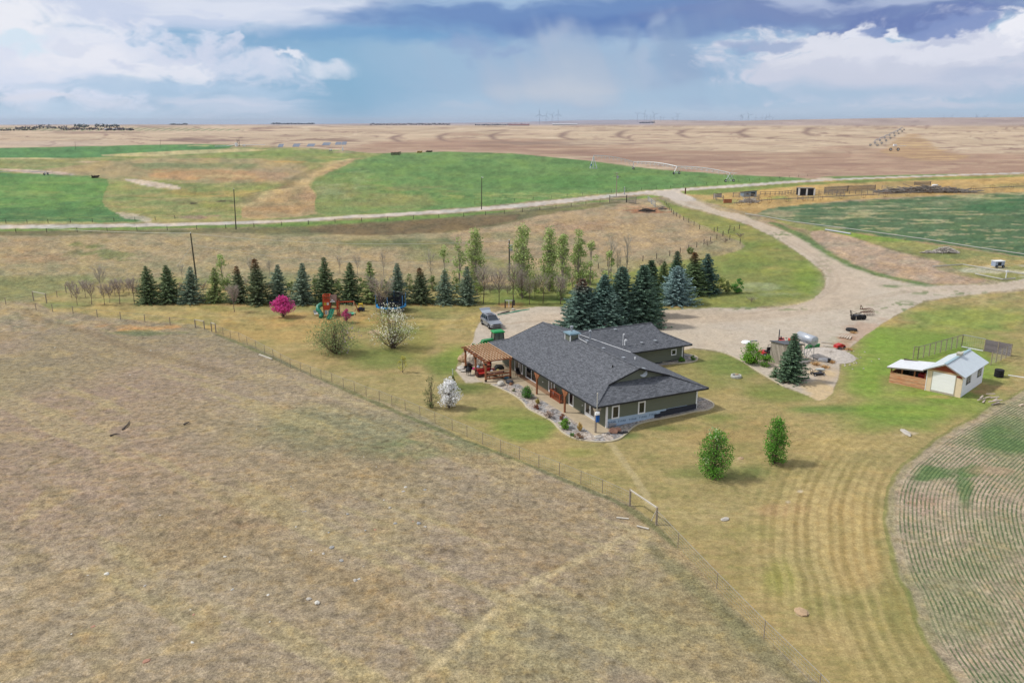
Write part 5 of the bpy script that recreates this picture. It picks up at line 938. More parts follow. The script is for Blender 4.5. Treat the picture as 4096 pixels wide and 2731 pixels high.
p = G(3002, 1452); leafy('shrub', p, wpx(p, 78), wpx(p, 84), 'large bright green bush at the lawn edge left of the wooden shed', 'shrub', 366, (112,158,52), 2200, .2, 4, 4, .15, 5, .4, None, .8)
p = G(3065, 1466); leafy('shrub', p, wpx(p, 46), wpx(p, 52), 'smaller bright green bush in front of the wooden shed', 'shrub', 367, (112,156,62), 900, .17, 3, 4, .15, 5, .4, None, .8)
# ---- flowering trees and shrubs on the lawn
p, h = place(1132,1268,1191); leafy('flowering_tree', p, h, wpx(p, 84), 'small crab apple covered in hot pink blossom on the lawn', 'tree', 401, (130,60,90), 2600, .2, 3, 4, .2, 1, .6, None, .75, flower=(202,76,146), ffrac=1.3, base=.3)
p, h = place(1388,1291,1238); leafy('flowering_tree', p, h, wpx(p, 38), 'little dusky pink blossoming tree in front of the swing set', 'tree', 402, (120,70,80), 700, .16, 3, 4, .25, 1, 1.1, None, .6, flower=(186,90,130), ffrac=1.0, base=.3)
p, h = place(1343,1413,1282); leafy('shrub', p, h, wpx(p, 205), 'big spreading grey-green shrub with lilac tinted twigs at the left', 'shrub', 403, (132,148,96), 3400, .19, 4, 4, .14, 5, .2, None, .65, 'bark', (176,156,168), .16, minr=.018, fside=(1.,0,-.4), lobe=.6, base=.16)
p, h = place(1568,1392,1228); leafy('flowering_tree', p, h, wpx(p, 185), 'open grey tree with patches of white blossom in the middle of the side lawn', 'tree', 404, (150,162,100), 2600, .17, 5, 3, .14, 4, .3, None, .4, 'bark', (226,224,206), .34, fside=(.5,.0,.35), minr=.022, clumps=70, base=.16)
p, h = place(1611,1490,1423); leafy('flowering_tree', p, h, wpx(p, 44), 'scrawny little tree with yellowish buds on the lawn', 'tree', 405, (176,170,80), 160, .17, 3, 3, .3, 1, .8, None, .4)
p, h = place(1727,1630,1507); leafy('shrub', p, h, wpx(p, 72), 'tall twiggy shrub with sparse dark green leaves beside the white blossoming tree', 'shrub', 406, (104,116,72), 800, .12, 5, 3, .14, 5, 1.0, None, .5, 'bark', minr=.014)
p, h = place(1797,1632,1520); leafy('flowering_tree', p, h, wpx(p, 88), 'little tree covered in white blossom on the lawn beside the patio', 'tree', 407, (150,160,120), 2600, .15, 4, 3, .22, 1, .9, None, .5, 'bark', (250,252,250), .95, minr=.014, base=.12)
p, h = place(1812,1556,1505); leafy('shrub', p, h, wpx(p, 30), 'small dark green shrub behind the white blossoming tree', 'shrub', 408, (92,108,64), 300, .13, 3, 4, .2, 4, .8, None, .6)
p, h = place(2856,1908,1729); leafy('sapling_tree', p, h, wpx(p, 138), 'leafy green sapling on the dry lawn, the left and nearer one of two', 'tree', 410, (96,146,54), 4600, .15, 4, 4, .14, 1, 1.0, None, .55, flower=(170,190,140), ffrac=.03, minr=.014)
p, h = place(3098,1853,1679); leafy('sapling_tree', p, h, wpx(p, 100), 'leafy green sapling on the dry lawn, the right and narrower one of two', 'tree', 411, (94,144,54), 3800, .15, 4, 4, .14, 1, 1.4, None, .5, flower=(170,190,140), ffrac=.03, minr=.014)
# ---- planting in the gravel beds
def hb(x, y): q = HLc(x, y, .0); w = hw(q.x, q.y); return Vector((w.x, w.y, max(.04, float(height(w.x, w.y))+.05)))
for i, (x, y, hh, ww, lb, rgb, n) in enumerate([(705,768,1.25,1.45,'large round green juniper in the gravel bed left of the first porch post',(84,128,58),1500),(1000,1008,1.0,1.15,'bright green shrub in the gravel bed right of the second porch post',(110,152,58),1000),
    (1908,522,.6,.95,'green shrub at the corner of the garage gravel bed, left of a smaller one',(96,138,58),600),(1998,508,.6,.8,'green shrub at the right end of the garage gravel bed',(104,140,62),500),(1052,1072,.3,.7,'low leafy green plant at the lawn edge of the front gravel bed',(96,130,66),260),(598,718,.3,.5,'tiny olive plant in the gravel bed by the patio',(122,126,88),160)]):
    leafy('shrub', hb(x, y), hh, ww, lb, 'shrub', 430+i, rgb, n, .12, 3, 4, .2, 5, .4, None, .8, minr=.01)
for i, (x, y, hh, ww, lb, rgb) in enumerate([(778,858,.6,.85,'reddish-brown shrub in the front gravel bed below a clump of dry grass',(150,98,76)),(985,940,.6,.8,'rusty brown shrub behind the bright green shrub in the front bed',(146,104,80)),(878,925,.85,1.2,'pale pinkish-brown twiggy shrub in the middle of the front bed',(178,156,142)),(1112,1092,.55,1.1,'brown mound-shaped shrub at the corner of the front gravel bed',(140,112,90)),(575,668,.25,.5,'small tan plant in the gravel bed by the boulders',(180,140,110))]):
    leafy('shrub', hb(x, y), hh, ww, lb, 'shrub', 440+i, rgb, 420, .1, 3, 4, .2, 6, .3, None, .7, minr=.01)
tuft('dry_grass_clump', hb(1115,1028), 1.1, .7, 'upright clump of golden dry grass near the corner porch post', 'grass clump', 450, (206,178,110))
tuft('dry_grass_clump', hb(785,815), .8, .7, 'clump of yellowing grass in the front bed near the first porch post', 'grass clump', 451, (196,182,108))

# ------------------------------------------------------------------ pergola, patio furniture
def bowl(m, c, r, h, mi=0): m.lathe([(r*.5,0),(r,h),(r*.9,h),(r*.4,.02)], c, 10, mi)
def build_patio_things():
    ced, lt, blk = M_('cedar'), M_('cedar_lt'), M_('black')
    R = hroot('pergola', -3.4, 27, 0, 'open cedar pergola with slatted top standing at the left end of the house', 'pergola')
    X, Y = -3.4, 27.
    for v, u, br in ((-5.55,22.8,1),(-5.6,26.6,1),(-5.55,30.9,1),(-1.45,22.8,0),(-1.45,30.9,0)):
        p_ = MB().bx(v-X-.12, v-X+.12, u-Y-.12, u-Y+.12, .1, 3.05).build('post', ced, R)
        m = MB().bx(v-X-.14, v-X+.14, u-Y-.14, u-Y+.14, .09, .42)
        if br: m.bx(v-X-.14, v-X+.14, u-Y-.14, u-Y+.14, 2.7, 3.06)
        m.build('bracket', blk, p_)
        if br: MB().prism([(u-Y+.12,2.2),(u-Y+.75,2.95),(u-Y+.75,3.05),(u-Y+.5,3.05),(u-Y+.12,2.6)], v-X-.06, v-X+.06, axis='x').build('brace', ced, p_)
    for v in (-5.55, -1.45): MB().bx(v-X-.07, v-X+.07, 22.3-Y, 31.4-Y, 3.06, 3.3).build('beam', ced, R)
    for i in range(10): u = 22.45+i*.96; MB().bx(-6.15-X, -1.35-X, u-Y-.05, u-Y+.05, 3.303, 3.52).build('rafter', ced, R)
    for i in range(9): v = -5.35+i*.49; MB().bx(v-X-.035, v-X+.035, 22.2-Y, 31.5-Y, 3.523, 3.66).build('slat', lt, R)
    for z in (.45,.95,1.45): MB().bx(-5.43-X, -1.57-X, 22.75-Y, 22.85-Y, z, z+.2).build('rail', lt if z > 1.2 else ced, R)
    W = lambda v, u, z=.1: (v, u, z)
    wick = mat('brown_wicker', (96,62,54), .8, .1, 8); cus = mat('red_cushion', (196,52,44), .85, .08)
    t = hroot('patio_sofa', -4.6, 25.6, .11, 'wicker sofa with red cushions under the pergola', 'sofa'); f = MB().bx(-1.3,1.3,-.5,.5,.1,.45).bx(-1.35,-1.15,-.5,.5,.45,.8).bx(1.15,1.35,-.5,.5,.45,.8).bx(-1.35,1.35,.35,.52,.45,1.05).build('frame', wick, t); MB().bx(-1.12,-.02,-.5,.33,.46,.62).build('cushion', cus, t); MB().bx(.02,1.12,-.5,.33,.46,.62).build('cushion', cus, t); MB().box((0,.26,.85),(2.2,.16,.5)).build('back_cushion', cus, t, bevel=.04)
    t = hroot('patio_armchair', -2.9, 28.2, .11, 'wicker armchair with a red cushion beside the covered barbecue', 'chair'); t.rotation_euler.z += -.5; MB().bx(-.55,.55,-.5,.5,.1,.5).bx(-.6,-.45,-.5,.5,.5,.85).bx(.45,.6,-.5,.5,.5,.85).bx(-.6,.6,.38,.52,.5,1.3).build('frame', wick, t); MB().bx(-.43,.43,-.5,.36,.51,.7).box((0,.3,1.0),(.8,.15,.55)).build('cushion', cus, t)
    t = hroot('patio_table', -3.5, 24.1, .11, 'brown patio table set with dishes just behind the pergola rail', 'table'); MB().bx(-1.2,1.2,-.6,.6,.88,.95).build('table_top', mat('table_boards', (140,96,86), .6, .1), t)
    for a in (-1.05,1.05):
        for b in (-.5,.5): MB().bx(a-.05,a+.05,b-.05,b+.05,0,.88).build('leg', blk, t)
    def small(nm, v, u, z, lb, cat, m, mt): o = m.build(nm, mt); o.location = hw(v, u, z); o.scale = (S,)*3; o.rotation_euler.z = HA; return tag(o, lb, cat)
    m = MB().lathe([(.16,0),(.2,.3),(.17,.3),(.12,.05)]); small('pot', -4.1, 23.95, 1.07, 'white pot standing on the patio table', 'pot', m, M_('white'))
    m = MB(); bowl(m, (0,0,0), .28, .14); o = small('bowl', -2.9, 24.2, 1.07, 'white bowl of pale fruit on the patio table', 'bowl', m, M_('white')); fr = MB()
    for a in range(5): fr.lathe([(.02,0),(.09,.05),(.1,.1),(.05,.17)], (.12*math.cos(a*1.25), .12*math.sin(a*1.25), .08), 8)
    fr.build('fruit', mat('pale_fruit', (235,220,130), .5, .1), o)
    m = MB().box((0,0,.28),(.5,.12,.5), rot=Matrix.Rotation(.25,3,'X')); small('tray', -3.65, 24.4, 1.07, 'dusky pink tray leaning upright on the patio table', 'tray', m, mat('dusky_pink', (190,120,116), .6, .05))
    m = MB().prism([(-.75,0),(.75,0),(.78,.9),(.5,1.25),(-.45,1.3),(-.78,.85)], -.42, .42, axis='y'); o = small('covered_barbecue', -1.9, 26.0, .1, 'barbecue under a dark grey cover against the house wall', 'barbecue', m, mat('dark_cover', (62,66,64), .8, .1, 3, bump=.6, bscale=5)); b_ = o.modifiers.new('bevel', 'BEVEL'); b_.width = .12; b_.segments = 2
    for k in range(3):
        t = hroot('stacking_chair', -.05, 22.9, .11+k*.13, ['bottom chair','middle chair','top chair'][k]+' of the black stack outside the patio door', 'chair', 'stacked black chairs'); f = MB()
        for a in (-.28,.28): f.tube([(a,-.3,0),(a,-.28,.55),(a,.25,.58),(a,.35,1.1)], .025, 5).tube([(a,.32,0),(a,.2,.6)], .025, 5)
        f.build('frame', blk, t); MB().bx(-.28,.28,-.28,.28,.52,.56).build('seat', blk, t); MB().box((0,.31,.9),(.5,.04,.42)).build('backrest', blk, t)
    t = hroot('chiminea', -6.55, 27.2, 0, 'black clay chiminea on a stand at the lawn edge by the pergola', 'chiminea'); MB().lathe([(.1,.5),(.42,.6),(.5,.85),(.42,1.1),(.2,1.35),(.13,1.75),(.22,1.8),(.16,1.95),(.2,2.0),(.05,2.02)], n=16).build('body', M_('black'), t, True)
    MB().tube([(.4*math.cos(a),.4*math.sin(a),.5) for a in np.linspace(0,6.283,13)], .035, 5).cyl((.35,0,0),(.35,0,.55),.035).cyl((-.2,.3,0),(-.2,.3,.55),.035).cyl((-.2,-.3,0),(-.2,-.3,.55),.035).build('stand', M_('black'), t)
    # planter chest and odds and ends under the far end of the pergola
    m = MB().bx(-.5,.5,-.3,.3,0,1.0).bx(-.55,.55,-.35,.35,1.0,1.08); small('wooden_cabinet', -3.3, 27.6, .1, 'brown wooden cabinet standing under the pergola behind the sofa', 'cabinet', m, M_('redwood'))
    m = MB().lathe([(.05,0),(.28,.1),(.3,.3),(.1,.5)]); small('ball', -3.9, 29.6, .1, 'pale blue ball lying on the patio under the pergola', 'ball', m, mat('pale_blue', (176,200,216), .5, .03))
    m = MB().bx(-.35,.35,-.2,.2,0,.28).bx(-.1,.1,-.4,-.2,0,.2); small('toy_car', -4.6, 29.3, .1, 'small pink toy car on the patio under the pergola', 'toy', m, mat('pink_plastic', (226,70,140), .5, .03))
    m = MB().bx(-1.1,1.1,-.12,.12,0,.3); small('garden_timber', -3.8, 28.7, .1, 'long wooden timber lying on the patio behind the sofa', 'timber', m, M_('cedar'))
    m = MB().lathe([(.5,0),(.55,.12),(.3,.18),(.05,.18)]); small('fire_lid', -5.1, 26.6, .1, 'flat dark round lid lying on the patio by the pergola post', 'lid', m, mat('dark_grey_metal', (88,90,96), .5, .05))
    m = MB().box((0,0,.12),(.6,.4,.22)); small('blue_box', -2.0, 23.0, .1, 'small teal box on the patio behind the pergola rail', 'box', m, mat('teal_plastic', (60,120,150), .5, .05))
    m = MB().bx(-.07,.07,-.07,.07,0,.95); o = small('marker_post', 0, 0, 0, 'short pale marker post on the lawn left of the chiminea', 'post', m, mat('pale_post', (206,214,200), .7, .05)); q = HLc(120, 585, 0); o.location = hw(q.x, q.y)
build_patio_things()
def rock(p, sx, sy, sz, seed, m, label, cat='boulder', group=None, name='boulder'):
    rng = np.random.default_rng(seed); bm = bmesh.new(); bmesh.ops.create_icosphere(bm, subdivisions=3 if sx > .4 else 2, radius=1)
    pl = [(rng.normal(size=3), rng.uniform(.62, .95)) for _ in range(9)]; pl = [(n/np.linalg.norm(n), d) for n, d in pl]
    for v in bm.verts:
        c = np.array(v.co)
        for n, d in pl:
            k = c @ n
            if k > d: c = c-n*(k-d)*.9
        c = c*(1+.05*rng.normal()); v.co = Vector((c[0]*sx, c[1]*sy, c[2]*sz))
    me = bpy.data.meshes.new(name); bm.to_mesh(me); bm.free(); me.materials.append(m); o = bpy.data.objects.new(name, me); COL.objects.link(o); o.location = Vector(p)+Vector((0, 0, sz*.45)); o.rotation_euler = (0, 0, rng.uniform(0, 6)); return tag(o, label, cat, group)
q = lambda x, y: hb(x, y)
rock(q(500,668), .62,.5,.36, 1, M_('stone'), 'large pale boulder at the patio corner in the gravel bed'); rock(q(562,655), .55,.42,.34, 2, M_('darkstone'), 'dark grey boulder next to the pale one at the patio corner')
rock(q(212,478), .9,.7,.6, 3, M_('tanstone'), 'rounded tan boulder at the lawn edge left of the pergola'); rock(q(270,505), 1.1,.9,1.25, 4, mat('cream_stone', (226,214,196), .9, .08, 2, bump=.3), 'tall cream standing boulder behind the first pergola post')
rock(q(312,512), .9,.8,.95, 5, mat('cream_stone', (226,214,196)), 'cream boulder just right of the tall standing one'); rock(q(255,518), .5,.4,.3, 6, mat('dark_brown_stone', (80,56,50), .9, .1), 'dark brown rock on the gravel by the pergola')
rock(q(180,535), .8,.5,.12, 7, M_('stone'), 'flat pale stone slab in the gravel near the chiminea'); rock(q(205,560), .5,.35,.12, 8, M_('stone'), 'smaller flat pale stone beside the chiminea')
rock(q(1378,1042), .5,.38,.34, 9, M_('pinkstone'), 'large pinkish red rock at the house corner'); rock(q(1412,1028), .4,.3,.26, 10, M_('pinkstone'), 'smaller pinkish red rock at the house corner, right of a larger one'); rock(q(1255,1078), .5,.35,.16, 11, M_('stone'), 'flat grey stone at the outer corner of the walk')
m = MB(); pc = [Vector((-.5,0,.25)), Vector((.6,.1,.2))]; m.cyl(pc[0], pc[1], .24, .2, 12); m.cyl((.1,.15,.28),(.5,.5,.1),.14,.12,8); o = m.build('roll_of_wrap', mat('grey_roll', (176,176,178), .7, .1, 3)); o.location = q(1372,995); o.rotation_euler.z = .6; tag(o, 'grey roll of building paper lying against the house corner', 'roll')
for (x0, y0, x1, y1, nm, c, lb) in ((1420,1052,1480,1046,'black_sheeting',(52,52,56),'crumpled black sheeting on the gravel near the red rocks'),(1700,905,1800,893,'black_sheeting',(44,44,50),'long crumpled black sheeting on the gravel under the ledge stone wall')):
    a, b = q(x0, y0), q(x1, y1); m = MB(); rr = random.Random(5); n = 9
    for i in range(n-1):
        p0 = a.lerp(b, i/(n-1)); p1 = a.lerp(b, (i+1)/(n-1)); m.bar((p0.x, p0.y, a.z+.06+rr.uniform(0,.08)), (p1.x+rr.uniform(-.1,.1), p1.y+rr.uniform(-.2,.2), a.z+.06+rr.uniform(0,.08)), rr.uniform(.3,.55), .07)
    tag(m.build(nm, mat('black_sheet', c, .6, .15, 6)), lb, 'sheeting')
def hose(pts, rgb, label, r=.03, name='garden_hose', n_loop=0, up=.03):
    P_ = smooth_poly([(v.x, v.y) for v in pts], False, 2); P3 = [(x_, y_, float(height(x_, y_))+up) for x_, y_ in P_]; return tag(MB().tube(P3, r, 5).build(name, mat('hose_%d_%d' % (rgb[0], rgb[1]), rgb, .5, .03), None, True), label, 'hose')
hose([q(1560,950)+Vector((0,0,0)), q(1600,925), q(1640,940), q(1590,945), q(1650,925), q(1700,930)], (90,170,150), 'thin green hose lying on the gravel along the house end wall', .03, up=.12)

# ------------------------------------------------------------------ vehicles
def wheel(parent, c, r, w, rim=None, name='wheel', axis='x'):
    W = bpy.data.objects.new(name, None); COL.objects.link(W); W.parent = parent; W.location = c; W.empty_display_size = .2
    prof = [(r*.55,-w/2),(r*.93,-w/2),(r,-w*.3),(r,w*.3),(r*.93,w/2),(r*.55,w/2)]; m = MB().lathe(prof, n=18); o = m.build('tyre', M_('rubber'), W, True); R_ = Matrix.Rotation(math.pi/2, 4, 'Y' if axis == 'x' else 'X'); o.matrix_local = R_
    m = MB().cyl((0,0,-w*.42),(0,0,w*.42), r*.57, n=16)
    for k in range(5): a = k*1.2566; m.bar((0,0,w*.44),(r*.5*math.cos(a), r*.5*math.sin(a), w*.44), .07, .04).bar((0,0,-w*.44),(r*.5*math.cos(a), r*.5*math.sin(a), -w*.44), .07, .04)
    o = m.build('rim', rim or M_('steel'), W); o.matrix_local = R_; return W
def loft(sections, m, closed=True):
    """sections: list of rings with equal point counts"""
    k = len(sections[0]); vs = [p for s_ in sections for p in s_]; fs = [(i*k+j, i*k+(j+1) % k, (i+1)*k+(j+1) % k, (i+1)*k+j) for i in range(len(sections)-1) for j in range(k)]
    if closed: fs += [tuple(range(k))[::-1], tuple(range((len(sections)-1)*k, len(sections)*k))]
    return m.add(vs, fs)
def suv(p, rz, rgb, label, hatch=True, dark=False):
    """front faces local -Y"""
    R = empty('parked_suv', p, rz, label, 'car'); paint = mat('car_paint_%d' % rgb[0], rgb, .28, .02, 1, metal=.35 if not dark else .1, spec=.6); gl = mat('car_glass', (48,58,66), .06, .01, spec=.9)
    m = MB(); secs = []
    for y, w, zt, zb in ((-2.38,.70,.82,.42),(-2.30,.90,.94,.30),(-1.9,.96,1.03,.28),(-1.0,.98,1.12,.28),(-.85,.985,1.14,.28),(0,.985,1.15,.28),(1.2,.98,1.17,.28),(2.1,.96,1.15,.30),(2.38,.88,1.05,.36)):
        secs.append([(-w,y,zb+.08),(-w*1.0,y,zb+.35),(-w,y,zt-.22),(-w*.9,y,zt),(w*.9,y,zt),(w,y,zt-.22),(w,y,zb+.35),(w,y,zb+.08),(w*.8,y,zb),(-w*.8,y,zb)])
    loft(secs, m); b = m.build('body', paint, R); b.modifiers.new('bevel', 'BEVEL').width = .03
    m = MB(); loft([[(-.84,-1.0,1.1),(.84,-1.0,1.1),(.84,-.95,1.12),(-.84,-.95,1.12)],[(-.68,-.22,1.66),(.68,-.22,1.66),(.68,-.15,1.68),(-.68,-.15,1.68)],[(-.66,1.75,1.66),(.66,1.75,1.66),(.66,1.75,1.70),(-.66,1.75,1.70)]], MB())
    m = MB(); V_ = [(-.86,-1.02,1.1),(.86,-1.02,1.1),(.9,2.2,1.13),(-.9,2.2,1.13),(-.69,-.2,1.69),(.69,-.2,1.69),(.70,1.78,1.71),(-.70,1.78,1.71)]
    m.add(V_, [(0,1,5,4),(1,2,6,5),(2,3,7,6),(3,0,4,7),(4,5,6,7)]); m.build('windows', gl, R)
    m = MB()
    for sx in (-1, 1):
        m.bar((sx*.86,-1.0,1.12),(sx*.69,-.2,1.71),.07).bar((sx*.69,-.2,1.715),(sx*.70,1.78,1.735),.08,.05).bar((sx*.89,2.2,1.12),(sx*.70,1.78,1.72),.13)
        m.bar((sx*.885,.25,1.13),(sx*.70,.25,1.71),.05).bar((sx*.89,1.2,1.13),(sx*.71,1.2,1.71),.06)
    m.build('pillars', paint, R); MB().box((0,.75,1.745),(1.36,1.95,.05)).build('roof', paint, R, bevel=.02)
    MB().box((0,.45,1.775),(.9,1.3,.012)).build('sunroof', mat('dark_sunroof', (58,60,68), .15, .02), R)
    for sx in (-1, 1): MB().bar((sx*.66,-.1,1.79),(sx*.68,1.7,1.8),.04).build('roof_rail', M_('steel'), R)
    MB().box((0,-2.385,.78),(1.15,.04,.16)).build('grille', M_('black'), R); MB().box((0,-2.35,.5),(1.3,.1,.16)).build('air_intake', M_('black'), R); MB().box((0,-2.39,.36),(1.5,.06,.06)).build('bumper_trim', M_('steel'), R)
    for sx in (-1, 1):
        MB().box((sx*.72,-2.3,.82),(.34,.16,.15), rz=-sx*.25).build('headlight', mat('lamp_glass', (230,236,240), .1, .02), R); MB().box((sx*.80,2.3,1.0),(.26,.14,.2)).build('tail_light', M_('red'), R); mi = MB().box((sx*1.06,-.62,1.16),(.2,.12,.15)).build('mirror', paint, R)
        for yy in (-1.45, 1.47):
            wheel(R, (sx*.86,yy,.38), .385, .25); MB().tube([(sx*.975,yy+.46*math.cos(a),.38+.46*math.sin(a)) for a in np.linspace(-.1,math.pi+.1,9)], .045, 4).build('wheel_arch', mat('dark_trim', (52,54,58), .6, .03), R)
        for yy in (-.15, .85): MB().box((sx*.99,yy+.3,.98),(.03,.16,.03)).build('door_handle', M_('steel'), R)
    if hatch:
        t = bpy.data.objects.new('tailgate', None); COL.objects.link(t); t.parent = R; t.location = (0,1.85,1.72); t.rotation_euler = (math.radians(18),0,0)
        MB().add([(-.68,0,0),(.68,0,0),(.82,.75,.12),(-.82,.75,.12),(-.68,0,-.05),(.68,0,-.05),(.82,.75,.07),(-.82,.75,.07)], [(0,1,2,3),(7,6,5,4),(0,4,5,1),(1,5,6,2),(2,6,7,3),(3,7,4,0)]).build('rear_glass', mat('tinted_inner', (186,196,206), .3, .03), t); MB().box((0,.98,.13),(1.66,.45,.08)).build('panel', paint, t)
    return R
pf = G(1955,1316); pr = G(1930,1297); pc = (G(1955,1316)+G(2004,1311))/2
_d = (pf-pr); _rz = math.atan2(_d.y, _d.x)+math.pi/2+.05; ax = Vector((math.sin(-_rz), math.cos(_rz), 0))
suv(pc+Vector((-math.sin(_rz), math.cos(_rz), 0))*1.5, _rz, (168,174,184), 'silver grey four-wheel-drive car with its tailgate raised on the gravel')
suv(G(2402,1332)+Vector((0,2.,0)), _rz+.9, (120,34,40), 'dark red car mostly hidden behind the garage roof under the spruces', False, True)
suv(G(2500,1312)+Vector((0,2.,0)), _rz+1.2, (50,52,58), 'black car mostly hidden behind the garage roof, right of the red car', False, True)

def tractor_cab(p, rz):
    R = empty('utility_tractor', p, rz, 'green utility tractor with green cab roof and front loader behind the house corner', 'tractor'); g = M_('green'); gl = mat('cab_glass', (92,112,108), .1, .03, spec=.8)
    MB().prism([(-2.1,.75),(-2.15,1.15),(-1.95,1.35),(-.5,1.45),(-.5,.7)], -.36, .36, axis='y').build('hood', g, R, bevel=.05)           # local -X is forward
    MB().bx(-2.2,.9,-.3,.3,.5,.75).build('chassis', M_('black'), R); c = MB()
    V_ = [(-.55,-.62,.95),(-.55,.62,.95),(.95,.62,.95),(.95,-.62,.95),(-.4,-.62,2.3),(-.4,.62,2.3),(.85,.62,2.3),(.85,-.62,2.3)]; MB().add(V_, [(0,1,5,4),(1,2,6,5),(2,3,7,6),(3,0,4,7)]).build('cab_glass', gl, R)
    for i in range(4): c.bar(V_[i], V_[i+4], .09)
    c.bar(V_[0],V_[3],.08).bar(V_[1],V_[2],.08).bar(V_[0],V_[1],.08).bar(V_[4],V_[5],.08).bar((.2,-.63,.95),(.2,-.63,2.3),.07).bar((.2,.63,.95),(.2,.63,2.3),.07); c.build('cab_frame', M_('black'), R); MB().bx(-.6,1.0,-.66,.66,.75,.95).build('cab_floor', g, R)
    m = MB(); loft([[(-.62,-.72,2.3),(1.05,-.72,2.3),(1.05,.72,2.3),(-.62,.72,2.3)],[(-.64,-.74,2.42),(1.07,-.74,2.42),(1.07,.74,2.42),(-.64,.74,2.42)],[(-.4,-.55,2.52),(.85,-.55,2.52),(.85,.55,2.52),(-.4,.55,2.52)]], m); m.build('cab_roof', mat('bright_green_roof', (30,158,84), .4, .04), R, bevel=.04)
    MB().bx(.2,.7,-.3,.3,1.0,1.2).bx(.6,.75,-.3,.3,1.2,1.8).build('seat', M_('black'), R); MB().box((.0,0,2.46),(.2,.12,.1)).build('beacon', M_('orange'), R)
    for sx in (-1, 1):
        wheel(R, (.55,sx*.78,.62), .62, .38, M_('yellow'), axis='y'); wheel(R, (-1.6,sx*.68,.4), .4, .26, M_('yellow'), axis='y'); MB().prism([(.0,1.0),(.15,1.3),(.95,1.3),(1.15,1.0)], sx*.6-.0, sx*1.0, axis='y').build('fender', g, R)
        MB().bar((-.5,sx*.5,1.2),(-1.9,sx*.5,1.0),.11).bar((-1.9,sx*.5,1.0),(-2.9,sx*.5,.35),.11).build('loader_arm', g, R)
    MB().add([(-2.9,-.9,.1),(-2.9,.9,.1),(-3.5,.9,.05),(-3.5,-.9,.05),(-2.85,-.9,.7),(-2.85,.9,.7),(-3.1,.9,.75),(-3.1,-.9,.75)], [(0,1,2,3),(0,4,5,1),(4,7,6,5),(0,3,7,4),(1,5,6,2)]).build('bucket', g, R); return R
pt = G(1985,1392); tractor_cab(pt, math.radians(20))

def small_tractor(p, rz, label):
    R = empty('compact_tractor', p, rz, label, 'tractor'); r = mat('orange_red_paint', (224,72,44), .4, .04, spec=.5)
    MB().prism([(-1.6,.5),(-1.65,.95),(-1.5,1.1),(-.45,1.2),(-.45,.5)], -.3, .3, axis='y').build('hood', r, R, bevel=.04); MB().bx(-1.6,.8,-.25,.25,.35,.6).build('chassis', M_('black'), R); MB().bx(.0,.5,-.25,.25,.85,.98).bx(.42,.55,-.25,.25,.98,1.4).build('seat', M_('black'), R)
    MB().tube([(.75,-.42,.6),(.75,-.42,2.1),(.75,-.32,2.3),(.75,.32,2.3),(.75,.42,2.1),(.75,.42,.6)], .045, 6).build('roll_bar', mat('dark_grey_metal', (88,90,96)), R); MB().tube([(-.2+.15*math.cos(a),.18*math.sin(a),1.25) for a in np.linspace(0,6.283,13)], .02, 5).cyl((-.35,0,.9),(-.2,0,1.25),.025).build('steering_wheel', M_('black'), R)
    for sx in (-1, 1): wheel(R, (.35,sx*.6,.5), .5, .3, r, axis='y'); wheel(R, (-1.2,sx*.55,.32), .32, .2, r, axis='y'); MB().bx(.0,.8,sx*.6-.17,sx*.6+.17,1.0,1.05).build('fender', r, R)
small_tractor(G(3136,1386), math.radians(165), 'orange-red compact tractor with black roll bar behind the wooden shed')
R = empty('riding_mower', G(3063,1424), math.radians(-60), 'red and black riding mower parked left of the wooden shed', 'mower'); MB().prism([(-.9,.3),(-.9,.62),(-.3,.68),(.6,.55),(.6,.3)], -.5, .5, axis='y').build('deck', M_('red'), R, bevel=.04); MB().bx(-.1,.4,-.28,.28,.6,.8).bx(.3,.45,-.28,.28,.8,1.3).build('seat', M_('black'), R); MB().tube([(.55,-.4,.5),(.6,-.4,1.7),(.6,.4,1.7),(.55,.4,.5)], .04, 6).build('roll_bar', M_('black'), R)
for sx in (-1, 1): wheel(R, (.5,sx*.6,.32), .32, .26, axis='y'); wheel(R, (-.95,sx*.4,.17), .17, .12, axis='y'); MB().tube([(-.3,sx*.3,.6),(-.4,sx*.35,1.1),(-.2,sx*.1,1.12)], .02, 5).build('lever', M_('black'), R)
MB().bx(.7,1.3,-.5,.5,.4,1.0).build('grass_bag', M_('black'), R)

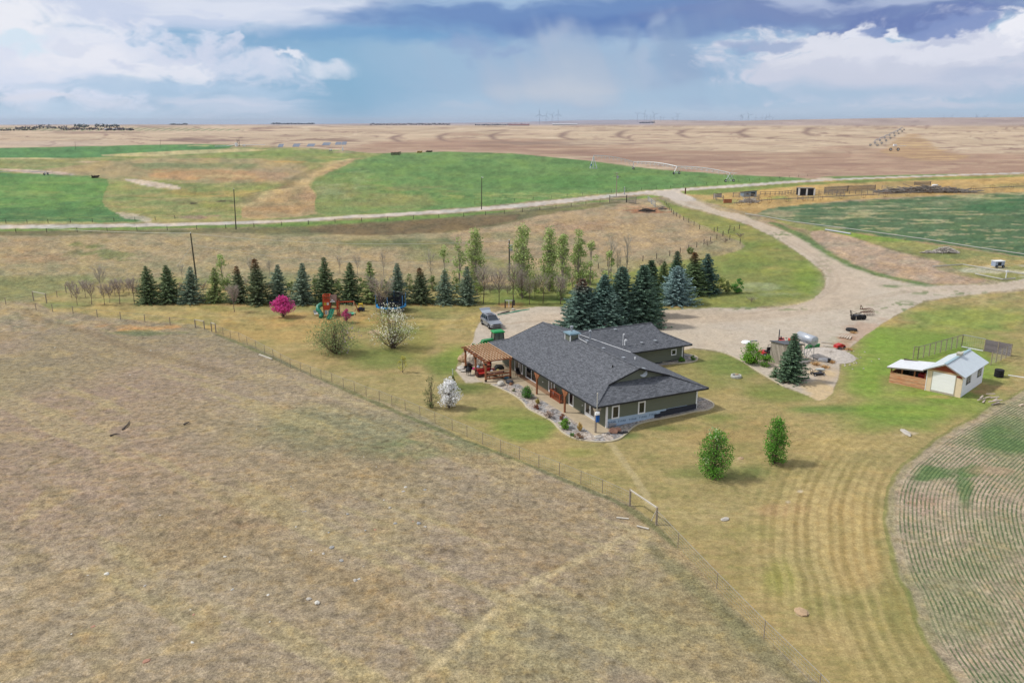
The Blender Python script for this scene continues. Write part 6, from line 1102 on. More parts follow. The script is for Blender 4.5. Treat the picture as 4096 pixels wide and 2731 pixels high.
# ------------------------------------------------------------------ white shed with lean-to, pens (own measured frame, scaled by S)
BO = np.array([59.46, 108.81])*S; BA = math.radians(-45.5)
BX = np.array([math.cos(BA), math.sin(BA)]); BY = np.array([-BX[1], BX[0]])
def bw(x, y, z=0): q = BO+(BX*x+BY*y)*S; return Vector((q[0], q[1], 0.6+z*S))
def build_barn():
    R = empty('garden_shed', bw(0,0), BA, 'small white metal-roofed shed with roll-up door and board lean-to', 'shed', None, S); W = 4.7; D = 9.6
    tin = metal_sheet('ribbed_white_roof', (240,250,254), .32, 'Y'); wh = board_mat('white_siding', (272,274,280), .3, 'Z', .008, .015, dark=.94); bei = mat('beige_panel', (262,238,204), .7, .04, 2)
    MB().bx(.06,W-.002,.1,D,-.2,3.02).build('wall', wh, R)
    fr = MB().add([(.0,-.02,-.15),(W,-.02,-.15),(W,-.02,3.1),(W/2,-.02,4.3),(0,-.02,3.1),(0,.1,-.15),(W,.1,-.15),(W,.1,3.1),(W/2,.1,4.3),(0,.1,3.1)], [(0,1,2,3,4),(9,8,7,6,5),(0,5,6,1),(1,6,7,2),(4,9,5,0)]).build('front_wall', bei, R)
    MB().add([(0,D,3.0),(W,D,3.0),(W/2,D,4.3)], [(0,1,2)]).build('back_gable', wh, R)
    MB().add([(.25,-.05,3.12),(W-.12,-.05,2.72),(W-.12,-.05,2.95),(W/2+.1,-.05,4.15),(W/2-.1,-.05,4.15),(.25,-.05,3.2)], [(0,1,2,3,4,5)]).build('gable_boards', board_mat('red_gable_boards', (176,92,66), .2, 'Z', .01, .12), R)
    MB().bx(.05,W-.5,-.075,-.052,3.05,3.3).build('header_board', M_('cedar_lt'), R)
    dm = board_mat('roll_up_door', (292,292,294), .5, 'Z', .012, .01, dark=.93); MB().bx(.82,3.78,-.06,-.022,.3,3.03).build('door', dm, R)
    m = MB(); m.bx(.72,.82,-.07,-.022,.1,3.05).bx(3.78,3.88,-.07,-.022,.1,3.05).bx(.72,3.88,-.09,-.022,.02,.28); m.build('door_frame', mat('dirty_trim', (206,196,176), .8, .08), R)
    MB().bx(.0,.1,-.06,-.022,-.1,3.05).build('corner_trim', M_('white'), R)
    # main roof
    e, zr, ze = .42, 4.52, 3.1; sl = (zr-ze)/(W/2+e); m = MB(); th = .07
    m.add([(-e,-.5,ze),(W/2,-.5,zr),(W/2,D+.5,zr),(-e,D+.5,ze),(-e,-.5,ze-th),(W/2,-.5,zr-th),(W/2,D+.5,zr-th),(-e,D+.5,ze-th)], [(0,3,2,1),(4,5,6,7),(0,1,5,4),(3,7,6,2),(0,4,7,3)])
    m.add([(W+e,-.5,ze),(W/2,-.5,zr),(W/2,D+.5,zr),(W+e,D+.5,ze),(W+e,-.5,ze-th),(W/2,-.5,zr-th),(W/2,D+.5,zr-th),(W+e,D+.5,ze-th)], [(0,1,2,3),(4,7,6,5),(0,4,5,1),(3,2,6,7),(0,3,7,4)]); m.build('roof', tin, R)
    m = MB(); m.bar((W/2,-.51,zr+.03),(W/2,D+.51,zr+.03),.4,.05); m.build('ridge_cap', mat('pale_blue_ridge', (170,200,210), .4, .03), R)
    m = MB(); m.bar((-e,-.53,ze-.09),(W/2,-.53,zr-.09),.04,.16).bar((W+e,-.53,ze-.09),(W/2,-.53,zr-.092),.04,.16); m.build('barge_board', mat('weathered_trim', (170,162,156), .8, .1), R)
    MB().box((W/2,5.4,zr+.2),(.55,1.0,.3)).box((W/2,5.4,zr+.42),(.75,1.2,.1)).build('roof_vent', mat('beige_vent', (206,200,180), .6, .04), R)
    for a, b, z0, z1 in ((1.75,3.6,1.45,2.75),(6.7,8.5,1.4,2.6)):
        f = MB(); x_ = W+.0; f.bx(x_,x_+.05,a,a+.13,z0,z1).bx(x_,x_+.05,b-.13,b,z0,z1).bx(x_,x_+.048,a+.13,b-.13,z0,z0+.13).bx(x_,x_+.048,a+.13,b-.13,z1-.13,z1); f_ = f.build('window', mat('dark_window_frame', (70,76,84), .6, .03), R)
        MB().bx(x_,x_+.03,a+.13,a+.3,z0+.13,z1-.13).bx(x_,x_+.03,b-.3,b-.13,z0+.13,z1-.13).bx(x_,x_+.03,(a+b)/2-.07,(a+b)/2+.07,z0+.13,z1-.13).build('sash', M_('white'), f_); MB().bx(x_+.002,x_+.015,a+.13,b-.13,z0+.13,z1-.13).build('window_pane', M_('glass'), f_)
    # lean-to on the left
    lb = board_mat('lean_to_boards', (226,156,112), .16, 'Z', .015, .16, (232,190,150)); m = MB().bx(-4.95,-.02,-.0,.08,-.15,1.62).bx(-5.02,-4.94,.0,4.9,-.15,1.6); m.build('lean_to_boards', lb, R)
    for x in (-4.9,-3.4,-1.65,-.16): MB().bx(x-.08,x+.08,.02,.2,-.1,2.42).build('lean_to_post', M_('cedar'), R)
    MB().bx(-4.9,-.05,4.7,4.8,-.1,2.7).build('lean_to_back', M_('darkwood'), R)
    MB().bx(-3.2,-1.9,2.6,3.4,0,1.5).build('stored_crate', M_('darkwood'), R); MB().bx(-1.5,-.6,1.2,2.2,0,1.9).build('stored_drum', M_('red'), R)
    m = MB(); m.add([(-5.45,-.35,2.4),(-.35,-.35,2.98),(-.35,5.0,2.98),(-5.45,5.0,2.4),(-5.45,-.35,2.34),(-.35,-.35,2.92),(-.35,5.0,2.92),(-5.45,5.0,2.34)], [(0,1,2,3),(7,6,5,4),(0,4,5,1),(1,5,6,2),(2,6,7,3),(3,7,4,0)]); m.build('lean_to_roof', metal_sheet('plain_white_roof', (262,264,266), .3, 'Y'), R)
    MB().bar((-5.45,-.37,2.27),(-.4,-.37,2.84),.05,.16).build('lean_to_fascia', M_('greywood'), R)
    # dog pen behind
    K = empty('dog_run', bw(-4,20), BA, 'wire and board dog run with grey plank corner behind the white shed', 'pen', None, S); P_ = lambda x, y, z=0: (x+4, y-20, z)
    c0, c1, c2, c3 = (-6.4,15.4), (-3.9,28.8), (3.7,28.1), (2.9,20.5)
    def lerp(a, b, t): return (a[0]+(b[0]-a[0])*t, a[1]+(b[1]-a[1])*t)
    def run(a, b, n, rail, zt=2.1, post=M_('postwood')):
        for i in range(n+1): q_ = lerp(a, b, i/n); MB().cyl(P_(*q_,-.4), P_(*q_,zt), .08, n=6).build('post', post, K)
        MB().cyl(P_(*a,zt), P_(*b,zt), .05, n=5).build('top_rail', rail, K); w_ = MB(); L_ = math.dist(a, b)
        for z in np.arange(.25, zt, .3): w_.cyl(P_(*a,z), P_(*b,z), .012, n=3)
        for i in range(int(L_/.35)): q_ = lerp(a, b, i*.35/L_); w_.cyl(P_(*q_,.05), P_(*q_,zt), .010, n=3)
        w_.build('wire_mesh', M_('wire'), K)
    run(c0, c1, 8, M_('greywood')); cm = lerp(c1, c2, .47); run(c1, cm, 1, M_('steel')); run(c2, c3, 4, M_('greywood')); run(lerp(c0,(-7,15.1),1), c0, 1, M_('greywood'))
    pm_ = board_mat('grey_planks', (140,132,136), .28, 'Z', .02, .14); o = MB(); a, b = P_(*cm), P_(*c2); o.bar((a[0],a[1],1.05),(b[0],b[1],1.05),.06,2.0); o.build('plank_wall', pm_, K); MB().cyl(P_(*lerp(c1,c2,.74),-.2), P_(*lerp(c1,c2,.74),2.2), .1, n=6).build('post', M_('postwood'), K)
    MB().bar(P_(-3.8,28.5,.1),P_(-.4,28.2,.1),.12).build('bottom_rail', M_('white'), K)
    def thing(m, nm, mt, lb, cat, x, y, z=0, rz=0, group=None, bevel=0): o = m.build(nm, mt, None, False, bevel); o.location = bw(x, y, z); o.location.z = float(height(o.location.x, o.location.y))+z; o.scale = (S,)*3; o.rotation_euler.z = BA+rz; return tag(o, lb, cat, group)
    for k in range(4): m = MB().lathe([(.35,0),(.62,.02),(.68,.14),(.62,.26),(.35,.28)], n=18); thing(m, 'scrap_tyre_ring', M_('rubber'), ['bottom','second lowest','second highest','top'][k]+' tyre of the stack at the back corner of the white shed', 'tyre', 5.6, 14.6, k*.23, 0, 'stacked tyres')
    thing(MB().bx(-1.8,1.8,-.06,.06,0,.1), 'white_pipe', M_('white'), 'long white pipe lying on the grass behind the white shed', 'pipe', 8.2, 16.6, .02, .2)
    rr = random.Random(9); LB = ['longest','shorter','wide','thin','twisted','short','narrow','split','bottom']
    for k in range(9): L_ = rr.uniform(1.2,2.6); m = MB().box((0,0,0),(.22,L_,.07)); o = thing(m, 'scrap_board', mat('scrap_board', (206,190,176), .85, .12, 5), '%s grey-pink scrap board in the loose pile right of the white shed' % LB[k], 'board', 7.9+rr.uniform(-1.4,1.4), 1.6+rr.uniform(-1.5,1.5), .1+.05*k, rr.uniform(-.9,.3), 'scrap boards right of the shed'); o.rotation_euler.x = rr.uniform(-.05,.05)
    for k, (x, y) in enumerate(((11.6,2.4),(12.9,2.8))): thing(MB().box((0,0,.1),(.3,.8,.2)), 'timber_block', mat('pale_timber', (226,206,180), .8, .08), ['pale timber block at the field edge, nearer the white shed','second pale timber block at the field edge, further right'][k], 'block', x, y, 0, -.3)
build_barn()

# ------------------------------------------------------------------ yard with tank, shed and machinery
def at(cx, cy): return G(2850+cx/3.016, 1100+cy/3.016)
def thing(m, nm, mt, lb, cat, p, rz=0, group=None, bevel=0, smooth=False): o = m.build(nm, mt, None, smooth, bevel); o.location = p; o.rotation_euler.z = rz; return tag(o, lb, cat, group)
def build_yard():
    a, b, c = at(690,1052), at(850,1092), at(1065,1022); z = b.z; d1 = (c-b); d1.z = 0; rz = math.atan2(d1.y, d1.x); L1 = 4.0; L0 = 1.95
    R = empty('wooden_shed', b, rz, 'narrow weathered grey wooden shed with sloping dark roof by the fuel tank', 'shed'); gw = board_mat('weathered_shed_boards', (206,194,176), .2, 'X', .01, .1)
    MB().add([(0,0,-.2),(L1,0,-.2),(L1,L0,-.2),(0,L0,-.2),(0,0,2.75),(L1,0,2.05),(L1,L0,2.05),(0,L0,2.75)], [(0,1,5,4),(1,2,6,5),(2,3,7,6),(3,0,4,7),(4,5,6,7)]).build('wall', gw, R)
    MB().add([(-.15,-.15,2.85),(L1+.2,-.15,2.08),(L1+.2,L0+.15,2.08),(-.15,L0+.15,2.85),(-.15,-.15,2.76),(L1+.2,-.15,1.99),(L1+.2,L0+.15,1.99),(-.15,L0+.15,2.76)], [(0,1,2,3),(7,6,5,4),(0,4,5,1),(1,5,6,2),(2,6,7,3),(3,7,4,0)]).build('roof', shingle_mat('shed_shingles', 0), R)
    MB().bar((-.16,-.17,2.78),(L1+.2,-.17,2.01),.04,.14).build('fascia', M_('darkwood'), R)
    # fuel tank on its stand
    g1, g2 = at(1115,1012), at(1228,1000); zz = (g1.z+g2.z)/2
    t0 = U_(2850+1068/3.016, 1100+738/3.016, zz+2.75); t1 = U_(2850+1212/3.016, 1100+788/3.016, zz+2.75); ctr = (t0+t1)/2; dv = (t1-t0); dv.z = 0; rz = math.atan2(dv.y, dv.x); hl_ = 1.4
    R = empty('fuel_tank', (ctr.x, ctr.y, zz), rz, 'silver cylindrical fuel tank raised on a spindly steel stand', 'tank'); st = M_('steel'); TZ = 2.75
    m = MB(); pr_ = [(.02,-hl_-.06),(.52,-hl_-.03),(.6,-hl_),(.6,hl_),(.52,hl_+.03),(.02,hl_+.06)]; m.lathe(pr_, n=24); o = m.build('tank', mat('silver_tank', (206,212,220), .35, .05, metal=.3), R, True); o.matrix_local = Matrix.Translation((0,0,TZ)) @ Matrix.Rotation(math.pi/2, 4, 'Y')
    for x in (-hl_*.6, hl_*.6):
        for y in (-.45,.45): MB().bar((x,y*1.5,0),(x,y,TZ-.35),.05).build('leg', st, R)
        MB().bar((x,-.5,TZ-.55),(x,.5,TZ-.55),.06).bar((x,-.66,.3),(x,.5,TZ-.5),.035).bar((x,.66,.3),(x,-.5,TZ-.5),.035).build('cross_brace', st, R)
    for y in (-.5,.5): MB().bar((-hl_*.62,y,TZ-.45),(hl_*.62,y,TZ-.45),.05).bar((-hl_*.6,y*1.3,.2),(hl_*.6,y*1.1,1.9),.03).build('side_brace', st, R)
    MB().cyl((hl_+.05,.1,TZ),(hl_+.12,.1,TZ),.1).cyl((0,0,TZ+.5),(0,0,TZ+.62),.07).build('filler_cap', st, R)
    p = at(1215,890); m = MB().add([(-1.0,0,0),(1.0,0,0),(1.0,.55,.05),(-1.0,.55,.05),(-1.0,-.1,.6),(1.0,-.1,.6),(1.0,.05,.66),(-1.0,.05,.66)], [(0,1,2,3),(0,4,5,1),(4,7,6,5),(0,3,7,4),(1,5,6,2)]); thing(m, 'loader_bucket', M_('green'), 'green loader bucket lying on the gravel behind the fuel tank', 'bucket', p, .35)
    # rubble heap: many separate stones on a low mound
    p = at(1400,965); rng = np.random.default_rng(4)
    mm = MB(); prof = [(2.6,0),(2.1,.25),(1.2,.5),(.3,.62),(.02,.63)]; mm.lathe(prof, n=18); o = thing(mm, 'rubble_heap', mat('rubble', (206,196,184), .95, .18, 4, bump=1, bscale=6), 'spread-out heap of pale broken rubble right of the fuel tank', 'rubble', p); o.scale = (1.25,1.5,.8); o['kind'] = 'stuff'; del o['label']; del o['category']
    sm = MB()
    for _ in range(420):
        a_ = rng.uniform(0,6.28); r_ = abs(rng.normal())*1.7; x_, y_ = p.x+math.cos(a_)*r_*1.25, p.y+math.sin(a_)*r_*1.5; s_ = rng.uniform(.06,.2); zc = float(height(x_, y_))+.5*max(0, 1-r_/2.6); sm.box((x_, y_, zc+.03), (s_, s_*rng.uniform(.5,1.3), s_*.6), rot=Matrix.Rotation(rng.uniform(0,3),3,'Z') @ Matrix.Rotation(rng.uniform(-.5,.5),3,'X'))
    tag(sm.build('loose_rubble', mat('rubble', (206,196,184))), kind='stuff')
    # rotary cutter with tyres, rusty rake
    p = at(1738,535); R = empty('farm_implement', p, .2, 'black tractor implement with two soil-caked wheels parked on the gravel', 'implement'); MB().bx(-1.0,1.0,-.35,.35,.55,.7).bar((-1.0,0,.6),(-1.25,0,1.5),.08).bar((-.7,.3,.6),(-1.25,0,1.5),.06).bar((-.7,-.3,.6),(-1.25,0,1.5),.06).bar((-.9,-.3,.9),(.9,.3,.95),.1).bar((-1.2,0,1.45),(.6,0,.75),.05).build('frame', M_('black'), R)
    for x in (-.85,.15,.95): o = wheel(R, (x,-.35,.4), .4, .35, M_('rust'), axis='y')
    p = at(1845,478); R = empty('grapple_rake', p, .3, 'rusty grapple rake with curved tines beside the black implement', 'implement'); MB().bar((-1.0,0,.5),(1.0,0,.5),.12).bar((-.9,.3,.9),(.9,.3,.9),.1).bar((-.9,.3,.9),(-1.0,.1,1.6),.07).bar((-.4,.3,.9),(-.9,.1,1.55),.06).build('frame', M_('rust'), R)
    for k in range(7): x = -.9+k*.3; MB().tube([(x,0,.5),(x,-.5,.55),(x,-.85,.35),(x,-.8,.02)], .035, 5).tube([(x,.3,.9),(x,-.3,1.0),(x,-.7,.8),(x,-.85,.5)], .035, 5).build('tine', M_('rust'), R)
    p = at(1675,672); R = empty('tyre_sandbox', p, 0, 'big black tyre filled with sand on the gravel', 'tyre'); MB().lathe([(.5,0),(.75,.02),(.82,.16),(.75,.32),(.55,.34)], n=22).build('tyre', M_('rubber'), R, True); MB().cyl((0,0,.05),(0,0,.27),.6,n=18).build('sand', mat('sand', (222,196,150), .95, .06), R)
    PL = ['left-hand','second','middle','fourth','right-hand long']
    for k in range(5): thing(MB().box((0,0,.15),(.22,1.5+.35*(k > 2),.06)), 'plank', mat('pale_plank', (216,200,180), .85, .1, 5), '%s pale plank in the row beside the sand-filled tyre' % PL[k], 'plank', at(1548+k*28, 744+k*5), -.75+k*.06, 'planks beside the tyre')
    p = at(1530,888); R = empty('small_machine', p, .4, 'small red machine with wheels at the edge of the rubble', 'machine'); MB().prism([(-.8,.25),(-.7,.6),(.1,.75),(.7,.5),(.7,.25)], -.35, .35, axis='y').bar((-.6,0,.5),(-1.2,0,.7),.05).build('body', M_('red'), R, bevel=.04); wheel(R, (.5,.42,.2), .2, .15, axis='y'); wheel(R, (.5,-.42,.2), .2, .15, axis='y'); wheel(R, (-.4,-.42,.2), .2, .15, axis='y')
    p = at(405,828); o = thing(MB().lathe([(.62,0),(.7,.2),(.5,.38),(.1,.46),(.02,.46)], n=16), 'white_tub', M_('white'), 'overturned white tub on the gravel left of the shed', 'tub', p, 0); thing(MB().bar((-.9,0,.1),(.9,.1,.12),.12), 'grey_pipe', M_('steel'), 'short grey pipe leaning by the overturned white tub', 'pipe', at(470,806), .2)
    p = at(1342,1044); R = empty('boat_engine', p, -.4, 'upturned white and black outboard engine lying in dry grass', 'engine'); MB().prism([(-.75,.05),(-.6,.35),(.1,.45),(.5,.3),(.5,.05)], -.22, .22, axis='y').build('cowl', mat('white_cowl', (226,228,232), .4, .04), R, bevel=.05); MB().bx(.45,.8,-.24,.24,.03,.5).bar((-.7,0,.2),(-1.3,.1,.3),.1).build('bracket', M_('black'), R)
    p = at(1268,1205); R = empty('push_mower', p, .2, 'old skeletal push mower frame with white wheels by the spruce', 'mower'); MB().tube([(-.7,-.25,.2),(-1.0,-.25,.9),(-1.0,.25,.9),(-.7,.25,.2)], .03, 5).tube([(-.7,-.3,.25),(.0,-.35,.6),(.7,-.3,.4),(.85,0,.2),(.7,.3,.4),(0,.35,.6),(-.7,.3,.25)], .035, 5).bx(-.5,.6,-.28,.28,.12,.3).build('frame', M_('black'), R)
    for x, y in ((-.6,-.4),(-.6,.4),(.6,-.4),(.6,.4)): wheel(R, (x,y,.16), .16, .08, M_('white'), axis='y')
    thing(MB().box((0,0,.12),(1.0,.5,.22)), 'concrete_block', mat('pale_block', (206,212,210), .8, .06), 'pale concrete block lying in the dry grass behind the push mower', 'block', at(1298,1150), .1, bevel=.02)
    for k, (x, y, r) in enumerate(((1085,1068,.5),(1110,1056,.2),(1080,1045,.9))): thing(MB().box((0,0,.13+.05*k),(1.7,.4,.05)), 'white_board', mat('pale_board', (222,214,200), .8, .08), ['bottom','middle','top'][k]+' pale board by the shed corner behind the spruce', 'board', at(x, y), r)
    for k, (x, y, r) in enumerate(((1378,822,-.3),(1410,868,-.2))): thing(MB().box((0,0,.13),(1.5,.16,.07)), 'loose_plank', mat('pale_board', (222,214,200)), ['upper','lower'][k]+' loose pale plank on the gravel beyond the green bucket', 'plank', at(x, y), r)
    p = G(2944,1509); R = empty('stone_fire_ring', p, 0, 'round ring of pale concrete on the lawn', 'ring'); MB().lathe([(.45,0),(.62,0),(.65,.14),(.6,.32),(.47,.32),(.45,.1)], n=22).build('ring', mat('pale_ring', (206,206,200), .9, .08, 3), R); MB().box((.1,.1,.36),(.35,.25,.12), rz=.4).build('cap_stone', M_('tanstone'), R)
    for i, (x, y, w_, h_, lb) in enumerate(((1330,935,.9,.5,'dry grass clump on top of the rubble heap'),(1240,1085,1.6,.6,'dry grass clump below the fuel tank'),(1360,1120,1.5,.45,'dry grass clump behind the concrete block'),(1440,1060,1.3,.5,'dry grass clump right of the outboard engine'),(1640,905,1.6,.45,'dry grass clump beside the small red machine'),(880,1290,1.0,.5,'dry grass clump at the foot of the shed spruce'),(1700,700,1.5,.35,'reddish dry grass by the sand-filled tyre'))): tuft('dry_grass_clump', at(x, y), h_, w_, lb, 'grass clump', 470+i, (206,172,124), 150)
def U_(px, py, z):
    d = _ray(px, py); t = (z-H)/d[2]; return Vector((d[0]*t, d[1]*t, z))
build_yard()

# ------------------------------------------------------------------ play yard
def build_play():
    s = 1/ (1/mpp(G(1333,1262))); b = G(1308,1266); k = mpp(b); red, grn = M_('redwood'), mat('green_slide', (28,140,108), .4, .05, spec=.5)
    R = empty('playset', b, .12, 'red-brown wooden playset with green slides and swings', 'playset'); X = lambda px: (px-1308)*k
    def px(x): return X(1220+x/7.84)
    def zz(y): return (1266.-(1150+y/7.84))*k/math.cos(.24)
    x0, x1, x2, x3 = px(595), px(800), px(800), px(1055); D = 1.4
    for x in (x0, x1):
        for y in (0, D): MB().bx(x-.05,x+.05,y-.05,y+.05,-.1,zz(290)).build('post', red, R)
    for x in (x3-.3, x3):
        for y in (0, D): MB().bx(x-.05,x+.05,y-.05,y+.05,-.1,zz(430)).build('post', red, R)
    pw = board_mat('red_play_boards', (206,84,52), .25, 'Z', .01, .05); f = MB().bx(x0+.05,x1-.05,.0,.05,zz(700),zz(460)).build('front_panel', pw, R); MB().bx(x0+.05,x1-.05,D-.05,D,zz(700),zz(460)).build('back_panel', pw, R); MB().bx(x0,x0+.05,.05,D-.05,zz(700),zz(470)).build('side_panel', pw, R); MB().bx(x0,x3,0,D,zz(700)-.08,zz(700)).build('platform', red, R)
    m = MB()
    for y in (0, D): m.bx(x0-.06,x1+.06,y-.04,y+.04,zz(470),zz(440)).bx(x0-.06,x1+.06,y-.04,y+.04,zz(300),zz(278))
    for x in (x0, x1): m.bx(x-.04,x+.04,.04,D-.04,zz(470)+.003,zz(440)-.003).bx(x-.04,x+.04,.04,D-.04,zz(300)+.003,zz(278)-.003)
    for i in range(7): q_ = x0+(x1-x0)*(i+.5)/7; m.bx(q_-.035,q_+.035,-.02,.02,zz(445),zz(295)).bx(q_-.035,q_+.035,D-.02,D+.02,zz(445),zz(295))
    m.build('crow_nest', pw, R)
    for a_, b_, c_, mt in ((622,690,1,'yellow'),(712,765,1,'white')):
        n_ = MB().bx(px(a_),px(b_),-.04,-.01,zz(560),zz(485)).build('play_panel', M_(mt), R); q_ = MB(); 
        for i in range(3): q_.bx(px(a_)+.05,px(b_)-.05,-.05,-.041,zz(548-i*24),zz(540-i*24))
        q_.build('marks', M_('black'), n_)
    for a_, b_ in ((640,712),(728,780)):
        n_ = MB().bx(px(a_),px(b_),-.04,-.01,zz(845),zz(725)).build('window_panel', M_('white'), R)
        for i in range(3):
            for j in range(2): u = px(a_)+(px(b_)-px(a_))*(.3+.4*j); MB().bx(u-.06,u+.06,-.05,-.041,zz(825-i*36),zz(805-i*36)).build('opening', M_('navy'), n_)
    tw = MB(); xa, xb = x1+.02, px(1005); zt, ze = zz(275), zz(465); tw.add([(xa,-.1,ze),(xb,-.1,ze),(xb,D/2,zt),(xa,D/2,zt),(xa,D+.1,ze),(xb,D+.1,ze)], [(0,1,2,3),(3,2,5,4)]); tw.build('playhouse_roof', mat('brown_canopy', (128,100,90), .8, .1), R)
    MB().prism([(px(805),zz(470)),(px(965),zz(470)),(px(882),zz(385))], -.2, -.14, axis='y').build('gable_sign', M_('white'), R); m = MB()
    for i in (-1,0,1): m.bx(px(882)+i*.16-.04,px(882)+i*.16+.04,-.21,-.201,zz(455),zz(425 if i else 410))
    m.build('gable_marks', M_('navy'), R)
    MB().bx(px(985),px(1050),0,.05,zz(680),zz(470)).build('side_board', pw, R); MB().bx(px(1010),px(1090),-.2,.5,0,zz(810)).build('sand_box', red, R); m = MB()
    for y in (.1,.35): m.bar((px(820),y,zz(680)),(px(860),y+.2,zz(485)),.05)
    m.build('ladder', M_('darkwood'), R)
    for i in range(2):
        xa, xb = px(845+i*62), px(760+i*62); w_ = .36; m = MB(); pts = [(xa,-.05,zz(672)),(xa-.05,-.5,zz(690)),((xa+xb)/2,-1.1,zz(820)+.05),(xb,-1.9,.18),(xb-.05,-2.3,.1)]
        for a_, b_ in zip(pts[:-1], pts[1:]): 
            for o0, o1, u0, u1 in ((-w_/2,w_/2,0,.03),(-w_/2-.03,-w_/2,0,.14),(w_/2,w_/2+.03,0,.14)): m.add([(a_[0]+o0,a_[1],a_[2]+u0),(a_[0]+o1,a_[1],a_[2]+u0),(b_[0]+o1,b_[1],b_[2]+u0),(b_[0]+o0,b_[1],b_[2]+u0),(a_[0]+o0,a_[1],a_[2]+u1),(a_[0]+o1,a_[1],a_[2]+u1),(b_[0]+o1,b_[1],b_[2]+u1),(b_[0]+o0,b_[1],b_[2]+u1)], [(0,1,2,3),(7,6,5,4),(0,4,5,1),(3,2,6,7),(0,3,7,4),(1,5,6,2)])
        m.build('wave_slide', grn, R)
    MB().tube([(x0,.5,zz(560)),(px(520),.4,zz(560)),(px(440),.3,zz(610)),(px(430),.0,zz(680)),(px(490),-.3,zz(750)),(px(545),-.4,zz(830)),(px(540),-.8,.35),(px(520),-1.2,.25)], [.36]*6+[.33,.3], 12).build('tube_slide', grn, R, True)
    xe = px(1515); zb = zz(500); MB().bx(x3-.1,xe,D/2-.06,D/2+.06,zb-.1,zb+.06).build('swing_beam', pw, R); MB().bar((xe-.05,D/2,zb),(xe+.05,-.9,0),.09).build('swing_leg', M_('cedar_lt'), R); MB().bar((xe-.05,D/2,zb),(xe+.6,D/2+1.6,0),.1).build('swing_leg', red, R); MB().bar((xe,-.1,.8),(xe+.25,D/2+.7,.8),.07).build('swing_brace', red, R)
    for i, xx in enumerate((1150,1290,1420)):
        x_ = px(xx); m = MB(); m.cyl((x_-.2,D/2,zb-.1),(x_-.2,D/2-.1,.5),.012,n=4).cyl((x_+.2,D/2,zb-.1),(x_+.2,D/2-.1,.5),.012,n=4); c_ = m.build('swing_chain', M_('steel'), R); MB().box((x_,D/2-.1,.48),(.5,.2,.05)).build('swing_seat', grn, c_)
    p = G(1404,1257); thing(MB().lathe([(.55,0),(.75,.14),(.72,.2),(.5,.06)], n=18), 'green_sandbox', mat('pale_green_plastic', (92,190,150), .5, .04), 'round pale green plastic dish under the end of the swing set', 'sandbox', p)
    p = G(1266,1262); R = empty('childs_chair', p, .4, 'small white and grey child seat on the lawn left of the tube slide', 'chair'); MB().bx(-.3,.3,-.25,.25,.3,.36).build('seat', M_('white'), R); MB().box((-.15,.3,.6),(.5,.06,.5), rot=Matrix.Rotation(-.2,3,'X')).build('backrest', mat('light_grey_plastic', (196,204,204)), R)
    for x in (-.25,.25):
        for y in (-.2,.2): MB().cyl((x,y,0),(x,y,.3),.025,n=5).build('leg', M_('steel'), R)
    p = G(1279,1256); thing(MB().box((0,0,.45),(.75,.4,.06)).cyl((-.25,0,0),(-.25,0,.42),.03).cyl((.25,0,0),(.25,0,.42),.03), 'yellow_toy_table', M_('yellow'), 'small yellow plastic play table beside the tube slide', 'toy', p, .2)
    p = G(1444,1244); R = empty('ride_on_car', p, .15, 'toy car with dark blue body and yellow roof on the lawn', 'toy car'); MB().prism([(-.62,.15),(-.62,.5),(-.35,.62),(.35,.62),(.62,.5),(.62,.15)], -.35, .35, axis='y').build('body', M_('navy'), R, bevel=.05); m = MB()
    for x in (-.38,.38):
        for y in (-.28,.28): m.bar((x,y,.58),(x*.7,y*.8,1.15),.08)
    m.box((0,0,1.2),(.66,.56,.1)); m.build('roof', M_('yellow'), R)
    for x in (-.42,.42):
        for y in (-.36,.36): wheel(R, (x,y,.16), .16, .1, M_('steel'), axis='y')
    # trampoline
    c = (G(1500,1247)+G(1624,1247))/2; rad = (G(1624,1247)-G(1500,1247)).length/2*.98; R = empty('trampoline', c+Vector((0,rad*.35,0)), .1, 'round blue trampoline with dark safety net in front of the spruces', 'trampoline'); n = 28; zr_ = .95
    m = MB(); A_ = [i*2*math.pi/n for i in range(n)]; ri = rad*.88; vs = [(r_*math.cos(a), r_*math.sin(a), z_) for a in A_ for r_, z_ in ((ri,zr_+.02),(rad,zr_),(rad*1.01,zr_-.18))]; m.add(vs, [(i*3+j, ((i+1) % n)*3+j, ((i+1) % n)*3+j+1, i*3+j+1) for i in range(n) for j in range(2)]); m.build('safety_pad', M_('blue'), R)
    MB().cyl((0,0,zr_-.06),(0,0,zr_-.03),ri*1.01,n=n).build('jumping_mat', mat('black_mat', (34,36,42), .7, .03), R); nm_ = mat('dark_net', (28,32,44), .9, .02)
    if not nm_.get('net'):
        nt = nm_.node_tree; tr = nt.nodes.new('ShaderNodeBsdfTransparent'); mx = nt.nodes.new('ShaderNodeMixShader'); mx.inputs[0].default_value = .72; nt.links.new(tr.outputs[0], mx.inputs[1]); nt.links.new(nt.nodes['Principled BSDF'].outputs[0], mx.inputs[2]); nt.links.new(mx.outputs[0], nt.nodes['Material Output'].inputs[0]); nm_['net'] = 1
    ht = 2.75; m = MB(); vs = [(ri*math.cos(a), ri*math.sin(a), z_) for a in A_ for z_ in (zr_, ht)]; m.add(vs, [(i*2, ((i+1) % n)*2, ((i+1) % n)*2+1, i*2+1) for i in range(n)]); m.build('safety_net', nm_, R)
    for i in range(6):
        a = i*math.pi/3+.35; x_, y_ = rad*1.02*math.cos(a), rad*1.02*math.sin(a); MB().cyl((x_,y_,zr_-.1),(x_,y_,ht+.05),.05,n=7).build('net_pole', mat('light_blue_foam', (96,160,220), .6, .03), R); MB().cyl((x_,y_,0),(x_,y_,zr_-.1),.035,n=6).build('leg', M_('steel'), R)
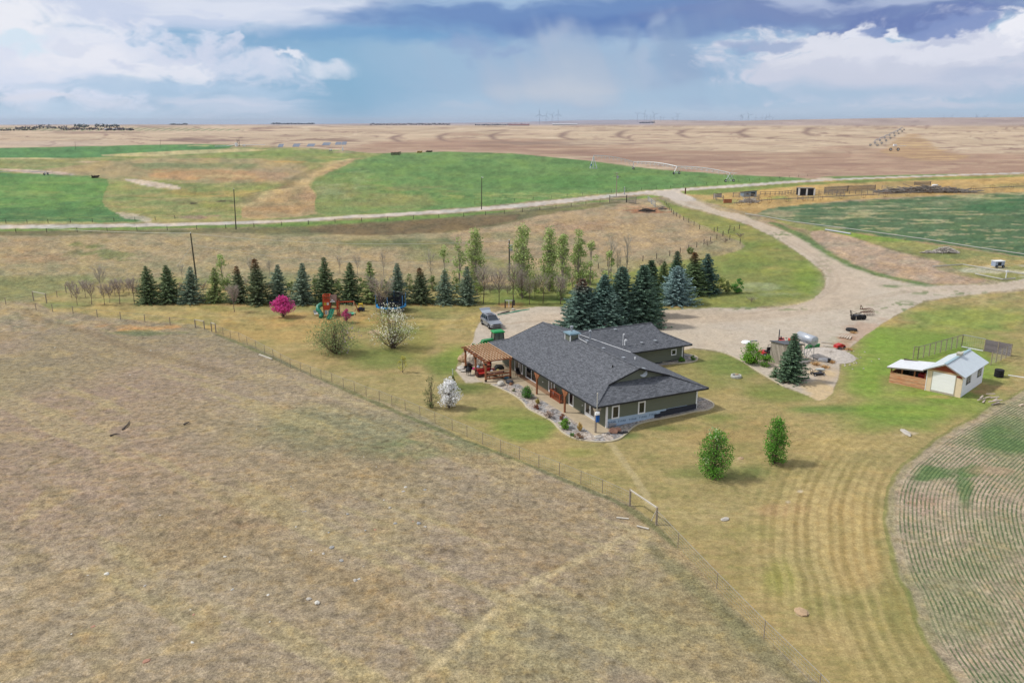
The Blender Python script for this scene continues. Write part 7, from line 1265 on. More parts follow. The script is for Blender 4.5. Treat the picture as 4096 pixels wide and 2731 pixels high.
    MB().tube([(ri*math.cos(a), ri*math.sin(a), ht) for a in A_+[A_[0]]], .015, 4).build('net_rim', M_('black'), R)
    # posts with white cross piece, hoses and stone by the drive
    a, b = G(2021,1231), G(2050,1231); R = empty('wash_frame', (a+b)/2, 0, 'short timber frame with white crossbar and tap behind the silver car', 'frame'); w_ = (b-a).length/2
    for x in (-w_, w_): MB().bx(x-.1,x+.1,-.1,.1,-.1,1.35).build('post', M_('darkwood'), R)
    MB().bx(-w_,w_,-.13,-.1,1.2,1.32).build('crossbar', M_('white'), R); MB().bx(-.05,.05,-.13,-.1,.1,1.19).build('standpipe', M_('white'), R); MB().bx(w_+.1,w_+.4,-.1,.1,.4,1.3).build('meter_box', M_('darkwood'), R)
    rock(G(2053,1240), .4,.3,.22, 20, M_('stone'), 'single pale stone at the top edge of the drive behind the hose')
    hose([G(1990,1261), G(2030,1255), G(2060,1245), G(2100,1240), G(2125,1237), G(2090,1243), G(2050,1250), G(2010,1258)], (80,170,140), 'green hose stretched along the top edge of the gravel drive', .07)
    hose([G(1990,1258), G(2015,1250), G(2042,1245), G(2030,1250), G(2000,1256)], (60,60,56), 'black hose coiled loosely beside the green hose', .07)
build_play()

# ------------------------------------------------------------------ fences
def P3(p, z): return Vector((p[0], p[1], float(height(p[0], p[1]))+z))
def fence(label, pts, hts, wires, rad=.05, mt='postwood', pr=.05, mesh=None, group=None, topw=.018, toprail=None, every=None):
    """posts at pts (world), wires at the given heights following the ground"""
    o0 = Vector(pts[0]); R = empty('fence', o0, 0, label, 'fence', group)
    for i, p in enumerate(pts):
        h_ = hts if not hasattr(hts, '__len__') else hts[i]; a, b = P3(p, -.3)-o0, P3(p, h_)-o0; MB().cyl(a, b, pr, pr*.9, 6).build('post', M_(mt), R)
    m = MB()
    for z in wires:
        for a, b in zip(pts[:-1], pts[1:]): m.cyl(P3(a, z)-o0, P3(b, z)-o0, topw if z == max(wires) else .008, n=3, cap=False)
    if m.v: m.build('wires', M_('wire'), R)
    if mesh:
        m = MB()
        for a, b in zip(pts[:-1], pts[1:]):
            L_ = (Vector(b)-Vector(a)).length; n = int(L_/mesh)
            for i in range(n): t = i/n; q = Vector(a).lerp(Vector(b), t); m.cyl(P3(q, .05)-o0, P3(q, max(wires))-o0, .006, n=3, cap=False)
        m.build('wire_mesh', M_('wire'), R)
    return R
YF = [(145,1242),(211,1246),(293,1255),(390,1269),(483,1278),(580,1289),(681,1300),(782,1311)]
fence('wire fence with grey posts, far left stretch along the lawn edge', [G(*p) for p in YF], 1.25, (.5,.85,1.2), pr=.07)
YF2 = [(864,1331),(893,1343),(923,1356),(957,1363),(989,1380),(1024,1396),(1059,1415),(1093,1432),(1125,1451),(1162,1471),(1203,1486),(1243,1503),(1285,1517),(1328,1531),(1374,1551),(1418,1566),(1465,1586),(1518,1603),(1568,1624),(1621,1641),(1680,1667),(1740,1692),(1809,1722),(1868,1747),(1931,1777),(2003,1807),(2077,1836),(2155,1868),(2237,1900),(2323,1935),(2409,1970),(2519,2022)]
fence('long chain-link fence with slim posts in front of the house lawn', [G(*p) for p in YF2], 1.22, (.2,.45,.7,.95,1.2), pr=.036, mesh=.22, topw=.022)
YF3 = [(2625,2096),(2711,2189),(2866,2354),(3055,2550),(3275,2768),(3480,2990)]
fence('chain-link fence with slim posts running out at the bottom right', [G(*p) for p in YF3], 1.22, (.2,.45,.7,.95,1.2), pr=.036, mesh=.22, topw=.022)
def gate(a, b, hgt, label, rail='greywood', w=.09, brace=None):
    a, b = G(*a), G(*b); R = empty('gate_frame', a, 0, label, 'gate'); MB().cyl((0,0,-.3),(0,0,hgt),.09,n=7).build('post', M_('postwood'), R); d = b-a; MB().cyl((d.x,d.y,d.z-.3),(d.x,d.y,d.z+hgt),.09,n=7).build('post', M_('postwood'), R); MB().bar((0,0,hgt-.05),(d.x,d.y,d.z+hgt-.05),w).build('rail', mat('pale_rail', (222,214,198), .8, .06), R)
    if brace: e = G(*brace); MB().bar((d.x,d.y,d.z+hgt*.9),(e-a),.05).build('brace', mat('pale_rail', (222,214,198)), R)
gate((782,1310),(818,1317),1.3,'grey H-shaped gate frame in the fence near the bare tree, the left one'); gate((847,1326),(864,1331),1.4,'narrow leaning brace frame beside the gate gap, the right one')
gate((2519,2022),(2625,2096),1.45,'pale-railed brace frame at the corner of the long fence','x',.1,(2605,2082))
gate((187,1213),(135,1203),1.7,'tall gatepost frame with pale rail at the far left corner'); gate((265,1171),(310,1172),1.6,'second tall frame with pale rail behind the far left corner')
fence('short run of posts on the crest at the far left edge', [G(*p) for p in ((24,1219),(187,1213),(229,1190),(265,1171),(330,1165),(376,1160),(440,1158))], 1.3, (.6,1.2), pr=.07)
thing(MB().bar((-1.6,0,.1),(1.6,0,.12),.16), 'fallen_rail', mat('pale_rail', (222,214,198)), 'pale fallen rail lying at the foot of the long fence', 'rail', G(1062,1430), -.75)
for k, p in enumerate(((2490,2074),(2571,2111))): thing(MB().box((0,0,.06),(.95,.14,.07)), 'loose_lath', mat('pale_rail', (222,214,198)), ['left','right'][k]+' pale lath lying in the pasture near the fence corner', 'lath', G(*p), -.2-.3*k)
# pasture fences in the middle distance
def far_fence(label, ctrl, n, h_=1.2, pr=.09, mt='darkwood', wires=(.5,1.1)):
    pts = [G(*c) for c in ctrl]; L_ = [0]
    for a, b in zip(pts[:-1], pts[1:]): L_.append(L_[-1]+(b-a).length)
    out = []
    for i in range(n):
        t = L_[-1]*i/(n-1); j = max(k for k in range(len(L_)) if L_[k] <= t+1e-6); j = min(j, len(pts)-2); f = (t-L_[j])/(L_[j+1]-L_[j]); out.append(pts[j].lerp(pts[j+1], f))
    return fence(label, out, h_, wires, pr=pr, mt=mt)
far_fence('post fence along the far side of the main gravel road, left part', [(-60,895),(200,893),(480,886),(700,876)], 10)
far_fence('post fence along the near side of the main gravel road', [(-60,935),(210,930),(535,925),(890,915),(1180,900),(1500,885),(1900,865),(2190,838),(2400,812)], 26)
far_fence('fence climbing from the old windbreak down beside the drive grass', [(2660,815),(2690,855),(2730,880),(2810,925),(2870,930),(2920,960),(2960,975)], 16, 1.3)
far_fence('long fence curving along the bottom edge of the right-hand pasture', [(2350,1075),(2530,1055),(2700,1020),(2800,985),(2880,950),(2960,915),(2870,925)], 18, 1.3)
far_fence('road fence along the green field beyond the road, right part', [(1900,818),(2200,795),(2460,770),(2700,752),(2950,728),(3230,706)], 26, 1.2, .07)
far_fence('fence behind the fruit trees at the pasture foot', [(1900,1130),(2100,1120),(2300,1090),(2480,1060)], 12, 1.2, .07)

# ------------------------------------------------------------------ utility poles and lines
def pole(bx_, by_, tx, ty, label, arms=0, trans=False, rgb='navypole', r=.17, light=False):
    p = G(bx_, by_); h_ = pxh(p, tx, ty); R = empty('utility_pole', p, 0, label, 'pole'); d = _ray(tx, ty); rr = math.hypot(p.x, p.y)/math.hypot(d[0], d[1]); top = Vector((d[0]*rr-p.x, d[1]*rr-p.y, h_)); MB().cyl((0,0,-.5), top, r, r*.65, 8).build('mast', M_(rgb), R); MB().cyl(top-Vector((0,0,.05)), top+Vector((0,0,.18)), r*.5, n=7).build('insulator', M_('white'), R)
    for k in range(arms): c = top-Vector((0,0,.15+1.25*k)); MB().box(c, (3.0 if k else 2.0,.14,.14)).build('crossarm', M_('greywood'), R)
    if trans: c = top*.82+Vector((.35,0,0)); MB().cyl(c-Vector((0,0,.55)), c+Vector((0,0,.55)), .3, n=12).build('transformer', M_('steel'), R); MB().cyl(top*.92+Vector((-.25,0,0)), top*.92+Vector((.1,0,0)), .09).build('cutout', M_('white'), R)
    if light: MB().box(top+Vector((.3,0,.0)), (.5,.2,.15)).build('lamp', M_('white'), R)
    return p+top
A_ = pole(787,1128,762,933,'tall dark utility pole rising behind the third spruce of the row'); Bp = pole(2038,1125,2037,962,'utility pole with grey transformer among the poplars',0,True)
C_ = pole(944,918,935,757,'slender utility pole beside the road, centre-left'); D_ = pole(1926,838,1927,710,'slim utility pole by the road in the middle',light=True); E_ = pole(2465,785,2468,692,'brown utility pole with two crossarms and transformer at the junction',2,True,'postwood')
pole(2498,778,2498,749,'short steel post beside the junction windbreak',0,False,'steel',.2); pole(640,592,642,556,'tiny distant pole at the far green field, right of centre-left',r=.15); pole(302,598,300,566,'tiny distant pole at the far green field, left',r=.15)
def wire(a, b, sag, label, r=.022):
    n = 24; m = MB(); pts = [a.lerp(b, i/n)-Vector((0,0,sag*4*(i/n)*(1-i/n))) for i in range(n+1)]; tag(m.tube(pts, r, 4, cap=False).build('power_line', M_('wire')), label, 'cable')
wire(A_, Bp, 1.3, 'upper cable strung from the tall dark pole to the transformer pole'); wire(A_-Vector((0,0,2.2)), Bp-Vector((0,0,2.9)), 2.3, 'lower cable strung from the tall dark pole to the transformer pole')
wire(A_, A_+Vector((-75,25,1.5)), 1.2, 'cable running from the tall dark pole out of frame to the left'); wire(A_-Vector((0,0,2.4)), A_+Vector((-3.2,-.5,-6.5)), 0, 'short guy wire on the left of the tall dark pole', .03)

# ------------------------------------------------------------------ irrigation pivots
def tower(R, o, c, dirv, hgt, wb, mt, wr=.62):
    """one A-frame drive tower at world point c (relative to o); wheels set across the span direction"""
    perp = Vector((-dirv.y, dirv.x, 0)); a, b = c+perp*wb/2-o, c-perp*wb/2-o; t = c-o+Vector((0,0,hgt)); m = MB()
    for q in (a, b): m.bar(q+Vector((0,0,wr)), t, .16)
    m.bar(a+Vector((0,0,wr)), b+Vector((0,0,wr)), .16).bar(a.lerp(b,.3)+Vector((0,0,wr)), t-dirv*3-Vector((0,0,.2)), .1).bar(a.lerp(b,.7)+Vector((0,0,wr)), t+dirv*3-Vector((0,0,.2)), .1)
    tw = m.build('tower', mt, R)
    for q in (a, b):
        ax_ = dirv if True else perp; w = MB().cyl(q+Vector((0,0,wr))-perp.cross(Vector((0,0,1)))*.22, q+Vector((0,0,wr))+perp.cross(Vector((0,0,1)))*.22, wr, n=16); w_ = w.build('wheel', M_('rubber'), R); MB().cyl(q+Vector((0,0,wr))-perp.cross(Vector((0,0,1)))*.25, q+Vector((0,0,wr))+perp.cross(Vector((0,0,1)))*.25, wr*.5, n=12).build('hub', M_('white'), w_)
    return t
def span(R, a, b, mt, n=9, rise=.8, drop=True, th=.14):
    m = MB(); pts = [a.lerp(b, i/n)+Vector((0,0,rise*4*(i/n)*(1-i/n))) for i in range(n+1)]; m.tube(pts, th, 6); d = (b-a).normalized(); side = Vector((-d.y, d.x, 0))
    lo = []
    for i in range(1, n): c = pts[i]-Vector((0,0,1.15 if 1 < i < n-1 else .7)); lo.append((c+side*.55, c-side*.55))
    for i, (l, r) in enumerate(lo):
        m.bar(pts[i+1], l, .07).bar(pts[i+1], r, .07).bar(l, r, .06).bar(pts[i], l, .05).bar(pts[i], r, .05)
        if i: m.bar(lo[i-1][0], l, .04).bar(lo[i-1][1], r, .04)
    m.bar(pts[0], lo[0][0], .05).bar(pts[0], lo[0][1], .05).bar(pts[-1], lo[-1][0], .05).bar(pts[-1], lo[-1][1], .05); sp_ = m.build('span', mt, R)
    if drop:
        m = MB()
        for i in range(1, n): m.cyl(pts[i], pts[i]-Vector((0,0,2.4)), .035, n=3, cap=False)
        m.build('drop_pipes', mt, sp_)
wm = mat('white_galvanised', (226,232,238), .4, .04, metal=.2)
P0, T1, T2, T3 = G(2373,674), G(2533,678), G(2706,697), G(2918,728)
R = empty('centre_pivot', P0, 0, 'white centre pivot irrigation machine with three spans on the green hill', 'irrigator'); h0 = pxh(P0, 2374, 622); m = MB()
for sx, sy in ((1,1),(1,-1),(-1,1),(-1,-1)): m.bar((sx*1.9,sy*1.9,0),(0,0,h0*.95),.16)
m.bar((-1.9,-1.9,.1),(1.9,-1.9,.1),.14).bar((-1.9,1.9,.1),(1.9,1.9,.1),.14).cyl((0,0,0),(0,0,h0),.16); m.build('pivot_tower', wm, R); MB().box((-1.3,-1.6,1.9),(.7,.4,1.0)).build('control_box', mat('blue_box', (90,140,190)), R)
tops = [Vector((0,0,h0))]
for k, (T, ty) in enumerate(((T1,648),(T2,666),(T3,692))):
    prev = (P0, T1, T2)[k]; d = (T-prev); d.z = 0; d.normalize(); tops.append(tower(R, P0, T, d, pxh(T, proj(T.x,T.y,T.z)[0], ty), 4.4, wm))
for k in range(3): span(R, tops[k], tops[k+1], wm, 10, .9)
d = (T3-T2); d.z = 0; d.normalize(); MB().bar(tops[3], tops[3]+d*5+Vector((0,0,.2)), .14).bar(tops[3], tops[3]+Vector((.2,0,1.8))+d*3, .08).build('end_boom', wm, R)
def spray(name, c, r, h_, label):     # fine water mist hanging under a working sprinkler span
    bpy.ops.mesh.primitive_uv_sphere_add(segments=16, ring_count=8, location=c); o = bpy.context.object; o.name = name; o.data.name = name; o.scale = (r[0], r[1], h_); m = bpy.data.materials.new('water_mist'); m.use_nodes = True; nt = m.node_tree; nt.nodes.remove(nt.nodes['Principled BSDF']); v = nt.nodes.new('ShaderNodeVolumePrincipled'); v.inputs['Density'].default_value = .05; v.inputs['Color'].default_value = (.9,.93,.97,1); nt.links.new(v.outputs[0], nt.nodes['Material Output'].inputs[1]); o.data.materials.append(m); return tag(o, kind='stuff')
# far lateral machine with rows of towers, standing on the irrigated stubble
a0, a1 = G(3495,585), G(3608,521); R = empty('lateral_irrigator', a0, 0, 'long grey irrigation machine reaching away over the far stubble field', 'irrigator'); gm_ = mat('grey_galvanised', (172,176,190), .5, .05, metal=.2); n = 7; dd = a1-a0; dd.z = 0; dn = dd.normalized(); prev = None; hts = max(4.2, mpp(a0)*17)
ts = [0,.1,.22,.36,.52,.7,.88,1.0]
for i, t in enumerate(ts):
    q = a0.lerp(a1, t); q.z = float(height(q.x, q.y)); tp = tower(R, a0, q, dn, hts, hts*1.35, gm_, hts*.24)
    if prev is not None: span(R, prev, tp, gm_, 8, hts*.22, True, .28)
    prev = tp
c = G(3577,604); R = empty('irrigator_cart', c, 0, 'separate irrigation cart on four wheels in front of the far irrigator', 'irrigator'); h_ = mpp(c)*20; tp = tower(R, c, c, Vector((0,1,0)), h_, h_*1.3, gm_, h_*.26); MB().box((0,0,h_),(h_*.5,h_*.4,h_*.3)).bar((-h_,0,h_*.8),(h_*2,0,h_*.9),.3).build('cab', M_('white'), R)
# small irrigation end in the left field
a, b = G(185,700), G(-60,702); R = empty('pivot_end_tower', a, 0, 'grey irrigation pipe on towers in the left green field', 'irrigator'); h_ = pxh(a, 185, 688); tp = tower(R, a, a, Vector((1,0,0)), h_, 3.4, gm_, .6); e = b-a; MB().tube([tp, tp.lerp(e+Vector((0,0,h_)), .5)+Vector((0,0,.6)), e+Vector((0,0,h_))], .12, 5).build('span', gm_, R)
# ------------------------------------------------------------------ solar arrays and pump site
for i, (bx_, by_, wp_, dp_) in enumerate(((1122,590,27,13),(1184,589,36,13),(1242,588,40,12),(1304,583,42,12),(1352,581,32,12),(1376,581,26,13))):
    c = G(bx_, by_); k = mpp(c); w_ = wp_*k; R = empty('solar_array', c, .25, 'blue-grey tilted solar array at the pump site, %s from the left' % ORD[i], 'solar panel', 'solar arrays'); hh = dp_*k
    MB().add([(-w_*.38,0,hh*.15),(w_*.30,0,hh*.15),(w_*.5,hh*.9,hh*.95),(-w_*.18,hh*.9,hh*.95),(-w_*.38,0,hh*.10),(w_*.30,0,hh*.10),(w_*.5,hh*.9,hh*.9),(-w_*.18,hh*.9,hh*.9)], [(0,1,2,3),(7,6,5,4),(0,4,5,1),(1,5,6,2),(2,6,7,3),(3,7,4,0)]).build('panel', board_mat('solar_panel', (158,168,184), 1.6, 'X', .01, .05, dark=.8), R); m = MB()
    for x in (-w_*.2, w_*.25): MB().cyl((x,hh*.3,-.3),(x,hh*.3,hh*.42),.2,n=6).build('mast', M_('steel'), R)
def site(name, px_, py_, f, label, cat): c = G(px_, py_); k = mpp(c); o = empty(name, c, 0, label, cat); f(o, k); return o
site('pump_house', 946, 586, lambda o, k: (MB().cyl((0,0,0),(0,0,k*13),k*5,n=14).build('tank', M_('white'), o), MB().cyl((k*4,0,0),(k*4,0,k*27),.25,n=6).build('mast', M_('navypole'), o), MB().cyl((k*11,0,0),(k*11,0,k*27),.25,n=6).build('mast', M_('navypole'), o), MB().bar((k*2,0,k*20),(k*13,0,k*20),.3).build('crossarm', M_('navypole'), o)), 'white tank beside two thin masts on the far green hill', 'tank')
site('white_tanks', 977, 585, lambda o, k: (MB().box((0,0,k*3),(k*7,k*5,k*6)).build('box', M_('white'), o), MB().box((-k*4.6,0,k*2),(k*2,k*3,k*4)).build('side_box', M_('steel'), o)), 'small white boxes right of the two masts', 'box')
R = empty('pipe_line', G(905,589), 0, 'white above-ground pipe running past the pump masts', 'pipe'); o0 = G(905,589); pp = [G(860,591), G(905,590), G(935,585), G(985,585), G(1060,584)]; MB().tube([q-o0+Vector((0,0,1.4)) for q in pp], .3, 6).build('pipe', M_('white'), R)
site('white_cart', 1323, 604, lambda o, k: (MB().prism([(-k*5,k*1.5),(-k*5,k*5),(k*5,k*5),(k*5,k*1.5)], -k*3, k*3, axis='y').build('body', M_('white'), o), MB().box((0,0,k*8.6),(k*7,k*5,k*.8)).bar((-k*3,0,k*5),(-k*2.6,0,k*8.4),.2).bar((k*3,0,k*5),(k*2.6,0,k*8.4),.2).build('canopy', M_('white'), o), MB().cyl((-k*3,-k*3,k*1.5),(-k*3,k*3,k*1.5),k*1.5,n=10).cyl((k*3,-k*3,k*1.5),(k*3,k*3,k*1.5),k*1.5,n=10).build('wheels', M_('rubber'), o)), 'small white utility cart near the solar arrays', 'cart')
site('riser_frame', 1371, 603, lambda o, k: (MB().bar((-k*3,0,0),(0,0,k*15),.5).bar((k*3.5,0,0),(0,0,k*15),.5).bar((-k*3,0,k*.5),(k*3.5,0,k*.5),.5).cyl((0,0,0),(0,0,k*15),.35).build('frame', M_('white'), o)), 'white triangular pivot riser just right of the solar arrays', 'frame')
def wreck(o, k, rgb='rust', w=38, h=15):
    m = MB(); rr = random.Random(w)
    for i in range(7): x = (i-3)*w*k/7; m.bar((x-k*2,0,0),(x+k*3,rr.uniform(-2,2),k*h*rr.uniform(.7,1)),.5).bar((x,0,k*h*.3),(x+w*k/7,0,k*h*.35),.4)
    m.bar((-w*k/2,0,k*h*.6),(w*k/2,0,k*h*.75),.5); m.build('frame', M_(rgb), o)
site('disc_harrow', 1583, 622, lambda o, k: wreck(o, k, 'darkwood'), 'dark old harrow frames standing at the top of the green hill', 'harrow')
site('yellow_implement', 1678, 612, lambda o, k: wreck(o, k, 'straw', 18, 9), 'yellowish farm implement on the crest of the green hill', 'implement'); site('old_wagon', 1716, 609, lambda o, k: wreck(o, k, 'darkwood', 24, 6), 'low dark wagon frame right of the yellowish implement on the crest', 'wagon')
site('field_harrow', 380, 712, lambda o, k: wreck(o, k, 'darkwood', 22, 9), 'small dark harrow at the upper edge of the left green field', 'harrow')
# ------------------------------------------------------------------ corrals, windbreaks and sheds right of the junction
def boards(label, pts, h_, name='windbreak_fence', mt=None, gaps=.35):
    o0 = Vector(pts[0]); R = empty(name, o0, 0, label, 'fence'); m = MB(); rr = random.Random(int(o0.x*10)); bm_ = mt or mat('weathered_boards', (150,140,134), .9, .2, 2)
    for a, b in zip(pts[:-1], pts[1:]):
        L_ = (Vector(b)-Vector(a)).length; n = max(2, int(L_/.42)); d = (Vector(b)-Vector(a)).normalized()
        for i in range(n): q = Vector(a).lerp(Vector(b), (i+.5)/n); z = float(height(q.x, q.y)); m.bar((q.x-o0.x,q.y-o0.y,z-o0.z+.1),(q.x-o0.x,q.y-o0.y,z-o0.z+h_*rr.uniform(.93,1.04)),.34,.05)
        MB().bar(P3(a,h_*.35)-o0, P3(b,h_*.35)-o0, .12).build('rail', M_('greywood'), R); MB().bar(P3(a,h_*.8)-o0, P3(b,h_*.8)-o0, .12).build('rail', M_('greywood'), R)
        for t in np.linspace(0,1,max(2,int(L_/6))): q = Vector(a).lerp(Vector(b), t); MB().cyl(P3(q,-.3)-o0, P3(q,h_*1.02)-o0, .13, n=6).build('post', M_('greywood'), R)
    m.build('boards', bm_, R); return R
boards('tall grey board windbreak with a corner, beside the road junction', [G(2438,811), G(2506,810), G(2543,817)], pxh(G(2438,811), 2438, 782))
boards('long dark grey board windbreak across the back of the corrals', [G(3297,772), G(3390,766), G(3500,762)], pxh(G(3400,766), 3400, 742), mt=mat('dark_boards', (124,116,118), .9, .2, 2))
boards('short dark board windbreak at the far right end of the corrals', [G(3657,742), G(3722,741)], pxh(G(3657,742), 3657, 727), mt=mat('dark_boards', (124,116,118)))
def railfence(label, px_pts, n, h_=1.5, rails=3, mt='greywood'):
    pts = [G(*p) for p in px_pts]; L_ = [0]
    for a, b in zip(pts[:-1], pts[1:]): L_.append(L_[-1]+(b-a).length)
    out = []
    for i in range(n): t = L_[-1]*i/(n-1); j = min(max(k for k in range(len(L_)) if L_[k] <= t+1e-6), len(pts)-2); out.append(pts[j].lerp(pts[j+1], (t-L_[j])/max(1e-6, L_[j+1]-L_[j])))
    o0 = out[0]; R = empty('rail_fence', o0, 0, label, 'fence')
    for a in out: MB().cyl(P3(a,-.3)-o0, P3(a,h_)-o0, .12, n=6).build('post', M_(mt), R)
    for k in range(rails): m = MB(); [m.bar(P3(a,h_*(k+.8)/rails)-o0, P3(b,h_*(k+.8)/rails)-o0, .13) for a, b in zip(out[:-1], out[1:])]; m.build('rail', M_(mt), R)
railfence('weathered rail fence in front of the small grey shed by the junction', [(2854,796),(2868,804),(2892,806)], 4, 2.2, 3); railfence('rail fence in front of the blue-grey shed', [(2932,790),(2975,792),(3035,799)], 6, 1.9, 4)
railfence('long low rail fence between the blue-grey shed and the black-fronted shed', [(3040,782),(3110,782),(3198,773)], 12, 1.5, 2); railfence('rail fence right of the black-fronted shed', [(3254,776),(3300,778),(3378,787)], 8, 1.7, 3)
railfence('rail fence running in front of the long windbreak', [(3300,775),(3440,777),(3515,783)], 10, 1.7, 3); railfence('rail fence from the long windbreak towards the brush pile', [(3527,757),(3600,766),(3700,772)], 8, 1.6, 3); railfence('pale rail panels below the black-fronted shed', [(3190,800),(3252,803)], 4, 1.6, 3)
railfence('pale metal gate panels at the top of the mown verge', [(2592,806),(2604,816),(2620,830)], 3, 1.9, 3, 'steel')
def shed(name, px0, py, wpx_, hpx_, label, front, wall, roof, rz=.0, opening=None):
    c = G(px0, py); k = mpp(c); w_, h_ = wpx_*k, hpx_*k; R = empty(name, c, rz, label, 'shed'); MB().add([(-w_/2,0,-.3),(w_/2,0,-.3),(w_/2,w_*.7,-.3),(-w_/2,w_*.7,-.3),(-w_/2,0,h_*.8),(w_/2,0,h_),(w_/2,w_*.7,h_*.85),(-w_/2,w_*.7,h_*.65)], [(0,1,5,4),(1,2,6,5),(2,3,7,6),(3,0,4,7)]).build('wall', wall, R)
    MB().add([(-w_*.55,-.2,h_*.8),(w_*.55,-.2,h_*1.02),(w_*.55,w_*.75,h_*.87),(-w_*.55,w_*.75,h_*.65),(-w_*.55,-.2,h_*.85),(w_*.55,-.2,h_*1.08),(w_*.55,w_*.75,h_*.93),(-w_*.55,w_*.75,h_*.7)], [(3,2,1,0),(4,5,6,7),(0,1,5,4),(1,2,6,5),(2,3,7,6),(3,0,4,7)]).build('roof', roof, R)
    for (a, b, z0, z1) in opening or []: MB().bx(a*w_, b*w_, -.06, -.01, z0*h_, z1*h_).build('opening', mat('dark_opening', (38,40,46), .9, .02), R)
    return R
shed('stable', 3000, 787, 50, 21, 'blue-grey shed with sloping roof and dark doorway in the corrals', None, board_mat('blue_grey_boards', (136,160,178), .4, 'X', .01, .06), M_('darkwood'), .1, [(.05,.38,.0,.75),(-.3,-.12,.3,.65)])
shed('small_shed', 2873, 790, 26, 16, 'small pale grey shed behind the rail fence by the junction', None, mat('grey_shed', (176,168,164), .9, .1), M_('greywood'), 0)
c = G(3226,782); k = mpp(c); R = empty('open_front_shed', c, 0, 'white-framed open shed with two black bays in the corrals', 'shed'); w_, h_ = 56*k, 25*k
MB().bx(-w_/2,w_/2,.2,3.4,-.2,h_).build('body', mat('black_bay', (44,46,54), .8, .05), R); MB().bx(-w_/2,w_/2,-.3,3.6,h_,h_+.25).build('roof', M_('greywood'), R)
for x in (-w_/2, 0, w_/2): MB().bx(x-.3,x+.3,-.1,.2,-.2,h_).build('white_post', M_('white'), R)
for x in (-w_/4, w_/4):
    for z in (.25,.55,.8): MB().bx(x-w_/4+.4,x+w_/4-.4,.1,.2,h_*z,h_*z+.2).build('slat', mat('dark_slat', (70,70,80), .8), R)
c = G(2910,812); k = mpp(c); R = empty('feed_bin', c, 0, 'orange-brown wooden feed bin beside the rail fence', 'bin'); MB().box((0,0,k*6.5),(30*k,8*k,13*k)).build('body', board_mat('orange_boards', (196,128,92), .35, 'X', .01, .1), R); MB().box((0,0,k*13.2),(31*k,9*k,.2)).build('rim', M_('cedar'), R)
def brush(px0, py, wpx_, hpx_, n, label, mt, seed, dpt=.8, th=.09, name='brush_pile', lb=3.2):
    c = G(px0, py); k = mpp(c); rng = np.random.default_rng(seed); R = empty(name, c, 0, label, 'brush pile'); m = MB(); w_, h_ = wpx_*k, hpx_*k
    for _ in range(n):
        x, y = rng.uniform(-.5,.5)*w_, rng.uniform(-.5,.5)*w_*dpt*.5; z = max(.05, h_*(1-(2*x/w_)**2)*rng.uniform(0,.8)*(1-abs(2*y/(w_*dpt*.5))**2*.7)); L_ = rng.uniform(.4,1)*lb; a = rng.uniform(0,6.28); d = Vector((math.cos(a),math.sin(a)*.6,rng.uniform(-.25,.35)))*L_/2; p = Vector((x,y,z+.1)); m.cyl(p-d, p+d, th, th*.5, 4)
    m.build('branches', mt, R)
brush(3700,770,330,26,420,'huge sprawling pile of grey poles and branches at the right of the corrals',M_('greywood'),5,.25,.16,lb=9); brush(2998,811,44,20,110,'pile of pale dead wood in front of the blue-grey shed',mat('bleached_wood', (206,198,188), .9, .1),6,.5,.12,lb=5)
brush(3780,1012,82,26,260,'heap of pale bleached branches at the edge of the crop field',mat('bleached_wood', (206,198,188)),7,.5,.09,lb=2.4); brush(3712,1013,46,12,90,'smaller heap of bleached branches left of the bigger one',mat('bleached_wood', (206,198,188)),8,.4,.07,lb=1.6)
brush(2587,846,52,14,110,'dark heap of ash and charred wood on the bare brown patch',M_('darkwood'),9,.6,.1,lb=3); brush(2650,838,30,16,40,'small jumble of boards at the end of the junction fence',M_('greywood'),10,.5,.1,lb=2)
c = G(3739,747); k = mpp(c); o = thing(MB().lathe([(.02,-1),(.6,-.9),(.7,-.3),(.7,.3),(.6,.9),(.02,1)], n=12), 'white_tank', M_('white'), 'white tank lying in the golden grass behind the pole pile', 'tank', c+Vector((0,0,k*4))); o.scale = (k*6,k*6,k*11); o.rotation_euler = (0, math.pi/2, 0)
# wheel lines and pipes on the ground
def wheel_line(px_pts, nW, label, rw, mt, pr=.14):
    P_ = [G(*p) for p in px_pts]; o0 = P_[0]; R = empty('wheel_line', o0, 0, label, 'irrigation line'); m = MB()
    for a, b in zip(P_[:-1], P_[1:]): m.cyl(P3(a,rw)-o0, P3(b,rw)-o0, pr, n=6)
    m.build('pipe', mt, R); 
    for i in range(nW):
        t = (i+.5)/nW*(len(P_)-1); j = int(t); q = P_[j].lerp(P_[j+1], t-j); c = P3(q, rw)-o0; d = (P_[j+1]-P_[j]).normalized(); s1 = Vector((-d.y, d.x, 0)); w = MB(); rr = [c+(s1*math.cos(a)+Vector((0,0,1))*math.sin(a))*rw for a in np.linspace(0, 6.283, 15)]; w.tube(rr, .05, 4)
        for a in range(4): w.bar(c, c+(s1*math.cos(a*1.57)+Vector((0,0,1))*math.sin(a*1.57))*rw, .05)
        w.build('wheel', M_('rust'), R)
wheel_line([(2935,826),(3070,812),(3300,800),(3600,785),(3900,766),(4150,752)], 17, 'side-roll wheel line irrigation pipe along the top of the dark green field', 1.15, M_('greywood'))
def ground_pipe(pp, label, r, mt, z=.25): P_ = [G(*p) for p in pp]; o = MB().tube([P3(q, z) for q in P_], r, 6).build('irrigation_pipe', mt); tag(o, label, 'pipe')
ground_pipe([(2981,858),(3060,869),(3160,888),(3400,919),(3700,960),(3900,992),(4200,1036)], 'long white irrigation pipe along the lower edge of the dark green field', .11, mat('pale_pipe_line', (196,194,186), .6, .05), .25)
ground_pipe([(3301,922),(3403,939)], 'short grey pipe lying at the top of the bare dirt strip', .22, M_('steel'))
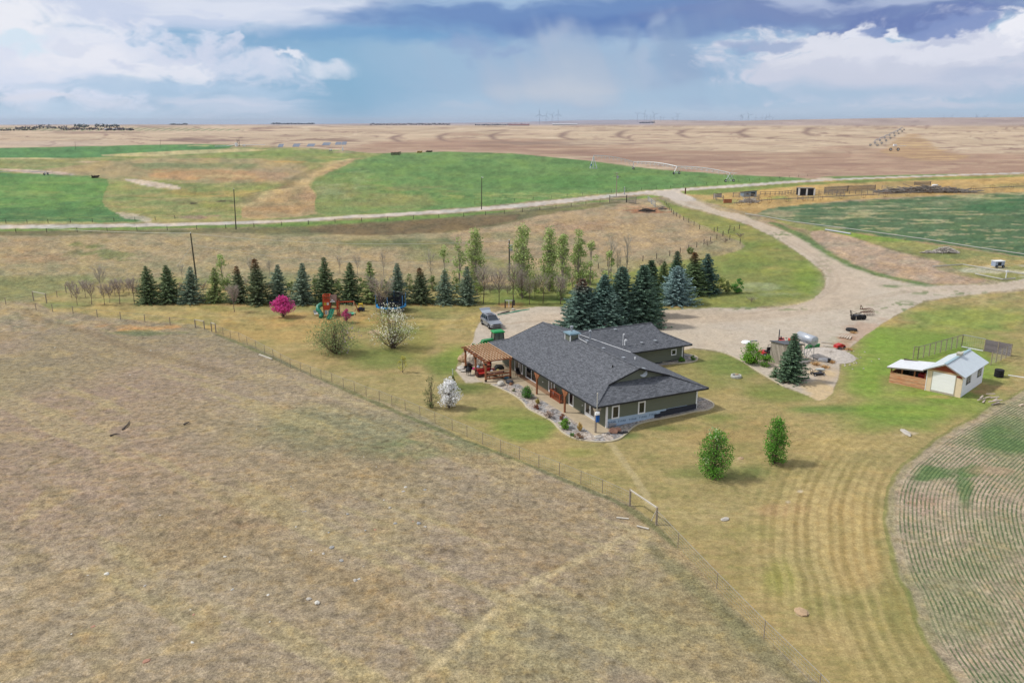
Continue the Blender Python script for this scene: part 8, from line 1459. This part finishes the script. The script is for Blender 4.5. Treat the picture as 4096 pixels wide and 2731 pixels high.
ground_pipe([(3730,1070),(3850,1062),(3990,1085),(4096,1100)], 'pale pipe lying in the rough grass at the right edge', .12, mat('pale_pipe_line', (196,194,186), .6, .05)); ground_pipe([(3900,1100),(4010,1122),(4060,1118)], 'second pale pipe in the rough grass near the right edge', .12, mat('pale_pipe_line', (196,194,186), .6, .05))
c = G(3989,1070); k = mpp(c); R = empty('pump_unit', c, .2, 'pale blue boxed pump engine on wheels at the right edge', 'pump'); MB().bx(-1.1,1.1,-.6,.6,.35,1.35).build('housing', mat('pale_blue_metal', (176,190,214), .5, .06), R); MB().bx(-.5,.3,-.64,-.6,.5,1.2).build('opening', M_('black'), R); MB().box((0,0,1.42),(2.4,1.4,.08)).build('lid', M_('white'), R); wheel(R, (-.8,-.7,.3), .3, .16, axis='y'); wheel(R, (.8,-.7,.3), .3, .16, axis='y')
thing(MB().cyl((0,0,0),(0,0,1.3),.09).box((.1,0,1.35),(.5,.3,.3)), 'standpipe', M_('white'), 'white standpipe with a box head near the right edge', 'standpipe', G(4023,1112))
# red fenceline board, low structures near junction
thing(MB().bx(-.25,.25,-.1,.1,0,2.4), 'rusty_post', M_('rust'), 'thick rusty brown post near the road junction', 'post', G(2741,776))

# ------------------------------------------------------------------ horizon: wind turbines, shelterbelts, farmsteads
def far_point(px_, dist):
    d = _ray(px_, 480); n = math.hypot(d[0], d[1]); x, y = d[0]/n*dist, d[1]/n*dist; return Vector((x, y, float(height(x, y))))
def turbine_mesh():
    t = MB().cyl((0,0,-.35),(0,0,1),.022,.013,8); t.box((0,.0,1.01),(.035,.09,.04)); return t
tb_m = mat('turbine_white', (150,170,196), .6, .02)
first = None; WT = [(2158,458,0),(2184,462,1),(2208,460,2),(2232,457,0),(2549,457,3),(2577,454,1),(2586,467,2),(2602,468,0),(2617,458,4),(2642,468,1),(2654,470,5),(2692,473,2),(2707,465,0),(2711,459,3),(2963,464,1),(2969,464,2),(2995,461,4),(3023,470,0),(3047,470,1),(3061,474,2),(3066,468,5),(3076,464,0),(3090,472,3),(3482,481,1),(3487,481,2),(3773,469,0),(3806,469,1),(3818,474,3),(3851,472,2),(3903,466,5),(3906,470,1),(3919,476,0),(3933,474,4),(3942,467,2),(3993,470,1)]
proto = empty('wind_turbine', (0,0,0), 0, 'x', 'wind turbine', 'wind turbines on the horizon'); turbine_mesh().build('tower', tb_m, proto); m = MB()
for k in range(3):
    a = k*2.0944; m.add([(0,-.06,1.01),(.62*math.sin(a)*.3+.022*math.cos(a),-.06,1.01+.62*math.cos(a)*.3-.022*math.sin(a)),(.62*math.sin(a),-.06,1.01+.62*math.cos(a)),(.62*math.sin(a)*.3-.022*math.cos(a),-.06,1.01+.62*math.cos(a)*.3+.022*math.sin(a)),(0,-.03,1.01),(.62*math.sin(a)*.3+.022*math.cos(a),-.03,1.01+.62*math.cos(a)*.3-.022*math.sin(a)),(.62*math.sin(a),-.05,1.01+.62*math.cos(a)),(.62*math.sin(a)*.3-.022*math.cos(a),-.03,1.01+.62*math.cos(a)*.3+.022*math.sin(a))], [(0,1,2,3),(7,6,5,4),(0,4,5,1),(1,5,6,2),(2,6,7,3),(3,7,4,0)])
blades = m.build('rotor', tb_m, proto)
GRP = {0: 'leftmost group', 1: 'second group', 2: 'third group', 3: 'fourth group, a pair', 4: 'rightmost group'}
cnt = {}
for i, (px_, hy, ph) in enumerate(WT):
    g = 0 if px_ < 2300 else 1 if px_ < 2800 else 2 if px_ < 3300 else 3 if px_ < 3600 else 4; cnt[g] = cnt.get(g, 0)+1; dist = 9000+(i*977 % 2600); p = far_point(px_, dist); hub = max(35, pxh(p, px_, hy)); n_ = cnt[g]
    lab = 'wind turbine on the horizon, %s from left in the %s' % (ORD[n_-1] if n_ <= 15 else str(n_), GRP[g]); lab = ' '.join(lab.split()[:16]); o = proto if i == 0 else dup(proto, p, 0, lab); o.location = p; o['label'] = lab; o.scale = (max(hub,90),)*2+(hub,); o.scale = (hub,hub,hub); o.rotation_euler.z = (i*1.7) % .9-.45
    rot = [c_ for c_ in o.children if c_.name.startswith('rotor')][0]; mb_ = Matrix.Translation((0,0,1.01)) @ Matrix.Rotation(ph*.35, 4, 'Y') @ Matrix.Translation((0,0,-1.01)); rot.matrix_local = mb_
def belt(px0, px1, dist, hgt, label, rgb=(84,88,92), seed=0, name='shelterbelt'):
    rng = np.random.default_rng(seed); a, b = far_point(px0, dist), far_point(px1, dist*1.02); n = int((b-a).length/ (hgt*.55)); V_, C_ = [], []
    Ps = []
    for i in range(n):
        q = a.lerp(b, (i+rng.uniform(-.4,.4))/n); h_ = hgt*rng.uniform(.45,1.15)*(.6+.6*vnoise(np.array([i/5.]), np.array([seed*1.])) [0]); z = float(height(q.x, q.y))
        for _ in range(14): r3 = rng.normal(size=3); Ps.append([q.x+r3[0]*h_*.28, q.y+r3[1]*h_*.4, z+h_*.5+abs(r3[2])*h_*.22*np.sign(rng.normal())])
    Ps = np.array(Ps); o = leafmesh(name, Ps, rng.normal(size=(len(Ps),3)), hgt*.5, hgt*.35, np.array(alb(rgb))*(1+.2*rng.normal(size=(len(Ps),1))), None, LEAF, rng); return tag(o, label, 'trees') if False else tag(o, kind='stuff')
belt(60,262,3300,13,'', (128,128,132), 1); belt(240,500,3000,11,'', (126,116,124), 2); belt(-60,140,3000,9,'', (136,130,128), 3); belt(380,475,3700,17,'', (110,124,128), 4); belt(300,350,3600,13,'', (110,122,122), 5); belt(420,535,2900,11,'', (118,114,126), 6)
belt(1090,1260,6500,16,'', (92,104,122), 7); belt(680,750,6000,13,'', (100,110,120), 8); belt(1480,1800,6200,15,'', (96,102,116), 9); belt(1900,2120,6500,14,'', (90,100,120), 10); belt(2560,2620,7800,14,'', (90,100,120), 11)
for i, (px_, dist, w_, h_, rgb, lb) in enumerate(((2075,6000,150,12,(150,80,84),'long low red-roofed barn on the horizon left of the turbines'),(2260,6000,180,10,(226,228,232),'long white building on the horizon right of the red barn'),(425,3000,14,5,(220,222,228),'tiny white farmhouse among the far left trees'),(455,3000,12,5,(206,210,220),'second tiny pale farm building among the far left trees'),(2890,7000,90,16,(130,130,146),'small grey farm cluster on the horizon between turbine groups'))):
    p = far_point(px_, dist); R = empty('farm_building', p, 0, lb, 'building'); MB().bx(-w_/2,w_/2,-8,8,-3,h_*.6).build('wall', mat('far_wall_%d' % i, (200,196,196) if i != 4 else (140,138,150), .8, .03), R); MB().prism([(-9,h_*.6),(9,h_*.6),(0,h_)], -w_/2-1, w_/2+1, axis='x').build('roof', mat('far_roof_%d' % i, rgb, .7, .03), R)

# ------------------------------------------------------------------ stones, droppings and tufts scattered over the pasture
SM = [M_('stone'), M_('pinkstone'), mat('white_stone', (232,228,216), .9, .08), mat('grey_stone', (178,177,172), .9, .08)]
ST = [(1164,1945,.3,3),(1172,1952,.25,2),(1622,1948,.5,2),(1613,1965,.5,0),(1560,2030,.5,0),(1582,2093,.6,3),(1675,2093,.7,3),(1700,2106,.5,0),(1315,2130,.4,3),(1327,2190,.7,3),(1294,2214,.5,0),(1366,2242,.6,3),(1422,2320,.6,0),(1436,2314,.4,2),(1268,2410,.9,2),(1236,2395,.6,0),(929,2356,.4,2),(900,2225,.4,2),(427,2295,.8,2),(580,2341,.4,0),(586,2644,.7,1),(373,2505,.5,1),(1073,2379,.5,2),(762,2438,.3,2),(775,2457,.4,1),(770,2568,.4,2),(1454,2265,.3,0),(1222,2045,.4,3),(1390,2055,.4,3),(1535,1999,.3,2),(1548,2200,.3,2),(1500,2118,.4,1),(603,1402,.5,2),(1026,1715,.25,2),(1079,2486,.3,2),(285,2535,.3,2),(1212,2046,.3,0),(1652,2085,.3,1),(1184,2106,.3,2),(1245,2200,.3,2),(1462,2120,.35,3),(1700,1958,.5,3),(1455,1826,.25,2),(1505,1866,.25,2),(790,2070,.3,1),(640,2060,.35,0),(520,1500,.4,2),(220,1390,.4,2),(350,2300,.3,0)]
KN = ['pale tan','pinkish','whitish','light grey']; OR3 = ORD+['sixteenth','seventeenth','eighteenth','nineteenth','twentieth','twenty-first','twenty-second','twenty-third','twenty-fourth']
for k in range(4):
    for j, (x, y, s_, _) in enumerate(sorted(t_ for t_ in ST if t_[3] == k)):
        p = G(x, y); s_ = min(s_, .7)*.8; rock(p-Vector((0,0,.04)), s_*.42, s_*.32, s_*.22, 700+k*50+j, SM[k], '%s stone in the dry pasture, %s from left among the %s ones' % (KN[k], OR3[j], KN[k]), 'stone', KN[k]+' stones in the pasture', 'field_stone')
rock(G(2901,2078), .42,.25,.12, 900, M_('stone'), 'flat pale rock showing through the lawn between fence and sapling'); rock(G(3204,2448), .55,.38,.12, 901, M_('tanstone'), 'broad pale flat rock in the lawn near the bottom right'); rock(G(3625,1732), 1.0,.35,.12, 902, M_('stone'), 'long pale rock at the boundary of lawn and green grass near the crop field'); rock(G(2963,1834), .3,.25,.12, 903, M_('tanstone'), 'small tan rock on the lawn between the two saplings')
for i, (x, y, dx_, dy_) in enumerate(((490,1720,28,-34),(735,1700,22,-10),(440,1745,38,-8))): a, b = G(x, y), G(x+dx_, y+dy_); m = MB().tube([Vector((0,0,.08)), (b-a)*.5+Vector((.15,.1,.14)), (b-a)+Vector((0,0,.08))], [.09,.07,.03], 5); o = m.build('dead_branch', M_('darkwood')); o.location = a; tag(o, ['longest dark dead branch lying in the left pasture','short dark dead branch right of the longest one','dark dead branch lying left of the longest one'][i], 'branch')
# ------------------------------------------------------------------ air: faint haze over the far plain
def build_haze():
    m = bpy.data.materials.new('haze'); m.use_nodes = True; nt = m.node_tree; nt.nodes.remove(nt.nodes['Principled BSDF']); v = nt.nodes.new('ShaderNodeVolumePrincipled'); v.inputs['Color'].default_value = (.78,.86,1,1); v.inputs['Density'].default_value = HAZE; v.inputs['Anisotropy'].default_value = .2; nt.links.new(v.outputs[0], nt.nodes['Material Output'].inputs[1])
    o = MB().bx(-45000,45000,-3000,59000,-330,200).build('haze', m); tag(o, kind='stuff'); o.visible_shadow = True
HAZE = 2.0e-5
build_haze()
